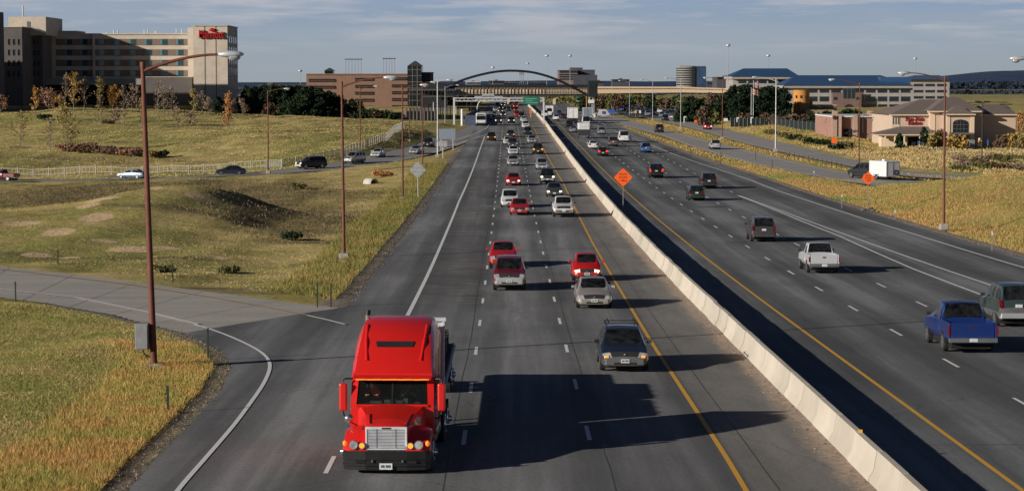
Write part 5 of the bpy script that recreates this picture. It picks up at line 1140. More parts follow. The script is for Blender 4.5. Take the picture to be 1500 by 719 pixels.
for px, pyb, pyt in [(1233,305,284),(1311,320,307),(1453,367,338),(1192,268,250)]: stake(px, pyb, pyt, GALV, 'thin grey marker post with white reflector on the golden verge', True)
for px, pyb, pyt in [(1107,235,215),(1131,247,235),(1056,240,222),(1011,228,213)]: stake(px, pyb, pyt, DEL, 'thin dark marker post beside the service road')
for i in range(14):
    q = F2L[3].lerp(F2L[6], 0) ; 
for i, px in enumerate(np.linspace(1150, 1232, 13)):
    b = P(px, 226+(px-1150)*.215+3, 1); py = 226+(px-1150)*.215+4; stake(px, py, py-9, DEL, 'thin dark marker post beside the service road')
# culvert
p = P(546, 266, 283); cv = thing('culvert_pipe', 'pale concrete culvert pipe mouth in the grass slope', 'pipe', (p.x, p.y+.6, p.z-.25), .7)
cm = MB(); n = 20; ro, ri = .62, .50
vs = [(math.cos(2*PI*k/n)*r, y, math.sin(2*PI*k/n)*r) for (r, y) in ((ro,-.3),(ri,-.3),(ri,1.3),(ro,1.3)) for k in range(n)]
fs = [(a*n+k, a*n+(k+1) % n, ((a+1) % 4)*n+(k+1) % n, ((a+1) % 4)*n+k) for a in range(4) for k in range(n)]; cm.add(vs, fs, mat('pipe_concrete', (.5,.48,.43), .9), True); cm.build('pipe', cv)
MB().cyl((0,1.0,0),(0,1.1,0), .51, UNDER, n=16).build('pipe_interior', cv)
# ---- fence behind the exit road
FP = [(-240,268,372),(0,265,368),(100,263,367),(200,259.5,366),(340,253,363),(410,246,362),(460,238,366),(500,229,378),(540,215,402),(565,203,425),(585,190,470),(592,183,510)]
FW = [P(*a) for a in FP]; FENCE = mat('fence_pale', (.46,.44,.40), .8, var=.2); fe = thing('roadside_fence', 'long pale picket-like fence climbing behind the exit road', 'fence')
q = np.array([tuple(v) for v in FW]); s = np.r_[0, np.cumsum(np.hypot(*(q[1:]-q[:-1])[:, :2].T))]; nseg = int(s[-1]/2.6)
fp = np.stack([np.interp(np.linspace(0, s[-1], nseg+1), s, q[:, i]) for i in range(3)], 1)
for i in range(nseg):
    a = Vector(fp[i]); b = Vector(fp[i+1]); a.z = gz(a.x, a.y)-.05; b.z = gz(b.x, b.y)-.05
    MB().box((a.x-.07,a.y-.07,a.z),(a.x+.07,a.y+.07,a.z+1.5), FENCE).build('post', fe)
    pn = MB(); dens = 8 if a.x > -42 else 4; hh = 1.35
    d = (b-a)
    for k in range(dens):
        c = a+d*((k+.5)/dens); e = d.normalized()*(.06 if dens == 8 else .02); pn.add([c-e, c+e, c+e+Vector((0,0,hh)), c-e+Vector((0,0,hh))], [(0,1,2,3)], FENCE)
    for z in (.35, 1.2):
        pn.add([a+Vector((0,.02,z)), b+Vector((0,.02,z)), b+Vector((0,.02,z+.08)), a+Vector((0,.02,z+.08))], [(0,1,2,3)], FENCE)
    pn.build('picket_panel', fe, fix=False)
# ================================================================== BUILDINGS
def cbox(mb, px0, px1, py0, py1, Y0, Y1, m):
    """box whose front face (at Y0) spans the given picture columns and rows"""
    a = P(px0, py1, Y0); c = P(px1, py0, Y0); mb.box((a.x, Y0, a.z), (c.x, Y1, c.z), m)
def part(name, par, px0, px1, py0, py1, Y0, Y1, m, bevel=0):
    mb = MB(); cbox(mb, px0, px1, py0, py1, Y0, Y1, m); return mb.build(name, par, bevel=bevel)
def wallmat(name, c, bs=.9, var=.14):
    m = bpy.data.materials.new(name); m.use_nodes = True; nt = m.node_tree; b = bsdf(m)
    n = noi(nt, opos(nt, (.4,.4,.4)), 1.0, 6, .6); n2 = noi(nt, opos(nt, (1,1,4)), .8, 5, .7)
    f = math_(nt, 'ADD', math_(nt, 'MULTIPLY', n, .6), math_(nt, 'MULTIPLY', n2, .4))
    nt.links.new(ramp(nt, f, [(.35, tuple(x*(1-var) for x in c)), (.65, tuple(x*(1+var) for x in c))]), b.inputs['Base Color']); b.inputs['Roughness'].default_value = bs; return m
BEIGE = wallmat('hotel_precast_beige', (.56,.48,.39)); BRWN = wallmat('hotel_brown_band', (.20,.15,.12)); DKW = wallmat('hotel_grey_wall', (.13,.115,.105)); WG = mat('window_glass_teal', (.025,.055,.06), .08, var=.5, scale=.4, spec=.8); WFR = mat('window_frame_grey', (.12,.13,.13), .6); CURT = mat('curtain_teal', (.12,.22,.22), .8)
DKG = mat('window_glass_dark', (.012,.016,.022), .1, var=.4, scale=.3, spec=.8)
def window(par, px0, px1, py0, py1, Y, m=None, fr=True, curtain=False):
    w_ = MB(); cbox(w_, px0, px1, py0, py1, Y-.06, Y-.02, WFR); o = w_.build('window', par)
    g_ = MB(); e = .10*F/Y; cbox(g_, px0+e, px1-e, py0+e, py1-e, Y-.085, Y-.061, m or WG); g_.build('pane', o)
    if curtain:
        c_ = MB(); ww = (px1-px0); cbox(c_, px0+e, px0+ww*.3, py0+e, py1-e, Y-.10, Y-.086, CURT); c_.build('curtain', o)
    return o
ht = thing('hotel_building', 'large beige and brown hotel on the hill with red lettering on its end tower', 'hotel')
part('main_block', ht, 58, 278, 50.5, 165, 615, 640, BEIGE)
for yc in (62, 77.3, 92.6, 107.6): part('brick_band', ht, 82, 277.5, yc-4.6, yc+4.6, 614.9, 615, BRWN)
for yc in (62, 77.3, 92.6, 107.6):
    for xc in (100, 123, 147, 170.3, 193.6, 216.7, 239.7, 263): window(ht, xc-5.6, xc+5.6, yc-4.4, yc+4.4, 614.9, curtain=True)
part('parapet', ht, 58, 278, 49.2, 51, 614.7, 640, BEIGE); part('end_pier', ht, 276, 285.5, 41, 165, 613, 645, BEIGE)
part('projecting_bay', ht, 136, 138, 51, 118, 614.2, 614.9, BEIGE)
part('recess_wall', ht, 282, 286, 45, 165, 620, 660, DKW)
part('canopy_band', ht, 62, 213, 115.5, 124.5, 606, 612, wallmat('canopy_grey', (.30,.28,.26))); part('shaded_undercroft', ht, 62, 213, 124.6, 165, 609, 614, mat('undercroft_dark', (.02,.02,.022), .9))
part('podium_wall', ht, 212, 281, 113.5, 165, 604, 614.5, DKW); part('podium_coping', ht, 211.5, 281, 112.6, 113.6, 603.8, 614.5, BEIGE)  # podium given the dark wall material for the shadow lying on it
# end tower
part('tower', ht, 284, 333, 38, 165, 600, 622, BEIGE); 
ts = MB(); a = P(333, 165, 600); c = P(333, 38, 600); X1 = P(333, 100, 600).x
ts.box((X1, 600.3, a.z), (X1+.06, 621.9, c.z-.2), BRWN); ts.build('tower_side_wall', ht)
part('tower_coping', ht, 283.6, 333.6, 37.2, 38.4, 599.7, 622.3, BEIGE)
sw = MB(); 
for r, yc in enumerate((58.5, 74, 89.5, 105, 120.5)):
    z = P(333, yc, 605).z
    for k in range(4):
        y0 = 602.5+k*4.7; w_ = MB(); w_.box((X1+.06,y0,z-1.0),(X1+.12,y0+2.6,z+1.0), SWH); o = w_.build('window', ht); MB().box((X1+.121,y0+.3,z-.8),(X1+.14,y0+2.3,z+.8), WG).build('pane', o)
SIGNR = mat('sign_letters_red', (.50,.012,.016), .4)
SIGND = mat('sign_letters_dark_red', (.30,.012,.022), .5)
cxs = P(309, 51, 599.5); textmesh('Marriott', 3.1, SIGNR, ht, 'sign_lettering', (cxs.x, 599.55, cxs.z), extrude=.25, bold=.03, width=6.5)
cl_ = P(310.5, 44, 599.5); lm = MB(); lm.ball((cl_.x, 599.7, cl_.z), (.85,.18,.5), SIGNR, 16, 8); lm.tube([(cl_.x-.9,599.6,cl_.z-.1),(cl_.x-.2,599.5,cl_.z-.35),(cl_.x+.9,599.6,cl_.z+.2)], .12, SIGNR, 6); lm.build('sign_emblem', ht)
for k in (1, 2): 
    xx = 284+49*k/3; part('panel_joint', ht, xx-.15, xx+.15, 39, 160, 599.96, 600, BRWN)
# left wings
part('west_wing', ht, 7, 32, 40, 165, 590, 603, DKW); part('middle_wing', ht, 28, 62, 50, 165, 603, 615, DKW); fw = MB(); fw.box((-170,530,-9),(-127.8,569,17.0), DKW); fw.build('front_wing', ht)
part('west_wing_coping', ht, 6.5, 32.5, 39.2, 40.4, 589.7, 603, BEIGE); part('middle_wing_coping', ht, 31, 62.5, 49.4, 51, 602.7, 615, BEIGE)
X2 = P(62, 100, 603).x
for yc in (62, 77.5, 93, 108.5):
    for k in range(3): window(ht, 11+k*7.2, 14.6+k*7.2, yc-5, yc+4.6, 590, DKG)
    for k in range(3): window(ht, 43+k*6, 46.2+k*6, yc-4.2, yc+4.4, 603, DKG)
    z = P(58, yc, 600).z
    for k in range(3):
        y0 = 604.0+k*3.9; w_ = MB(); w_.box((X2,y0,z-.9),(X2+.05,y0+1.6,z+.9), WFR); o = w_.build('window', ht); MB().box((X2+.051,y0+.15,z-.75),(X2+.07,y0+1.45,z+.75), DKG).build('pane', o)
part('penthouse', ht, 12.5, 67, 25, 52, 600, 622, BEIGE); part('roof_screen', ht, 80, 113, 45.5, 50, 618, 630, BEIGE); part('roof_door', ht, 39.5, 44, 32, 46, 599.9, 600, WFR)
st2 = MB(); a = P(32, 52, 599); b = P(60, 40, 599)
for k in range(9): st2.box((P(45,0,599).x+k*.55, 598.2, P(0,41,599).z-k*.22), (P(45,0,599).x+k*.55+.55, 599.4, P(0,41,599).z-k*.22+.12), GALV)
st2.build('roof_stair', ht)
for (x, y0, y1, w_) in [(33,9,26,.5),(166.5,45,51,.5),(172,44,51,.5),(211,44,50,.5),(216,43,50,.5),(228,46,50,1),(258,42,50,.5),(266,43,50,.5),(122,47,51,1),(156,48,51,1)]: part('roof_vent', ht, x-w_, x+w_, y0, y1, 620, 621, SWH)
# left background low block
lb = thing('low_office_block', 'dark low block on the skyline left of the brick garage', 'building')
part('wall', lb, 377, 449, 124, 140, 950, 980, wallmat('dark_block', (.05,.055,.06))); part('roof_unit', lb, 392, 400, 121, 124, 955, 960, DKW); part('window_band', lb, 380, 446, 126.5, 129, 949.8, 950, DKG)
# brick garage
BRK = wallmat('garage_brick', (.24,.14,.10), .9, .12); gg = thing('parking_garage', 'reddish brick multi-storey garage with dark slots and pointed glass stair tower', 'parking garage')
part('wall', gg, 449, 597, 109.5, 172, 900, 960, BRK); part('parapet', gg, 448.6, 597, 108.2, 109.8, 899.6, 960, BRK)
for (x0, x1, ys_) in [(452,491,(118,128,138)),(520,547,(116.5,126.8,136.8,147,157.4)),(574,595.5,(115.6,126,136,146,156.5))]:
    for y in ys_:
        o = part('opening', gg, x0, x1, y-2.1, y+2.1, 899.7, 899.9, UNDER); part('rail', o, x0, x1, y+.2, y+.6, 899.6, 899.69, BRK)
TWG = mat('tower_glass_green', (.010,.018,.020), .15, var=.4, scale=.3); part('stair_tower', gg, 597, 617.5, 97, 175, 890, 905, TWG)
tp = MB(); a = P(596.6, 97, 889.5); b = P(618, 97, 889.5); c = P(607.3, 89.5, 889.5); tp.poly([a, b, c], mat('tower_roof', (.03,.035,.04), .7), (0,16,0)); tp.build('tower_roof', gg)
for y in range(102, 172, 9): part('tower_mullion', gg, 597, 617.5, y, y+.7, 889.8, 890, BRWN)
for x in (604, 611): part('tower_mullion', gg, x, x+.6, 97, 172, 889.75, 889.79, BRWN)
part('cupola', gg, 475.5, 488, 104, 110, 905, 912, TWG); cu_ = MB(); cu_.poly([P(474.5,104,905), P(489,104,905), P(481.7,99.8,905)], mat('tower_roof', (0,0,0)), (0,8,0)); cu_.build('cupola_roof', gg)
for x0, x1, yt in ((505,530.5,86.5),(560.5,579.5,85.5)):
    fr = part('roof_frame_beam', gg, x0, x1, yt, yt+1.2, 910, 911, DARKP)
    for x in np.linspace(x0+1.5, x1-1.5, 6 if x1-x0 > 22 else 5): part('frame_post', fr, x-.25, x+.25, yt+1.2, 110, 910.2, 910.7, GALV)
bb2 = thing('station_block', 'dark station block right of the pointed glass tower', 'building'); part('wall', bb2, 617.5, 631, 107, 150, 900, 930, wallmat('station_grey', (.07,.07,.075))); part('floor_band', bb2, 617.5, 655, 134, 136, 890, 899, GALV); part('roof', bb2, 616, 632, 106, 107, 899, 931, DARKP)
part('stair_flight', bb2, 631, 650, 140, 143, 860, 870, DKW)
cw_ = thing('retaining_wall', 'grey concrete wall with dark posts below the station block', 'wall')
part('wall', cw_, 589, 641, 163, 183, 600, 600.4, wallmat('retaining_grey', (.20,.19,.18)))
for x in np.linspace(596, 638, 9): part('post', cw_, x-.6, x+.6, 158, 184, 599.7, 599.95, DARKP)
nw = thing('noise_wall', 'blue-grey wall beside the white coach', 'wall'); wl = MB(); a = P(681, 186, 560); b = P(697, 172, 640)
wl.hexa([(a.x,560,a.z),(a.x+.3,560,a.z),(b.x+.3,700,a.z),(b.x,700,a.z),(a.x,560,a.z+3),(a.x+.3,560,a.z+3),(b.x+.3,700,a.z+3),(b.x,700,a.z+3)], mat('wall_bluegrey', (.06,.08,.13), .9)); wl.box((a.x-.0,559.6,a.z),(a.x+2.6,559.9,a.z+2.9), mat('wall_bluegrey', (.06,.08,.13))); wl.build('wall', nw)
# station poles
for k, (x, yb, yt, Y, w_) in enumerate([(648,188,150,620,.10),(655,186,148,640,.10),(660,184,152,640,.09),(671,184,150,650,.10),(677,186,160,560,.35),(684,176,146,700,.09),(690,175,150,720,.09),(635,186,150,620,.10),(628,184,152,640,.09),(645,180,140,680,.1),(668,176,156,720,.1),(653,178,146,760,.1)]):
    b = P(x, yb, Y); t = thing('catenary_pole', 'slim light pole in the station yard left of the gantry' if w_ < .3 else 'stout white post at the end of the blue-grey wall', 'pole', tuple(b), 0, 'poles in the station yard' if w_ < .3 else None)
    h = P(x, yt, Y).z-b.z; MB().cyl((0,0,0),(0,0,h), w_, WPOLE if k % 3 == 1 or w_ > .3 else DARKP, n=8).build('pole', t); MB().box((0,-.04,h-.4),(1.2,.04,h-.3), DARKP).build('bracket', t)
b = P(699, 169, 640); t = thing('curved_mast', 'white curved mast arm rising beside the coach', 'pole', tuple(b)); MB().tube([(0,0,0),(.0,0,2.2),(.35,0,3.4),(1.0,0,4.0),(1.5,0,4.1)], .16, SWH, 8, .1).build('mast', t)
t = thing('station_building', 'dark glassy station building behind the left end of the footbridge', 'building'); SD = mat('station_dark', (.018,.022,.026), .5, var=.4, scale=.3)
part('wall', t, 617, 652, 122, 160, 840, 870, SD); part('canopy', t, 600, 668, 131, 133, 800, 860, mat('canopy_steel', (.08,.085,.09), .6)); part('lower_canopy', t, 618, 664, 141, 142.4, 760, 800, mat('canopy_steel', (0,0,0))); part('platform_wall', t, 600, 664, 158, 171, 790, 792, DKW)
for x in range(604, 666, 6): part('canopy_post', t, x-.35, x+.35, 133, 168, 799, 799.4, DARKP)
# ---- sign gantry
gn = thing('sign_gantry', 'white steel sign gantry spanning the left carriageway with a green sign', 'gantry'); YG = 560
for x, yb in ((665.2,187),(796.6,182)): part('post', gn, x-1.3, x+1.3, 143, yb, YG, YG+.4, WPOLE, .03)
part('beam', gn, 664, 797, 143.3, 144.6, YG-.1, YG+.1, WPOLE); part('beam', gn, 664, 797, 147.6, 148.9, YG-.1, YG+.1, WPOLE)
for k in range(22):
    x0 = 665+k*6; mb = MB(); a = P(x0, 148.4 if k % 2 else 143.9, YG); b = P(x0+6, 143.9 if k % 2 else 148.4, YG); mb.tube([(a.x, YG+.02, a.z), (b.x, YG+.02, b.z)], .05, WPOLE, 5); mb.build('lattice_brace', gn)
o = part('green_sign', gn, 766.5, 788.5, 142.3, 153.3, YG-.35, YG-.25, GSN)
for x0, x1, y in ((769,786,144.8),(768.5,780,147.6),(770,787,150.6)): part('legend_strip', o, x0, x1, y-.5, y+.5, YG-.37, YG-.351, mat('legend_pale', (.15,.38,.30), .6))
for x0, x1, y0, y1 in ((695,736,141,147),(706,724,137.5,142)): part('sign_back', gn, x0, x1, y0, y1, YG+.3, YG+.4, ALB)
p = P(777.3, 173, 590); t = thing('barrier_marker', 'tall post with a red marker at the end of the median wall', 'marker post', tuple(p)); MB().box((-.15,0,0),(.15,.3,2.7), CBASE).build('post', t); MB().box((-.28,-.05,1.2),(.28,-.01,2.0), ORA).build('marker', t)
# ---- arch footbridge
ab = thing('arch_footbridge', 'dark green covered footbridge hung from a slender black arch over the freeway', 'bridge'); YB = 700; BG = mat('bridge_dark_green', (.007,.012,.013), .6, var=.3, scale=.5); ARC = mat('arch_black_steel', (.012,.013,.016), .45)
apts = [(648,135),(660,125.6),(673,119),(695.6,111.7),(718,106.6),(732,104.6),(747,103.8),(763,104.3),(780,106),(800,111),(820,118.6),(838,127.5),(852,135),(864,142)]
AP = np.array([tuple(P(x, y, YB-.6)) for x, y in apts]); tt = np.linspace(0, len(AP)-1, 60); AP = np.stack([np.interp(tt, np.arange(len(AP)), AP[:, i]) for i in range(3)], 1)
for _ in range(3): AP[1:-1] = (AP[:-2]+AP[1:-1]*2+AP[2:])/4
MB().tube([tuple(a) for a in AP], .36, ARC, 10).build('arch', ab)
part('roof_beam', ab, 651, 868, 124.2, 129.3, YB, YB+3.2, BG); part('floor_beam', ab, 651, 868, 138.6, 140.8, YB, YB+3.2, BG); part('handrail', ab, 651, 868, 135.4, 136.0, YB, YB+.05, BG)
for k in range(54):
    x = 653+k*4; part('bridge_post', ab, x-.28, x+.28, 129.3, 138.6, YB+.03, YB+.18, BG)
scr = bpy.data.materials.new('bridge_mesh_screen'); scr.use_nodes = True; nts = scr.node_tree; ch = nts.nodes.new('ShaderNodeTexChecker'); ch.inputs['Scale'].default_value = 9; nts.links.new(opos(nts), ch.inputs['Vector']); bsdf(scr).inputs['Base Color'].default_value = (.05,.06,.05,1)
tr_ = nts.nodes.new('ShaderNodeBsdfTransparent'); mx_ = nts.nodes.new('ShaderNodeMixShader'); nts.links.new(math_(nts, 'MULTIPLY', ch.outputs['Fac'], .45), mx_.inputs[0]); nts.links.new(tr_.outputs[0], mx_.inputs[1]); nts.links.new(bsdf(scr).outputs[0], mx_.inputs[2]); nts.links.new(mx_.outputs[0], nts.nodes['Material Output'].inputs[0])
part('mesh_screen', ab, 797, 862, 129.4, 138.5, YB+.22, YB+.24, scr)
for (x0, x1, y0, y1, m_) in [(700,703,104,124,None)]: pass
tw = thing('stair_tower', 'dark lift and stair tower with white struts at the right end of the footbridge', 'tower')
part('tower_head', tw, 861.5, 875.5, 118.5, 142, 698, 706, BG, .1); part('glazed_panel', tw, 863.5, 873.5, 123, 128, 697.9, 697.99, TWG)
for x in (863, 868.5): part('strut', tw, x-.5, x+.5, 142, 151, 699, 699.4, SWH)
part('landing', tw, 862, 870.5, 146.5, 151.5, 698, 701, SWH); part('stair_flight', tw, 866.5, 871, 153, 166, 698, 700, GALV); part('pillar', tw, 864, 866, 150, 170, 702, 703, BG); part('pillar', tw, 872, 874, 142, 168, 702, 703, BG)
part('orange_post', tw, 858.3, 859.8, 141, 170, 695, 695.5, mat('pole_tan', (.42,.20,.10), .8))
ab2 = thing('sloping_abutment', 'white sloping slab wall at the foot of the stair tower', 'wall'); mb = MB(); mb.poly([P(876,171.5,650), P(893.5,168.5,650), P(888,160.5,650), P(877,160,650)], mat('slab_white', (.5,.47,.43), .8), (0,1,0)); mb.build('slab', ab2); part('blue_plate', ab2, 882, 886, 163, 167, 649.8, 649.99, BSN)
for k, (x0, x1, y0, y1) in enumerate([(866,872,167,172),(872,877,165.5,171)]):
    t = thing('site_cabin', 'small white cabin by the stair tower' if k == 0 else 'small grey cabin by the stair tower', 'cabin', group=None); part('wall', t, x0, x1, y0, y1, 645+k*6, 649+k*6, SWH if k == 0 else GALV); part('door', t, x0+1, x0+2.3, y0+1.2, y1, 644.9+k*6, 644.99+k*6, DARKP)
# ---- sunlit overpass behind
ov = thing('overpass', 'long sunlit cream road overpass behind the arch footbridge', 'bridge'); CREAM = wallmat('overpass_cream', (.62,.47,.33), .8, .05); YO = 950
def girder(nm, x0, y0a, y0b, x1, y1a, y1b, Y, m, d=10):
    mb = MB(); a, b, c, e = P(x0, y0b, Y), P(x1, y1b, Y), P(x1, y1a, Y), P(x0, y0a, Y); mb.poly([a, b, c, e], m, (0, d, 0)); return mb.build(nm, ov)
girder('girder', 560, 130.6, 137.8, 870, 130.6, 137.8, YO, CREAM); girder('girder', 870, 130.4, 137.2, 1000, 130.2, 135.8, YO, CREAM); girder('girder', 1000, 130.2, 135.8, 1110, 133.6, 137, YO, CREAM)
girder('parapet', 560, 126.8, 130.0, 870, 126.8, 130.0, YO-.6, CREAM, .5); girder('parapet', 870, 127.0, 130.0, 1000, 127.4, 129.8, YO-.6, CREAM, .5); girder('parapet', 1000, 127.4, 129.8, 1110, 131.4, 133.2, YO-.6, CREAM, .5)
girder('shadow_line', 560, 130.0, 130.6, 1000, 129.9, 130.4, YO-.1, DARKP, .3)
for x in range(655, 800, 5): part('girder_rib', ov, x-.35, x+.35, 127, 137.8, YO-.75, YO-.61, mat('rib_brown', (.10,.07,.05), .8))
for x in (676, 745, 812, 878, 905): part('pier', ov, x-2, x+2, 137.8, 160, YO+3, YO+6, CREAM)
# embankment traffic on the overpass: trucks' tops
# ---- far skyline blocks
PINKW = wallmat('skyline_pink', (.20,.15,.14)); BLUW = wallmat('skyline_bluegrey', (.06,.065,.085))
t = thing('office_block', 'brown and slate office block with window strips above the footbridge', 'building')
part('wall', t, 818, 846, 103.5, 132, 1400, 1440, PINKW); part('rear_wing', t, 836, 853.5, 99.3, 132, 1410, 1450, BLUW); part('rear_wing', t, 846, 871.5, 102.4, 132, 1405, 1445, BLUW); part('side_wing', t, 840, 875, 110, 132, 1395, 1399, BLUW)
for y in (105.8, 109.4, 112.6, 116): part('window_strip', t, 819.5, 844.5 if y < 112 else 839, y-.8, y+.8, 1399.6, 1399.9, DKG)
part('roof_cap', t, 817.5, 846.5, 102.8, 103.6, 1399, 1440, PINKW)
t = thing('round_office_tower', 'pale round office tower with a blue glass side', 'building'); c = P(1006, 130, 1320); top = P(1006, 98, 1320).z; RT = wallmat('tower_pale', (.26,.24,.22))
MB().cyl((c.x, 1320, c.z), (c.x, 1320, top), 6.2, RT, n=28).build('wall', t)
for k in range(8):
    z = P(0, 100.5+k*3.4, 1320).z; o_ = MB(); o_.cyl((c.x,1320,z-.35),(c.x,1320,z+.3), 6.28, DKG, n=28); o_.build('window_strip', t)
part('roof_cap', t, 996, 1018, 96.6, 98, 1316, 1326, RT); part('glass_wing', t, 1019, 1034.5, 99, 131, 1316, 1330, mat('glass_blue', (.035,.07,.13), .3, var=.3, scale=.2)); part('glass_wing_cap', t, 1014, 1034, 97.2, 99.2, 1315.8, 1330, mat('glass_blue', (0,0,0)))
for k, (x0, x1, y0, Y, l) in enumerate([(1050,1073,113.5,1100,'dark office block left of the blue-roofed building'),(897,922,117,1800,'low grey office on the skyline above the overpass'),(716,738,119,1500,'low blue-grey building seen under the arch crown'),(682,704,120.5,1500,'long pale roofed building seen under the left of the arch'),(735,757,122,1600,'small low building on the skyline behind the footbridge'),(770,800,121.5,1700,'low wooded roofline building right of the water frame'),(870,884,119.5,1500,'small dark block just right of the stair tower'),(1035,1050,121,1400,'low block between the round tower and the dark office')]):
    t = thing('skyline_building', l, 'building'); part('wall', t, x0, x1, y0, 134, Y, Y+25, BLUW if k != 3 else wallmat('pale_roof', (.3,.33,.38))); part('roof', t, x0-.5, x1+.5, y0-.7, y0, Y-1, Y+26, DKW if k != 3 else SWH); part('window_strip', t, x0+1, x1-1, y0+1.5, y0+2.6, Y-.3, Y-.1, DKG); part('roof_unit', t, (x0+x1)/2-2, (x0+x1)/2+2, y0-2.2, y0-.7, Y+4, Y+10, BLUW)
t = thing('water_tower_frame', 'grey open steel frame tower under the arch', 'tower'); 
for x in (761.5, 764, 766.8): part('leg', t, x-.2, x+.2, 108, 126, 1200, 1200.5, GALV)
for y in (109, 112, 116, 120): part('platform', t, 760.8, 767.5, y, y+.5, 1199.8, 1200.6, GALV)
part('tank', t, 760.5, 768, 105.8, 110, 1199, 1202, mat('tank_grey', (.25,.24,.23), .7))
# ---- blue-roofed offices
BR = bpy.data.materials.new('blue_seamed_roof'); BR.use_nodes = True; ntb = BR.node_tree; wv = ntb.nodes.new('ShaderNodeTexWave'); wv.inputs['Scale'].default_value = .35; ntb.links.new(opos(ntb), wv.inputs['Vector'])
ntb.links.new(ramp(ntb, wv.outputs[0], [(.1, (.02,.055,.12)), (.5, (.04,.10,.22)), (.9, (.045,.11,.24))]), bsdf(BR).inputs['Base Color']); bsdf(BR).inputs['Roughness'].default_value = .45
OFW = wallmat('office_precast', (.34,.315,.295)); OFB = wallmat('office_brick', (.17,.11,.095))
def hip(par, px0, px1, pye, rx0, rx1, pyr, Y, D, m, name='roof', ov_=0):
    a = P(px0, pye, Y); b = P(px1, pye, Y); rz_ = P(0, pyr, Y+D/2).z; r0 = P(rx0, pyr, Y+D/2).x; r1 = P(rx1, pyr, Y+D/2).x
    vs = [a, b, (b.x,Y+D,b.z), (a.x,Y+D,a.z), (r0,Y+D/2,rz_), (r1,Y+D/2,rz_)]
    mb = MB(); mb.add(vs, [(0,1,5,4),(1,2,5),(2,3,4,5),(3,0,4),(3,2,1,0)], m); return mb.build(name, par)
def facade(par, x0, x1, rows, Y, n, m=DKG, gap=.16):
    wd = (x1-x0)/n
    for (ya, yb) in rows:
        for k in range(n): window(par, x0+wd*(k+gap/2), x0+wd*(k+1-gap/2), ya, yb, Y, m)
t = thing('blue_roof_office', 'cream office wing with a hipped deep blue roof behind the evergreens', 'office building')
part('wall', t, 1073, 1170, 114, 190, 930, 960, OFW); part('fascia', t, 1071.5, 1171.5, 112.2, 116, 928.5, 962, OFW); facade(t, 1080, 1168, [(117,122.5),(128,134)], 930, 6); hip(t, 1071, 1172, 112.3, 1089, 1153, 100.5, 928, 34, BR)
t = thing('long_blue_roof_office', 'long three-storey office with a continuous blue metal roof', 'office building')
part('wall', t, 1150, 1337, 128, 200, 880, 910, OFW); part('fascia', t, 1147.5, 1338, 125.2, 129.2, 878.5, 912, OFW); facade(t, 1182, 1335, [(131,136.3),(141.5,149),(153,159.5)], 880, 9)
hip(t, 1147, 1338, 125.3, 1166, 1290, 110.5, 878, 34, BR); part('entrance_block', t, 1219, 1262, 136, 200, 876, 879.9, OFB); facade(t, 1235, 1253, [(129.6,145)], 876, 3, gap=.06); part('roof_gable', t, 1290, 1334, 113, 125, 884, 900, BR)
for x in (1224,1257): window(t, x-3, x+3, 142, 147, 876, DKG)
ar = MB(); c = P(1243.5, 160, 875.9); ar.poly([(c.x+math.cos(a)*1.9, 875.8, c.z+math.sin(a)*1.9) for a in np.linspace(0, PI, 13)], DKG, (0,.1,0)); ar.build('arched_door', t)
t = thing('grey_office_wing', 'grey office wing with rows of dark windows at the right end', 'office building')
part('wall', t, 1325, 1391, 118.5, 200, 960, 990, OFW); part('coping', t, 1324.5, 1391.5, 116.5, 119, 959.5, 990, OFW); facade(t, 1337, 1388, [(123,127),(132,136),(141,145)], 960, 3); hip(t, 1325, 1391.5, 116.6, 1340, 1376, 110.5, 958, 30, mat('pale_blue_roof', (.07,.13,.24), .5))
# ---- orange drum building
t = thing('round_orange_building', 'round orange stucco drum with three small windows and tan terraces', 'building'); OC = wallmat('orange_stucco', (.55,.24,.055), .9, .08); TN = wallmat('tan_stucco', (.28,.21,.12))
c = P(1173.8, 160, 600); r = 11.8/(F/600); zt = P(0, 133, 600).z; MB().cyl((c.x,600,c.z-3),(c.x,600,zt), r, OC, n=32).build('drum', t); MB().cyl((c.x,600,zt),(c.x,600,zt+.15), r*1.03, OC, n=32).build('rim', t)
for a in (-.62, .0, .62):
    q = Vector((c.x+math.sin(a-.15)*(r+.01), 600-math.cos(a-.15)*(r+.01), P(0,142,600).z)); mb = MB(); mb.box((-.28,-.03,-.38),(.28,.05,.38), DKG, Matrix.Translation(q) @ Matrix.Rotation(a-.15, 4, 'Z')); mb.build('window', t)
part('lower_block', t, 1171, 1187, 152, 185, 596, 604, TN); part('terrace', t, 1188, 1226, 154.5, 180, 598, 610, TN); part('terrace_wall', t, 1180, 1222, 161, 190, 592, 597.9, TN); part('coping', t, 1188, 1226, 153.8, 154.8, 597.7, 610, CREAM); window(t, 1206, 1211, 166, 172, 592, DKG)
part('stack', t, 1186.5, 1190.5, 146.5, 160, 602, 604, OC)
# ---- pink brick building
PB = wallmat('pink_brick', (.34,.19,.15), .9, .15); PP = wallmat('pale_pilaster', (.46,.31,.24)); t = thing('brick_shop_building', 'pink brick building with pale pilasters and a round black emblem left of the restaurant', 'building')
part('wall', t, 1219, 1312, 171.5, 204, 445, 470, PB); part('coping', t, 1219, 1312, 170, 171.8, 444.6, 470, SWH); part('raised_wall', t, 1286, 1312, 163.5, 171, 446, 460, PB)
for x0, x1, y0 in ((1219,1226.5,162.5),(1228.5,1233,169.5),(1249.5,1256.5,169.5)): part('pilaster', t, x0, x1, y0, 204, 443.8, 444.5, PP)
e = P(1222.8, 172.5, 443.6); MB().cyl((e.x,443.7,e.z),(e.x,443.79,e.z), .42, INK, n=18).build('round_emblem', t); part('doorway', t, 1236, 1248, 189, 200, 444.7, 444.99, UNDER)
bc = MB(); a = P(1237, 195, 444); 
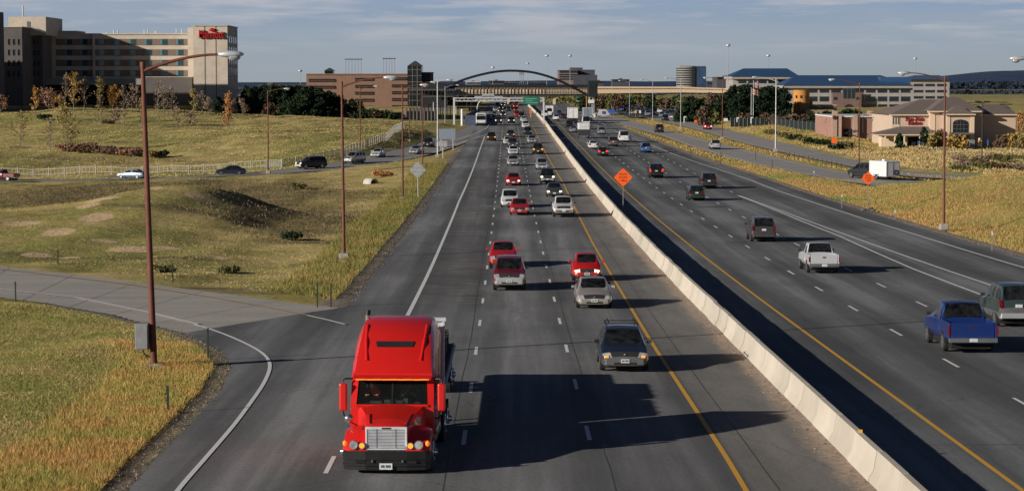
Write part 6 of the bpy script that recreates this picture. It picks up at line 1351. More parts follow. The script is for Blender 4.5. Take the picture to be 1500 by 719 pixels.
for dz in (-.5, .5): bc.tube([(a.x, 443.5, a.z), (a.x+2.2, 443.5, a.z+dz*1.2)], .09, STEEL, 6)
bc.build('awning_brace', t)
# ---- restaurant
RW = wallmat('restaurant_stucco', (.56,.42,.32), .9, .08); RWL = wallmat('restaurant_trim', (.70,.54,.38), .9, .05)
RR = bpy.data.materials.new('restaurant_shingles'); RR.use_nodes = True; ntb = RR.node_tree; n1 = noi(ntb, opos(ntb, (1,1,3)), 2.0, 6, .7); ntb.links.new(ramp(ntb, n1, [(.3, (.135,.105,.09)), (.7, (.22,.175,.15))]), bsdf(RR).inputs['Base Color']); bsdf(RR).inputs['Roughness'].default_value = .9
YR = 400; t = thing('restaurant_building', 'tan stucco restaurant with hipped brown roofs, arched entrance window and red lettering', 'restaurant')
part('left_wing', t, 1306, 1364, 167.5, 218, YR, YR+22, RW); hip(t, 1303.5, 1372, 168.3, 1347, 1385, 146, YR-.6, 24, RR)
part('eaves', t, 1303.5, 1366, 168.0, 169.6, YR-.7, YR+.0, RWL)
part('pale_corner_panel', t, 1306, 1318, 169.5, 186, YR-.08, YR-.001, RWL)  # paler panel paints the sunlit end wall onto the front
for x in (1308.6, 1312.3, 1316): window(t, x-.9, x+.9, 171.5, 182.5, YR-.08, mat('window_rust', (.18,.05,.03), .3))
part('porch_wall', t, 1291, 1366, 199.3, 218, YR-3, YR-.01, RWL); hp = MB()
a = P(1282.5, 197, YR-5); b = P(1367, 197, YR-5); c = P(1364, 185.5, YR-.1); d = P(1318, 185.5, YR-.1); l2 = P(1284, 192.5, YR+3)
hp.add([a, b, c, d, (a.x, YR+3, a.z), (c.x, YR-.1, a.z)], [(0,1,2,3),(0,3,4),(1,5,2)], RR); hp.build('porch_roof', t)
part('porch_eaves', t, 1282.5, 1367, 197, 198.8, YR-5.05, YR-4.6, RWL)
for x0, x1 in ((1313,1322.5),(1330,1346)): part('porch_opening', t, x0, x1, 201, 216, YR-3.06, YR-3.01, UNDER)
for x in (1297, 1311, 1325, 1348, 1364): part('porch_column', t, x-1.1, x+1.1, 198.8, 216, YR-4.9, YR-4.5, RWL)
textmesh('Pan-Asia', 1.15, SIGND, t, 'sign_lettering', (P(1342,0,YR).x, YR-.12, P(0,174.6,YR).z), extrude=.06, bold=.0, width=3.25); textmesh('Kitchen', 1.1, SIGND, t, 'sign_lettering', (P(1342.5,0,YR).x, YR-.12, P(0,180.4,YR).z), extrude=.06, bold=.0, width=2.4)
part('tall_block', t, 1362.5, 1438, 163, 218, YR-2, YR+20, RW); hip(t, 1359.5, 1443, 163.6, 1386, 1404, 142.5, YR-2.8, 24, RR); part('tall_eaves', t, 1359.5, 1440, 162.8, 164.6, YR-2.9, YR-2.01, RWL); part('pale_corner_panel', t, 1362.5, 1370, 164.6, 217, YR-2.1, YR-2.01, RWL)
part('entrance_block', t, 1386, 1427.5, 167.5, 218, YR-5, YR-1.9, RW); hip(t, 1383, 1429.5, 168, 1401, 1405, 155.3, YR-5.6, 8, RR, 'entrance_roof'); part('entrance_eaves', t, 1383, 1429.5, 167.2, 168.8, YR-5.7, YR-5.01, RWL)
for x0, x1 in ((1386,1392),(1421.5,1427.5)): part('entrance_pier', t, x0, x1, 169, 217, YR-5.12, YR-5.01, RWL)
aw = MB(); c = P(1407, 184, YR-5.1); W_ = 11/(F/YR); pts = [(c.x-W_, YR-5.1, P(0,194,YR).z), (c.x+W_, YR-5.1, P(0,194,YR).z)]+[(c.x+math.cos(a)*W_, YR-5.1, P(0,180,YR).z+math.sin(a)*W_*.5) for a in np.linspace(0, PI, 11)]
aw.poly(pts, DKG, (0,.08,0)); ao = aw.build('arched_window', t)
for x in (1402, 1407, 1412): part('glazing_bar', ao, x-.3, x+.3, 176, 194, YR-5.16, YR-5.11, WFR)
for y in (183, 189): part('glazing_bar', ao, 1396.5, 1417.5, y-.25, y+.25, YR-5.18, YR-5.161, WFR)
part('canopy', t, 1392.5, 1426, 194.6, 197, YR-7, YR-5, mat('canopy_slate', (.12,.14,.15), .5)); 
dd_ = part('door', t, 1402.5, 1419, 199, 217, YR-5.08, YR-5.01, DKG)
for x in (1406.5, 1410.8, 1415): part('door_frame', dd_, x-.35, x+.35, 199, 217, YR-5.13, YR-5.09, RWL)
part('right_wing', t, 1427.5, 1488, 168, 218, YR, YR+18, RW); hip(t, 1420, 1490.5, 168.4, 1441, 1474, 153, YR-.6, 20, RR); part('right_eaves', t, 1440, 1490.5, 167.6, 169.2, YR-.7, YR-.01, RWL); part('bin_store', t, 1420, 1428, 205, 217, YR-6.5, YR-5.2, GALV)
p = P(1434.5, 216, 392); t = thing('festive_figure', 'cream and orange bulbous figure standing by the restaurant entrance', 'statue', tuple(p)); FC = mat('figure_cream', (.75,.55,.35), .7); FO = mat('figure_orange', (.75,.30,.06), .7)
MB().ball((0,0,.42), (.45,.4,.45), FC).build('base', t); MB().ball((0,0,.98), (.33,.3,.34), FO).build('torso', t); MB().ball((.02,0,1.42), (.24,.22,.24), FC).build('head', t); MB().ball((-.3,-.05,1.0), (.12,.12,.25), FC).build('arm', t); MB().ball((.33,-.05,1.0), (.12,.12,.25), FC).build('arm', t)
for k, (x, yb, yt, Y, l) in enumerate([(1438,243,150,330,'dark slim parking lamp post in front of the restaurant'),(1473,200,154,405,'dark slim parking lamp post near the right end of the restaurant'),(1264,195,170,420,'dark slim post in front of the pink brick wall')]):
    b = P(x, yb, Y); h = P(x, yt, Y).z-b.z; t = thing('parking_lamp', l, 'lamp post', tuple(b)); MB().cyl((0,0,0),(0,0,h), .08, DARKP, n=8).build('pole', t); MB().box((-1.1,-.2,h),(-.2,.2,h+.18), DARKP).build('lamp_head', t); MB().box((.2,-.2,h),(1.1,.2,h+.18), DARKP).build('lamp_head', t)
board(1445.5, 1448.5, 205, 208.5, 216, 392, 'small blue parking sign beside the restaurant', BSN, (.5,), name='parking_sign')
board(1344, 1346.5, 207, 211, 216, 393, 'small blue sign by the restaurant porch', BSN, (.5,), name='parking_sign')
# flagpoles
for x, yt, Y, cols_, l in ((1103.5,118,560,((.42,.10,.10),(.5,.5,.53)),'white flagpole flying a red and white striped flag'),(1100.5,128,565,((.55,.16,.05),(.6,.6,.6)),'second flagpole with an orange red flag lower down')):
    b = P(x, 146, Y); h = P(x, yt, Y).z-b.z+4; t = thing('flagpole', l, 'flagpole', (b.x, b.y, b.z-4)); MB().cyl((0,0,0),(0,0,h), .07, SWH, n=8, r1=.05).build('pole', t)
    fl = MB(); n = 7
    for k in range(n):
        z0 = h-.3-k*.22; vs = []
        for q in range(9): u_ = q/8*1.7; vs += [(u_, .12*math.sin(u_*5), z0-u_*.25), (u_, .12*math.sin(u_*5), z0-.13-u_*.25)]
        fl.add(vs, [(2*q, 2*q+1, 2*q+3, 2*q+2) for q in range(8)], mat('flag_stripe_%d' % (k % 2) + l[:5], cols_[k % 2], .8))
    fl.build('flag', t, fix=False)
# dark green wind-screen fence and light bollards
t = thing('green_screen_fence', 'dark green screened fence below the evergreens with pale posts', 'fence'); GF_ = mat('screen_green', (.010,.018,.018), .9)
for k in range(24):
    x = 1070+k*6.2; a = P(x, 186+max(0, x-1130)*.11, 520-max(0, x-1130)*.6); b = P(x+6.1, 186+max(0, x+6.1-1130)*.11, 520-max(0, x+6.1-1130)*.6)
    MB().add([a, b, b+Vector((0,0,2.0)), a+Vector((0,0,2.0))], [(0,1,2,3)], GF_).build('screen_panel', t, fix=False); MB().box((a.x-.05,a.y-.1,a.z),(a.x+.05,a.y,a.z+2.1), GALV).build('post', t)
for k, (x, yb, yt) in enumerate([(1079.5,179,172.5),(1100,181,172),(1148,192,180),(1002,180,171)]):
    b = P(x, yb, 512); h = P(x, yt, 512).z-b.z; tt_ = thing('path_light', 'small white hooded light post beside the dark green fence', 'path light', tuple(b), 0, 'white hooded path lights'); MB().box((-.1,-.1,0),(.1,.1,h), SWH).build('post', tt_); MB().box((-.1,-.12,h-.2),(.5,.12,h+.05), SWH).build('hood', tt_)
# ================================================================== VEGETATION
def leafmat(name, c1, c2, c3=None, tr=.25):
    if name in MATS: return MATS[name]
    m = bpy.data.materials.new(name); m.use_nodes = True; nt = m.node_tree; b = bsdf(m)
    n = noi(nt, pos(nt), 1.3, 3, .7); n2 = noi(nt, pos(nt), 7, 2, .6); f = math_(nt, 'ADD', math_(nt, 'MULTIPLY', n, .6), math_(nt, 'MULTIPLY', n2, .4))
    nt.links.new(ramp(nt, f, [(.36, c1), (.52, c2), (.66, c3 or tuple(x*1.35 for x in c2))]), b.inputs['Base Color']); b.inputs['Roughness'].default_value = .85; b.inputs['Specular IOR Level'].default_value = .15
    MATS[name] = m; return m
BARK = mat('bark_grey', (.13,.11,.09), .95, var=.3); BARKP = mat('bark_pale', (.22,.18,.14), .95, var=.3); BARKD = mat('bark_dark', (.05,.04,.03), .95, var=.3)
def quads(C, size, flat=.0, rg=rng):
    """random quads around points C (n,3)"""
    n = len(C); a = rg.normal(size=(n,3)); a /= np.linalg.norm(a, axis=1)[:, None]; b = rg.normal(size=(n,3)); b -= a*(a*b).sum(1)[:, None]; b /= np.linalg.norm(b, axis=1)[:, None]
    s = (size*(.6+.8*rg.random(n)))[:, None]; V = np.stack([C-a*s-b*s*.6, C+a*s-b*s*.6, C+a*s+b*s*.6, C-a*s+b*s*.6], 1).reshape(-1, 3); Fc = np.arange(4*n).reshape(n, 4); return V, Fc
def crown(name, C, size, m, parent):
    V, Fc = quads(np.asarray(C), size); o = fastmesh(name, V, Fc, m); o.parent = parent; return o
def sparse_tree(x, y, z, h, wd, leaf, dens, label, group, bark=None, size=.125, seed=0, name='deciduous_tree'):
    r_ = np.random.default_rng(seed); t = thing(name, label, 'tree', (x, y, z-.1), r_.random()*6, group); bk = bark or BARKP
    tm = MB(); lean = r_.normal(0, .02, 2); tm.tube([(0,0,0),(lean[0]*h*.5,lean[1]*h*.5,h*.45),(lean[0]*h,lean[1]*h,h*.97)], .018*h*.55+.02, bk, 7, .015); tm.build('trunk', t)
    bm_ = MB(); C = []; nb = 15
    for k in range(nb):
        f = .16+.78*k/nb; a = r_.random()*2*PI; L = wd*(.55+.5*r_.random())*(math.sin(PI*min(1, (f*.9+.18)))**.6); base = Vector((lean[0]*h*f, lean[1]*h*f, h*f)); up = h*.16*(1-f*.4)
        tip = base+Vector((math.cos(a)*L, math.sin(a)*L, up+L*.5)); mid = base.lerp(tip, .5)+Vector((0,0,-.05*L)); bm_.tube([base, mid, tip], .012*h*(1-f)+.012, bk, 4, .006)
        for q in range(2):
            a2 = a+r_.normal(0, .7); s_ = base.lerp(tip, .4+.3*q); e = s_+Vector((math.cos(a2)*L*.4, math.sin(a2)*L*.4, L*.5)); bm_.tube([s_, e], .012, bk, 3, .005)
            for _ in range(int(dens*3)): C.append(np.array(s_.lerp(e, r_.random()*1.1))+r_.normal(0, .14*wd, 3)*np.array([1,1,.8]))
        for _ in range(int(dens*5)): C.append(np.array(base.lerp(tip, .3+.8*r_.random()))+r_.normal(0, .17*wd, 3)*np.array([1,1,.9]))
    for _ in range(int(dens*12)): C.append(np.array([lean[0]*h, lean[1]*h, h*(.75+.3*r_.random())])+r_.normal(0, .12*wd, 3))
    bm_.build('limbs', t, fix=False)
    if len(C): crown('crown', C, size, leaf, t)
    return t
def bushy_tree(x, y, z, h, wd, leaf, label, group, n=900, size=.28, trunk=.2, seed=0, conif=False, bark=None, cat='tree', name=None):
    r_ = np.random.default_rng(seed); t = thing(name or ('evergreen_tree' if conif else 'broadleaf_tree'), label, cat, (x, y, z-.15), r_.random()*6, group)
    tm = MB(); tm.tube([(0,0,0),(.02*h,0,h*.4),(0,.01*h,h*.9)], .022*h+.03, bark or BARKD, 7, .03); tm.build('trunk', t)
    lm = MB(); C = []
    ncl = 26
    for k in range(ncl):
        f = (k+.5)/ncl; zz = h*(trunk+(1-trunk)*f)
        prof = (1-f)**.75+.08 if conif else (math.sin(PI*(.12+.82*f)))**.7
        a = k*2.4+r_.normal(0, .4); R = wd*prof*(.45+.5*r_.random()); c = np.array([math.cos(a)*R, math.sin(a)*R, zz+r_.normal(0, .03*h)])
        lm.tube([(0,0,zz-.12*h*.5), tuple(c)], .012*h*.6+.01, bark or BARKD, 4, .01)
        rr = wd*(.30+.22*r_.random())*(1 if not conif else (.55+.5*prof))
        q = r_.normal(size=(n//ncl, 3)); q /= np.linalg.norm(q, axis=1)[:, None]; q *= (r_.random((n//ncl, 1))**.4)*rr; q[:, 2] *= .75; C.append(c+q)
    lm.build('limbs', t, fix=False); crown('crown', np.concatenate(C), size, leaf, t); return t
def shrub(x, y, z, w_, h, leaf, label, group=None, n=260, size=.13, seed=0):
    r_ = np.random.default_rng(seed); t = thing('shrub', label, 'shrub', (x, y, z-.05), r_.random()*6, group); st_ = MB(); C = []
    for k in range(7):
        a = k*.9+r_.random(); tip = Vector((math.cos(a)*w_*.6, math.sin(a)*w_*.6, h*(.6+.3*r_.random()))); st_.tube([(0,0,0), tuple(tip)], .02, BARKD, 4, .008)
        q = r_.normal(size=(n//7, 3)); q /= np.linalg.norm(q, axis=1)[:, None]; q *= (r_.random((n//7, 1))**.4)*np.array([w_*.5, w_*.5, h*.38]); C.append(np.array(tip)*[1,1,.75]+q)
    st_.build('stems', t, fix=False); crown('foliage', np.concatenate(C), size, leaf, t); return t
LY = leafmat('leaf_yellow', (.22,.14,.04), (.42,.27,.08)); LG = leafmat('leaf_gold', (.34,.18,.05), (.55,.31,.08)); LR = leafmat('leaf_rust', (.20,.10,.06), (.36,.20,.13)); LB = leafmat('twig_grey', (.15,.11,.075), (.28,.20,.14)); LYG = leafmat('leaf_yellow_green', (.15,.12,.04), (.30,.23,.08)); LO = leafmat('leaf_orange', (.32,.14,.06), (.48,.24,.10))
LD = leafmat('needles_dark', (.008,.016,.010), (.016,.030,.015), (.035,.052,.022)); LDG = leafmat('leaf_dark_green', (.012,.024,.011), (.026,.045,.018), (.05,.07,.027)); LOL = leafmat('leaf_olive', (.07,.075,.03), (.15,.145,.055), (.24,.20,.08)); LBR = leafmat('leaf_brown', (.07,.045,.03), (.15,.10,.065))
HT = [(30,218,163,LYG,.5,1.9,'pale yellow leaning thin tree at the far left of the hill'),(52,171,128,LG,.8,1.1,'slim golden tree in front of the hotel undercroft'),(74,223,172,LB,.25,1.3,'bare grey sapling left of the widest yellow green tree'),(99,226,155,LYG,2.2,2.2,'widest yellow green tree at the foot of the hill'),(72,163,132,LR,2.6,2.6,'broad rust red tree beside the tall yellow ones'),(88,176,140,LY,.8,1.3,'small yellow tree in front of the tall yellow one'),(108,165,108,LY,1.4,1.9,'tallest yellow tree on the hilltop'),(95,165,107,LB,.3,1.3,'tall bare sapling just left of the tallest yellow tree'),(123,165,113,LB,.5,1.5,'tall grey twiggy tree right of the tallest yellow tree'),(148,181,113,LYG,.9,1.5,'tall thin pale yellow tree standing alone'),(166,164,126,LG,2.4,1.8,'dense golden tree at the middle of the hilltop'),(182,184,124,LB,.6,1.6,'bare pinkish tree in front of the golden one'),(193,164,123,LB,.4,1.3,'bare tree left of a second bare tree near the podium'),(200,165,126,LB,.4,1.4,'second bare tree near the hotel podium'),(232,171,118,LB,.4,1.5,'bare tree just right of the tall rust brown lamp post'),(208,186,142,LYG,.8,1.2,'thin yellow green tree left of the tall rust brown lamp post'),(240,170,128,LB,.4,1.5,'bare tree below the podium wall'),(252,172,128,LB,.5,1.6,'twiggy bare tree in front of the podium wall'),(284,174,129,LYG,1.0,1.3,'pale green tree in front of the end tower'),(279,190,165,LB,.9,1.5,'low grey brush like tree on the slope'),(335,197,136,LO,1.5,1.6,'orange leaved tree below the hotel end tower'),(259,187,158,LB,.4,1.3,'small bare tree on the slope below the podium'),(355,171,146,LB,.7,1.5,'small bare tree at the right end of the hilltop'),(296,168,134,LB,.5,1.5,'bare tree close to the end tower corner'),(1,168,140,LR,2.4,1.6,'rust red tree cut by the left edge'),(306,170,143,LB,.7,1.4,'small bare tree in front of the dark young conifers'),(170,186,160,LB,.7,1.3,'low bare tree below the dense golden tree')]
for k, (px, pyb, pyt, lf, dn, wd, l) in enumerate(HT):
    dn = min(dn, 1.5)*1.3
    g_ = onground(px, pyb, 340, 600); h = max(3.0, (P(px, pyt, g_.y).z-g_.z)); sparse_tree(g_.x, g_.y, g_.z, h, wd, lf, dn*2.2, l, 'young trees on the hotel hill', seed=100+k)
for k, (px, pyb, pyt, wd, l) in enumerate([(317,168,142,1.6,'dark young conifer in front of the end tower'),(328,168,146,1.5,'smaller dark conifer below the tower corner')]):
    g_ = onground(px, pyb, 340, 620); bushy_tree(g_.x, g_.y+4, g_.z, P(px, pyt, g_.y).z-g_.z, wd, LD, l, 'young conifers by the hotel', seed=k, conif=True, n=700, size=.22)
for k, (px, py, w_, h, lf, l) in enumerate([(100,222,2.4,1.6,LR,'low rust red shrub left of the shrub row'),(131,222,2.2,1.7,LR,'rust red shrub in the middle of the row'),(150,225,2.6,1.4,LBR,'brown shrub in the row below the hill'),(170,227,2.6,1.4,LBR,'dark brown shrub in the row'),(189,228,2.4,1.3,LR,'last red brown shrub of the row'),(120,224,2.2,1.3,LBR,'brown shrub beside the red one'),(205,229,2,1.2,LBR,'small brown shrub left of the bright green ones'),(222,231,1.6,1.3,LYG,'bright yellow green shrub by the brown lamp post'),(232,230,1.8,1.2,LDG,'bright green shrub right of the brown lamp post'),(64,176,1.8,1.3,LDG,'dark round shrub on the hill crest'),(160,182,1.5,1.0,LBR,'little dark shrub on the upper slope')]):
    g_ = onground(px, py, 340, 600); shrub(g_.x, g_.y, g_.z, w_, h, lf, l, 'shrubs below the hotel', seed=k, n=420, size=.16)
# evergreens left of the garage
r2 = np.random.default_rng(5)
for k, (px, pyt, Y) in enumerate([(362,128,600),(374,129,590),(387,126,600),(400,127,585),(413,126,600),(424,128,590),(436,127,600),(447,130,585),(458,128,600),(470,133,590),(482,135,600),(492,140,590),(366,138,575),(392,138,575),(418,139,570),(444,141,570),(468,145,570)]):
    x = (px-750)/F*Y; z = gz(x, Y); h = P(px, pyt, Y).z-z
    bushy_tree(x, Y, z, h, 2.8, LD if k % 3 else LDG, 'dark evergreen tree in the dense clump left of the brick garage', 'evergreens left of the brick garage', seed=20+k, conif=(k % 2 == 0), n=2400, size=.24, trunk=.04)
for k, (px, pyt, Y, w_, lf) in enumerate([(503,146,600,1.6,LOL),(516,146,600,1.5,LDG),(527,146,600,1.3,LOL),(395,152,560,2,LBR),(423,150,560,2.4,LDG)]):
    x = (px-750)/F*Y; z = gz(x, Y); bushy_tree(x, Y, z, P(px, pyt, Y).z-z, w_, lf, ['small olive tree in front of the brick wall','small dark green tree in front of the brick wall','thin olive tree right of the small dark one','brown leafless tree before the evergreens','low green tree before the evergreens'][k], 'small trees by the brick garage', seed=60+k, n=700, size=.25, trunk=.12)
# dark wall of hedge behind hill crest
for k in range(12):
    Y = 575; px = 396+k*16; x = (px-750)/F*Y; z = gz(x, Y); shrub(x, Y, z, 3.2, 1.9+r2.random(), LBR if k % 3 == 1 else LDG, 'dark low shrub along the hill crest below the brick garage', 'dark shrubs along the hill crest', seed=70+k, n=420, size=.25)
# right evergreens
ev = [(1003,150,600),(1013,146,610),(1022,150,600),(1060,143,590),(1070,138,600),(1077,128,590),(1088,126,600),(1096,125,590),(1110,130,600),(1122,128,590),(1131,127,600),(1143,131,590),(1052,150,600),(1117,140,570),(1084,142,570),(1146,148,570),(1040,156,590)]
for k, (px, pyt, Y) in enumerate(ev):
    x = (px-750)/F*Y; z = gz(x, Y); h = P(px, pyt, Y).z-z
    bushy_tree(x, Y, z, h, 3.0, LD if k % 4 else LDG, 'dark evergreen tree in the tall clump in front of the blue-roofed office', 'evergreens in front of the blue-roofed office', seed=200+k, conif=(k % 3 == 0), n=2600, size=.25, trunk=.05)
for k, (px, pyt, Y, w_, lf) in enumerate([(1186,172,540,2.0,LD),(1197,170,540,2.0,LD),(1208,171,530,2.0,LDG),(1176,170,520,1.8,LBR),(1164,170,520,2,LBR),(1190,176,500,2,LD),(1204,176,490,2,LBR),(1215,178,480,1.8,LD),(1150,172,520,2,LBR),(1135,172,520,2,LBR),(1120,168,530,2,LBR),(1240,161,640,2.2,LDG),(1252,163,640,2.2,LDG),(1030,158,560,2,LBR),(1090,168,540,2,LBR),(1212,172,560,2,LDG),(1045,165,560,2,LOL)]):
    x = (px-750)/F*Y; z = gz(x, Y); bushy_tree(x, Y, z, max(2, P(px, pyt, Y).z-z), w_, lf, 'small dark tree in the shaded belt below the orange drum building', 'shaded trees below the orange drum', seed=240+k, n=800, size=.27, trunk=.06)
for k, (px, pyt, Y, w_, lf, l) in enumerate([(1353,186,393,1.0,LDG,'slim dark green conical tree at the restaurant porch'),(1317,195,392,.9,LDG,'small green conical tree left of the porch'),(1370,193,391,1.4,LYG,'yellow green tree at the corner of the restaurant'),(1378,190,392,1.2,LBR,'purplish bare tree beside the entrance block'),(1394,196,390,1.2,LY,'golden tree in front of the restaurant entrance'),(1409,198,390,1.1,LY,'golden tree hiding the restaurant doors'),(1365,200,390,.9,LYG,'low yellow green tree next to the porch column'),(1465,198,392,1.2,LBR,'brown leafless tree by the right wing'),(1479,197,392,1.2,LY,'golden tree by the right end of the restaurant'),(1494,195,391,1.5,LYG,'yellow green tree at the right edge'),(1492,165,450,1.6,LO,'orange tree behind the right end of the restaurant')]):
    x = (px-750)/F*Y; z = float(zr(Y))-.1; bushy_tree(x, Y, z, P(px, pyt, Y).z-z, w_, lf, l, 'small trees around the restaurant', seed=280+k, n=500, size=.16, trunk=.12, conif=k < 2, bark=BARK)
# brush around overpass embankment / behind parking
for k in range(26):
    px = 800+k*11+r2.normal(0, 2); Y = 760+r2.random()*140; x = (px-750)/F*Y; z = gz(x, Y)
    if x < 24: continue
    bushy_tree(x, Y, z-.3, 3.5+2.5*r2.random(), 2.8, [LOL, LBR, LDG][k % 3], 'scrubby olive brown tree on the bank below the overpass', 'scrub trees below the overpass', seed=320+k, n=600, size=.34, trunk=.05)
# distant belts: stuff
def belt(name, Y, x0, x1, n, h, m, size, zoff=0, seed=1):
    r_ = np.random.default_rng(seed); X = r_.uniform(x0, x1, n); YY = Y+r_.uniform(0, Y*.12, n); H = h*(.5+.5*(np.sin(X*.05)*.3+np.sin(X*.013+1)*.4+.5))
    Z = ground(X, YY, lower=False)+r_.random(n)*H+zoff; V, Fc = quads(np.stack([X, YY, Z], 1), size, rg=r_); return tag(fastmesh(name, V, Fc, m), kind='stuff')
LFAR = leafmat('far_wood', (.018,.028,.048), (.026,.038,.058), (.036,.048,.065))  # bluish, low-contrast leaf colour has the distance haze painted in
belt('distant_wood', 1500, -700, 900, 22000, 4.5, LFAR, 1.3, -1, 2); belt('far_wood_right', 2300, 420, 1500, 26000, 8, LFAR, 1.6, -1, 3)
belt('dark_scrub_left', 930, -60, -14, 5000, 5, LBR, .5, -.5, 5); belt('dark_scrub_right', 1000, 14, 60, 5000, 4, LOL, .5, -.5, 6)
tagm = None
# ---- parked cars
r3 = np.random.default_rng(11); colp = [SILV, WHITE, CHARC, NAVY, ICE, BLACK, GREY, SKYB]; n = 0
lot = sheet('car_park_surface', [(34, 655), (34, 700), (34, 850)], [(66, 655), (66, 700), (66, 850)], simple_road('car_park_asphalt', (.045,.05,.06), (.07,.075,.085)), 20, 5, .15, lambda X, Y: np.maximum(ground(X, Y, lower=False), zr(Y)-1.5))
for row in range(6):
    Y = 672+row*26
    for k in range(9):
        if r3.random() < .18: continue
        x = 37.5+k*2.9+(3.2 if k > 4 else 0); z = max(gz(x, Y), float(zr(Y))-1.5)+.18
        vehicle(['sedan','suv','minivan','wagon'][int(r3.integers(4))], x, Y, z, colp[int(r3.integers(8))], 'small parked car in the crowded car park below the overpass', 'car', group='parked cars in the far car park', det=1, anchor='mid', rz=PI*int(r3.integers(2)))
# ---- low white structures on the plain at right
for k, (x0, x1, y0, y1, Y) in enumerate([(1407,1422,137.5,141,1900),(1432,1440,138,141,1800),(1452,1600,141,144,1500),(1425,1431,139,142,1700)]):
    t = thing('farm_shed' if k != 2 else 'low_white_fence', ['long white shed on the plain behind the restaurant','small white shed right of the long one','long low white rail line across the plain','tiny white hut on the plain'][k], 'building' if k != 2 else 'fence'); part('wall', t, x0, x1, y0, y1, Y, Y+10, SWH); part('roof', t, x0-.3, x1+.3, y0-.6, y0, Y-.5, Y+10.5, GALV)
# ---- grasses: nobody could count them
def blades(name, X, Y, hgt, wid, m, n_seg=1, lean=.35, seed=0, tint=None):
    r_ = np.random.default_rng(seed); n = len(X); Z = ground(X, Y, lower=True)-.03; a = r_.random(n)*PI; h = hgt*(.5+.8*r_.random(n)); w_ = wid*(.6+.8*r_.random(n)); dx = np.cos(a)*w_; dy = np.sin(a)*w_; lx = r_.normal(0, lean, n)*h; ly = r_.normal(0, lean, n)*h
    V = np.stack([np.stack([X-dx, Y-dy, Z], 1), np.stack([X+dx, Y+dy, Z], 1), np.stack([X+lx+dx*.25, Y+ly+dy*.25, Z+h], 1), np.stack([X+lx-dx*.25, Y+ly-dy*.25, Z+h], 1)], 1).reshape(-1, 3)
    return tag(fastmesh(name, V, np.arange(4*n).reshape(n, 4), m), kind='stuff')
def grassmat(name, stops, sc1=.12):
    m = bpy.data.materials.new(name); m.use_nodes = True; nt = m.node_tree; b = bsdf(m); n1 = noi(nt, pos(nt), sc1, 4, .6); n2 = noi(nt, pos(nt), 2.2, 2, .5); f = math_(nt, 'ADD', math_(nt, 'MULTIPLY', n1, .7), math_(nt, 'MULTIPLY', n2, .3))
    nt.links.new(ramp(nt, f, stops), b.inputs['Base Color']); b.inputs['Roughness'].default_value = .9; b.inputs['Specular IOR Level'].default_value = .1; return m
GM1 = grassmat('grass_meadow', [(.36, (.24,.28,.07)), (.46, (.38,.35,.11)), (.55, (.52,.40,.17)), (.66, (.42,.36,.14))], .22); GM2 = grassmat('grass_tall_orange', [(.36, (.32,.34,.08)), (.47, (.50,.38,.12)), (.58, (.58,.34,.12)), (.68, (.55,.36,.14))], .3)
GM2R = grassmat('grass_golden_brown', [(.36, (.20,.26,.065)), (.44, (.32,.30,.09)), (.50, (.46,.32,.12)), (.56, (.54,.31,.12)), (.62, (.40,.30,.11)), (.68, (.24,.28,.08))], .10)
GM2L = grassmat('grass_tall_green', [(.36, (.15,.165,.045)), (.5, (.25,.225,.07)), (.62, (.38,.27,.10))], .25)
GM3 = grassmat('grass_dry', [(.36, (.36,.32,.11)), (.5, (.50,.40,.16)), (.64, (.62,.47,.22))], .08)
GM4 = grassmat('grass_straw', [(.38, (.42,.33,.16)), (.5, (.55,.42,.21)), (.62, (.62,.46,.25))], .10)
def scatter(n, xf, y0, y1, keep, seed):
    r_ = np.random.default_rng(seed); Y = r_.uniform(y0, y1, n); X = xf(Y, r_.random(n)); k = keep(X, Y); return X[k], Y[k]
def outside(X, Y, ramp_thr=.55):
    d = X-A(Y); ok = np.maximum(-6.7-d, d-edge_R(Y)) > .9
    ok &= ramp_mask(X, Y) < ramp_thr; ok &= polydist(X, Y, EX)[0] > 5.6
    for C_2, hw_ in ((F1C, 4.2), (F2C, 4.9)): ok &= polydist(X, Y, C_2)[0] > hw_
    return ok
X, Y = scatter(260000, lambda Y, u_: -.245*Y-1+u_*(.245*Y-6), 52, 112, lambda X, Y: outside(X, Y, .735) & (Y < 112), 1); blades('near_lawn_grass', X, Y, .09, .010, GM1, seed=1, lean=.8)
rmv = ramp_mask(X, Y); k = ((rmv > .01) & (Y < 92)) | ((Y < 70) & (X > -14)); k &= np.random.default_rng(3).random(len(X)) < .35+.65*smoothstep(.0, .25, rmv); Xo = np.repeat(X[k], 2)+rng.normal(0, .25, 2*k.sum()); Yo = np.repeat(Y[k], 2)+rng.normal(0, .25, 2*k.sum()); kk = outside(Xo, Yo, .73); blades('tall_orange_grass', Xo[kk], Yo[kk], .20, .008, GM2, seed=2, lean=.4)
X, Y = scatter(60000, lambda Y, u_: A(Y)-7.5-u_**1.7*4.2, 104, 330, lambda X, Y: outside(X, Y, .3), 3); blades('verge_grass_left', X, Y, .30, .018, GM2L, seed=3, lean=.5)
X, Y = scatter(80000, lambda Y, u_: -.25*Y-2+u_*(.25*Y-7), 112, 360, lambda X, Y: outside(X, Y, .2) & ~((np.hypot((X+37)/26, (Y-248)/46) < .9) | (np.hypot((X+18.5)/7.5, (Y-200)/34) < .9)), 4); blades('mound_grass', X, Y, .08, .03, GM3, seed=4, lean=.9)
X, Y = scatter(60000, lambda Y, u_: -.25*Y+u_*(.25*Y-20), 350, 560, lambda X, Y: outside(X, Y, .2) & (X < -12), 5); blades('hill_grass', X, Y, .14, .07, GM3, seed=5, lean=.8)
X, Y = scatter(170000, lambda Y, u_: A(Y)+edge_R(Y)+1+u_**1.3*24, 120, 330, outside, 6); blades('verge_grass_right', X, Y, .18, .022, GM2R, seed=6, lean=.6)
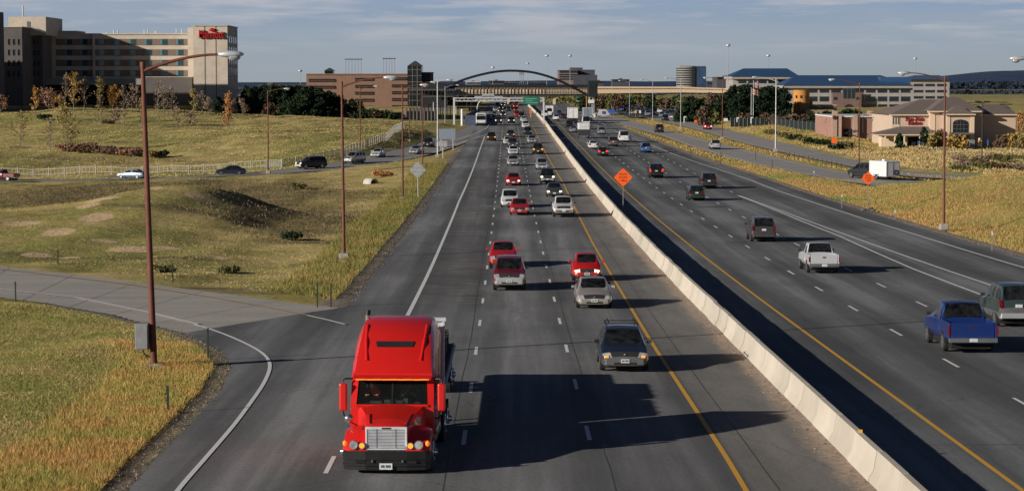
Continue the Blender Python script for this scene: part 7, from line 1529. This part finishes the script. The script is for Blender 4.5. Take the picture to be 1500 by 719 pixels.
X, Y = scatter(50000, lambda Y, u_: A(Y)+edge_R(Y)+1+u_*40, 300, 620, outside, 7); blades('field_grass_right', X, Y, .28, .05, GM2R, seed=7, lean=.5)
X, Y = scatter(50000, lambda Y, u_: 45+u_*70, 270, 400, outside, 8); blades('dry_field_grass', X, Y, .25, .06, GM4, seed=8, lean=.6)
bx_, by_ = scatter(60000, lambda Y, u_: -66+u_*58, 150, 310, lambda X, Y: outside(X, Y, .2) & ((np.hypot((X+37)/26, (Y-248)/46) < 1) | (np.hypot((X+18.5)/7.5, (Y-200)/34) < 1)), 12); blades('scrub_and_shade_grass', bx_, by_, .16, .04, grassmat('grass_brown', [(.36, (.10,.08,.045)), (.5, (.20,.15,.085)), (.62, (.34,.25,.13))], .3), seed=12, lean=.7)  # brown scrub blades; the second ellipse colours in the east slope's shade
# roadside scraggly shrubs on the left mound
for k, (px, py, w_, h, lf, l) in enumerate([(427,352,.9,.7,LDG,'dark round shrub on the grassy mound'),(240,398,.8,.45,LOL,'green weed clump beside the brown lamp post'),(437,277,1.0,.8,LOL,'olive shrub on the slope left of the culvert'),(335,400,.7,.5,LOL,'small green weed clump above the ramp'),(560,259,1.4,.9,LO,'orange weed clump above the culvert')]):
    g_ = onground(px, py, 90, 330); shrub(g_.x, g_.y, g_.z, w_, h, lf, l, None, seed=400+k, n=500, size=.07 if g_.y < 200 else .1)
for k in range(14):
    px = 1400+r3.random()*110; py = 232+r3.random()*22; g_ = onground(px, py, 230, 390); shrub(g_.x, g_.y, g_.z, 1.5, .9, [LBR, LOL, LB][k % 3], 'dusky brown sage shrub in the field below the restaurant', 'sage shrubs in the field', seed=430+k, n=260, size=.12)
for k, (px, py) in enumerate([(1225,220),(1240,216),(1165,206),(1178,208),(1190,212),(1150,202),(1205,213),(1130,198)]):
    g_ = onground(px, py, 300, 520); shrub(g_.x, g_.y, g_.z, 1.6, 1.2, [LDG, LOL][k % 2], 'green shrub on the verge below the brick building', 'green shrubs below the brick building', seed=460+k, n=300, size=.15)

# loose gravel and grit along the pavement edges
r5 = np.random.default_rng(77); n = 5000; Y = 45+r5.random(n)**1.5*220; sd = r5.random(n) < .5
off_ = np.abs(r5.normal(0, .45, n)); X = np.where(sd, A(Y)-6.7-off_+.25, A(Y)+edge_R(Y)+off_-.25); X[:900] = A(Y[:900])+10.6-np.abs(r5.normal(0, .35, 900))-.05
Z = np.where(np.arange(n) < 900, zr(Y)+.012, ground(X, Y)+.03); Z = np.maximum(Z, np.where((X > A(Y)-6.7) & (X < A(Y)+edge_R(Y)), zr(Y)+.01, -99))
k = ~((X < A(Y)) & (Y < 113)); X, Y, Z = X[k], Y[k], Z[k]; V, Fc = quads(np.stack([X, Y, Z], 1), .025, rg=r5); tag(fastmesh('loose_gravel', V, Fc, simple_road('gravel_grit', (.13,.11,.09), (.30,.25,.20))), kind='stuff')
k = r5.integers(0, 40, 1800); rr_ = resample(R1lowW, 200)[r5.integers(20, 200, 1800)]; X = rr_[:, 0]-np.abs(r5.normal(0, .5, 1800)); Y = rr_[:, 1]+r5.normal(0, .3, 1800); V, Fc = quads(np.stack([X, Y, ground(X, Y)+.03], 1), .022, rg=r5); tag(fastmesh('corner_gravel', V, Fc, bpy.data.materials['gravel_grit']), kind='stuff')
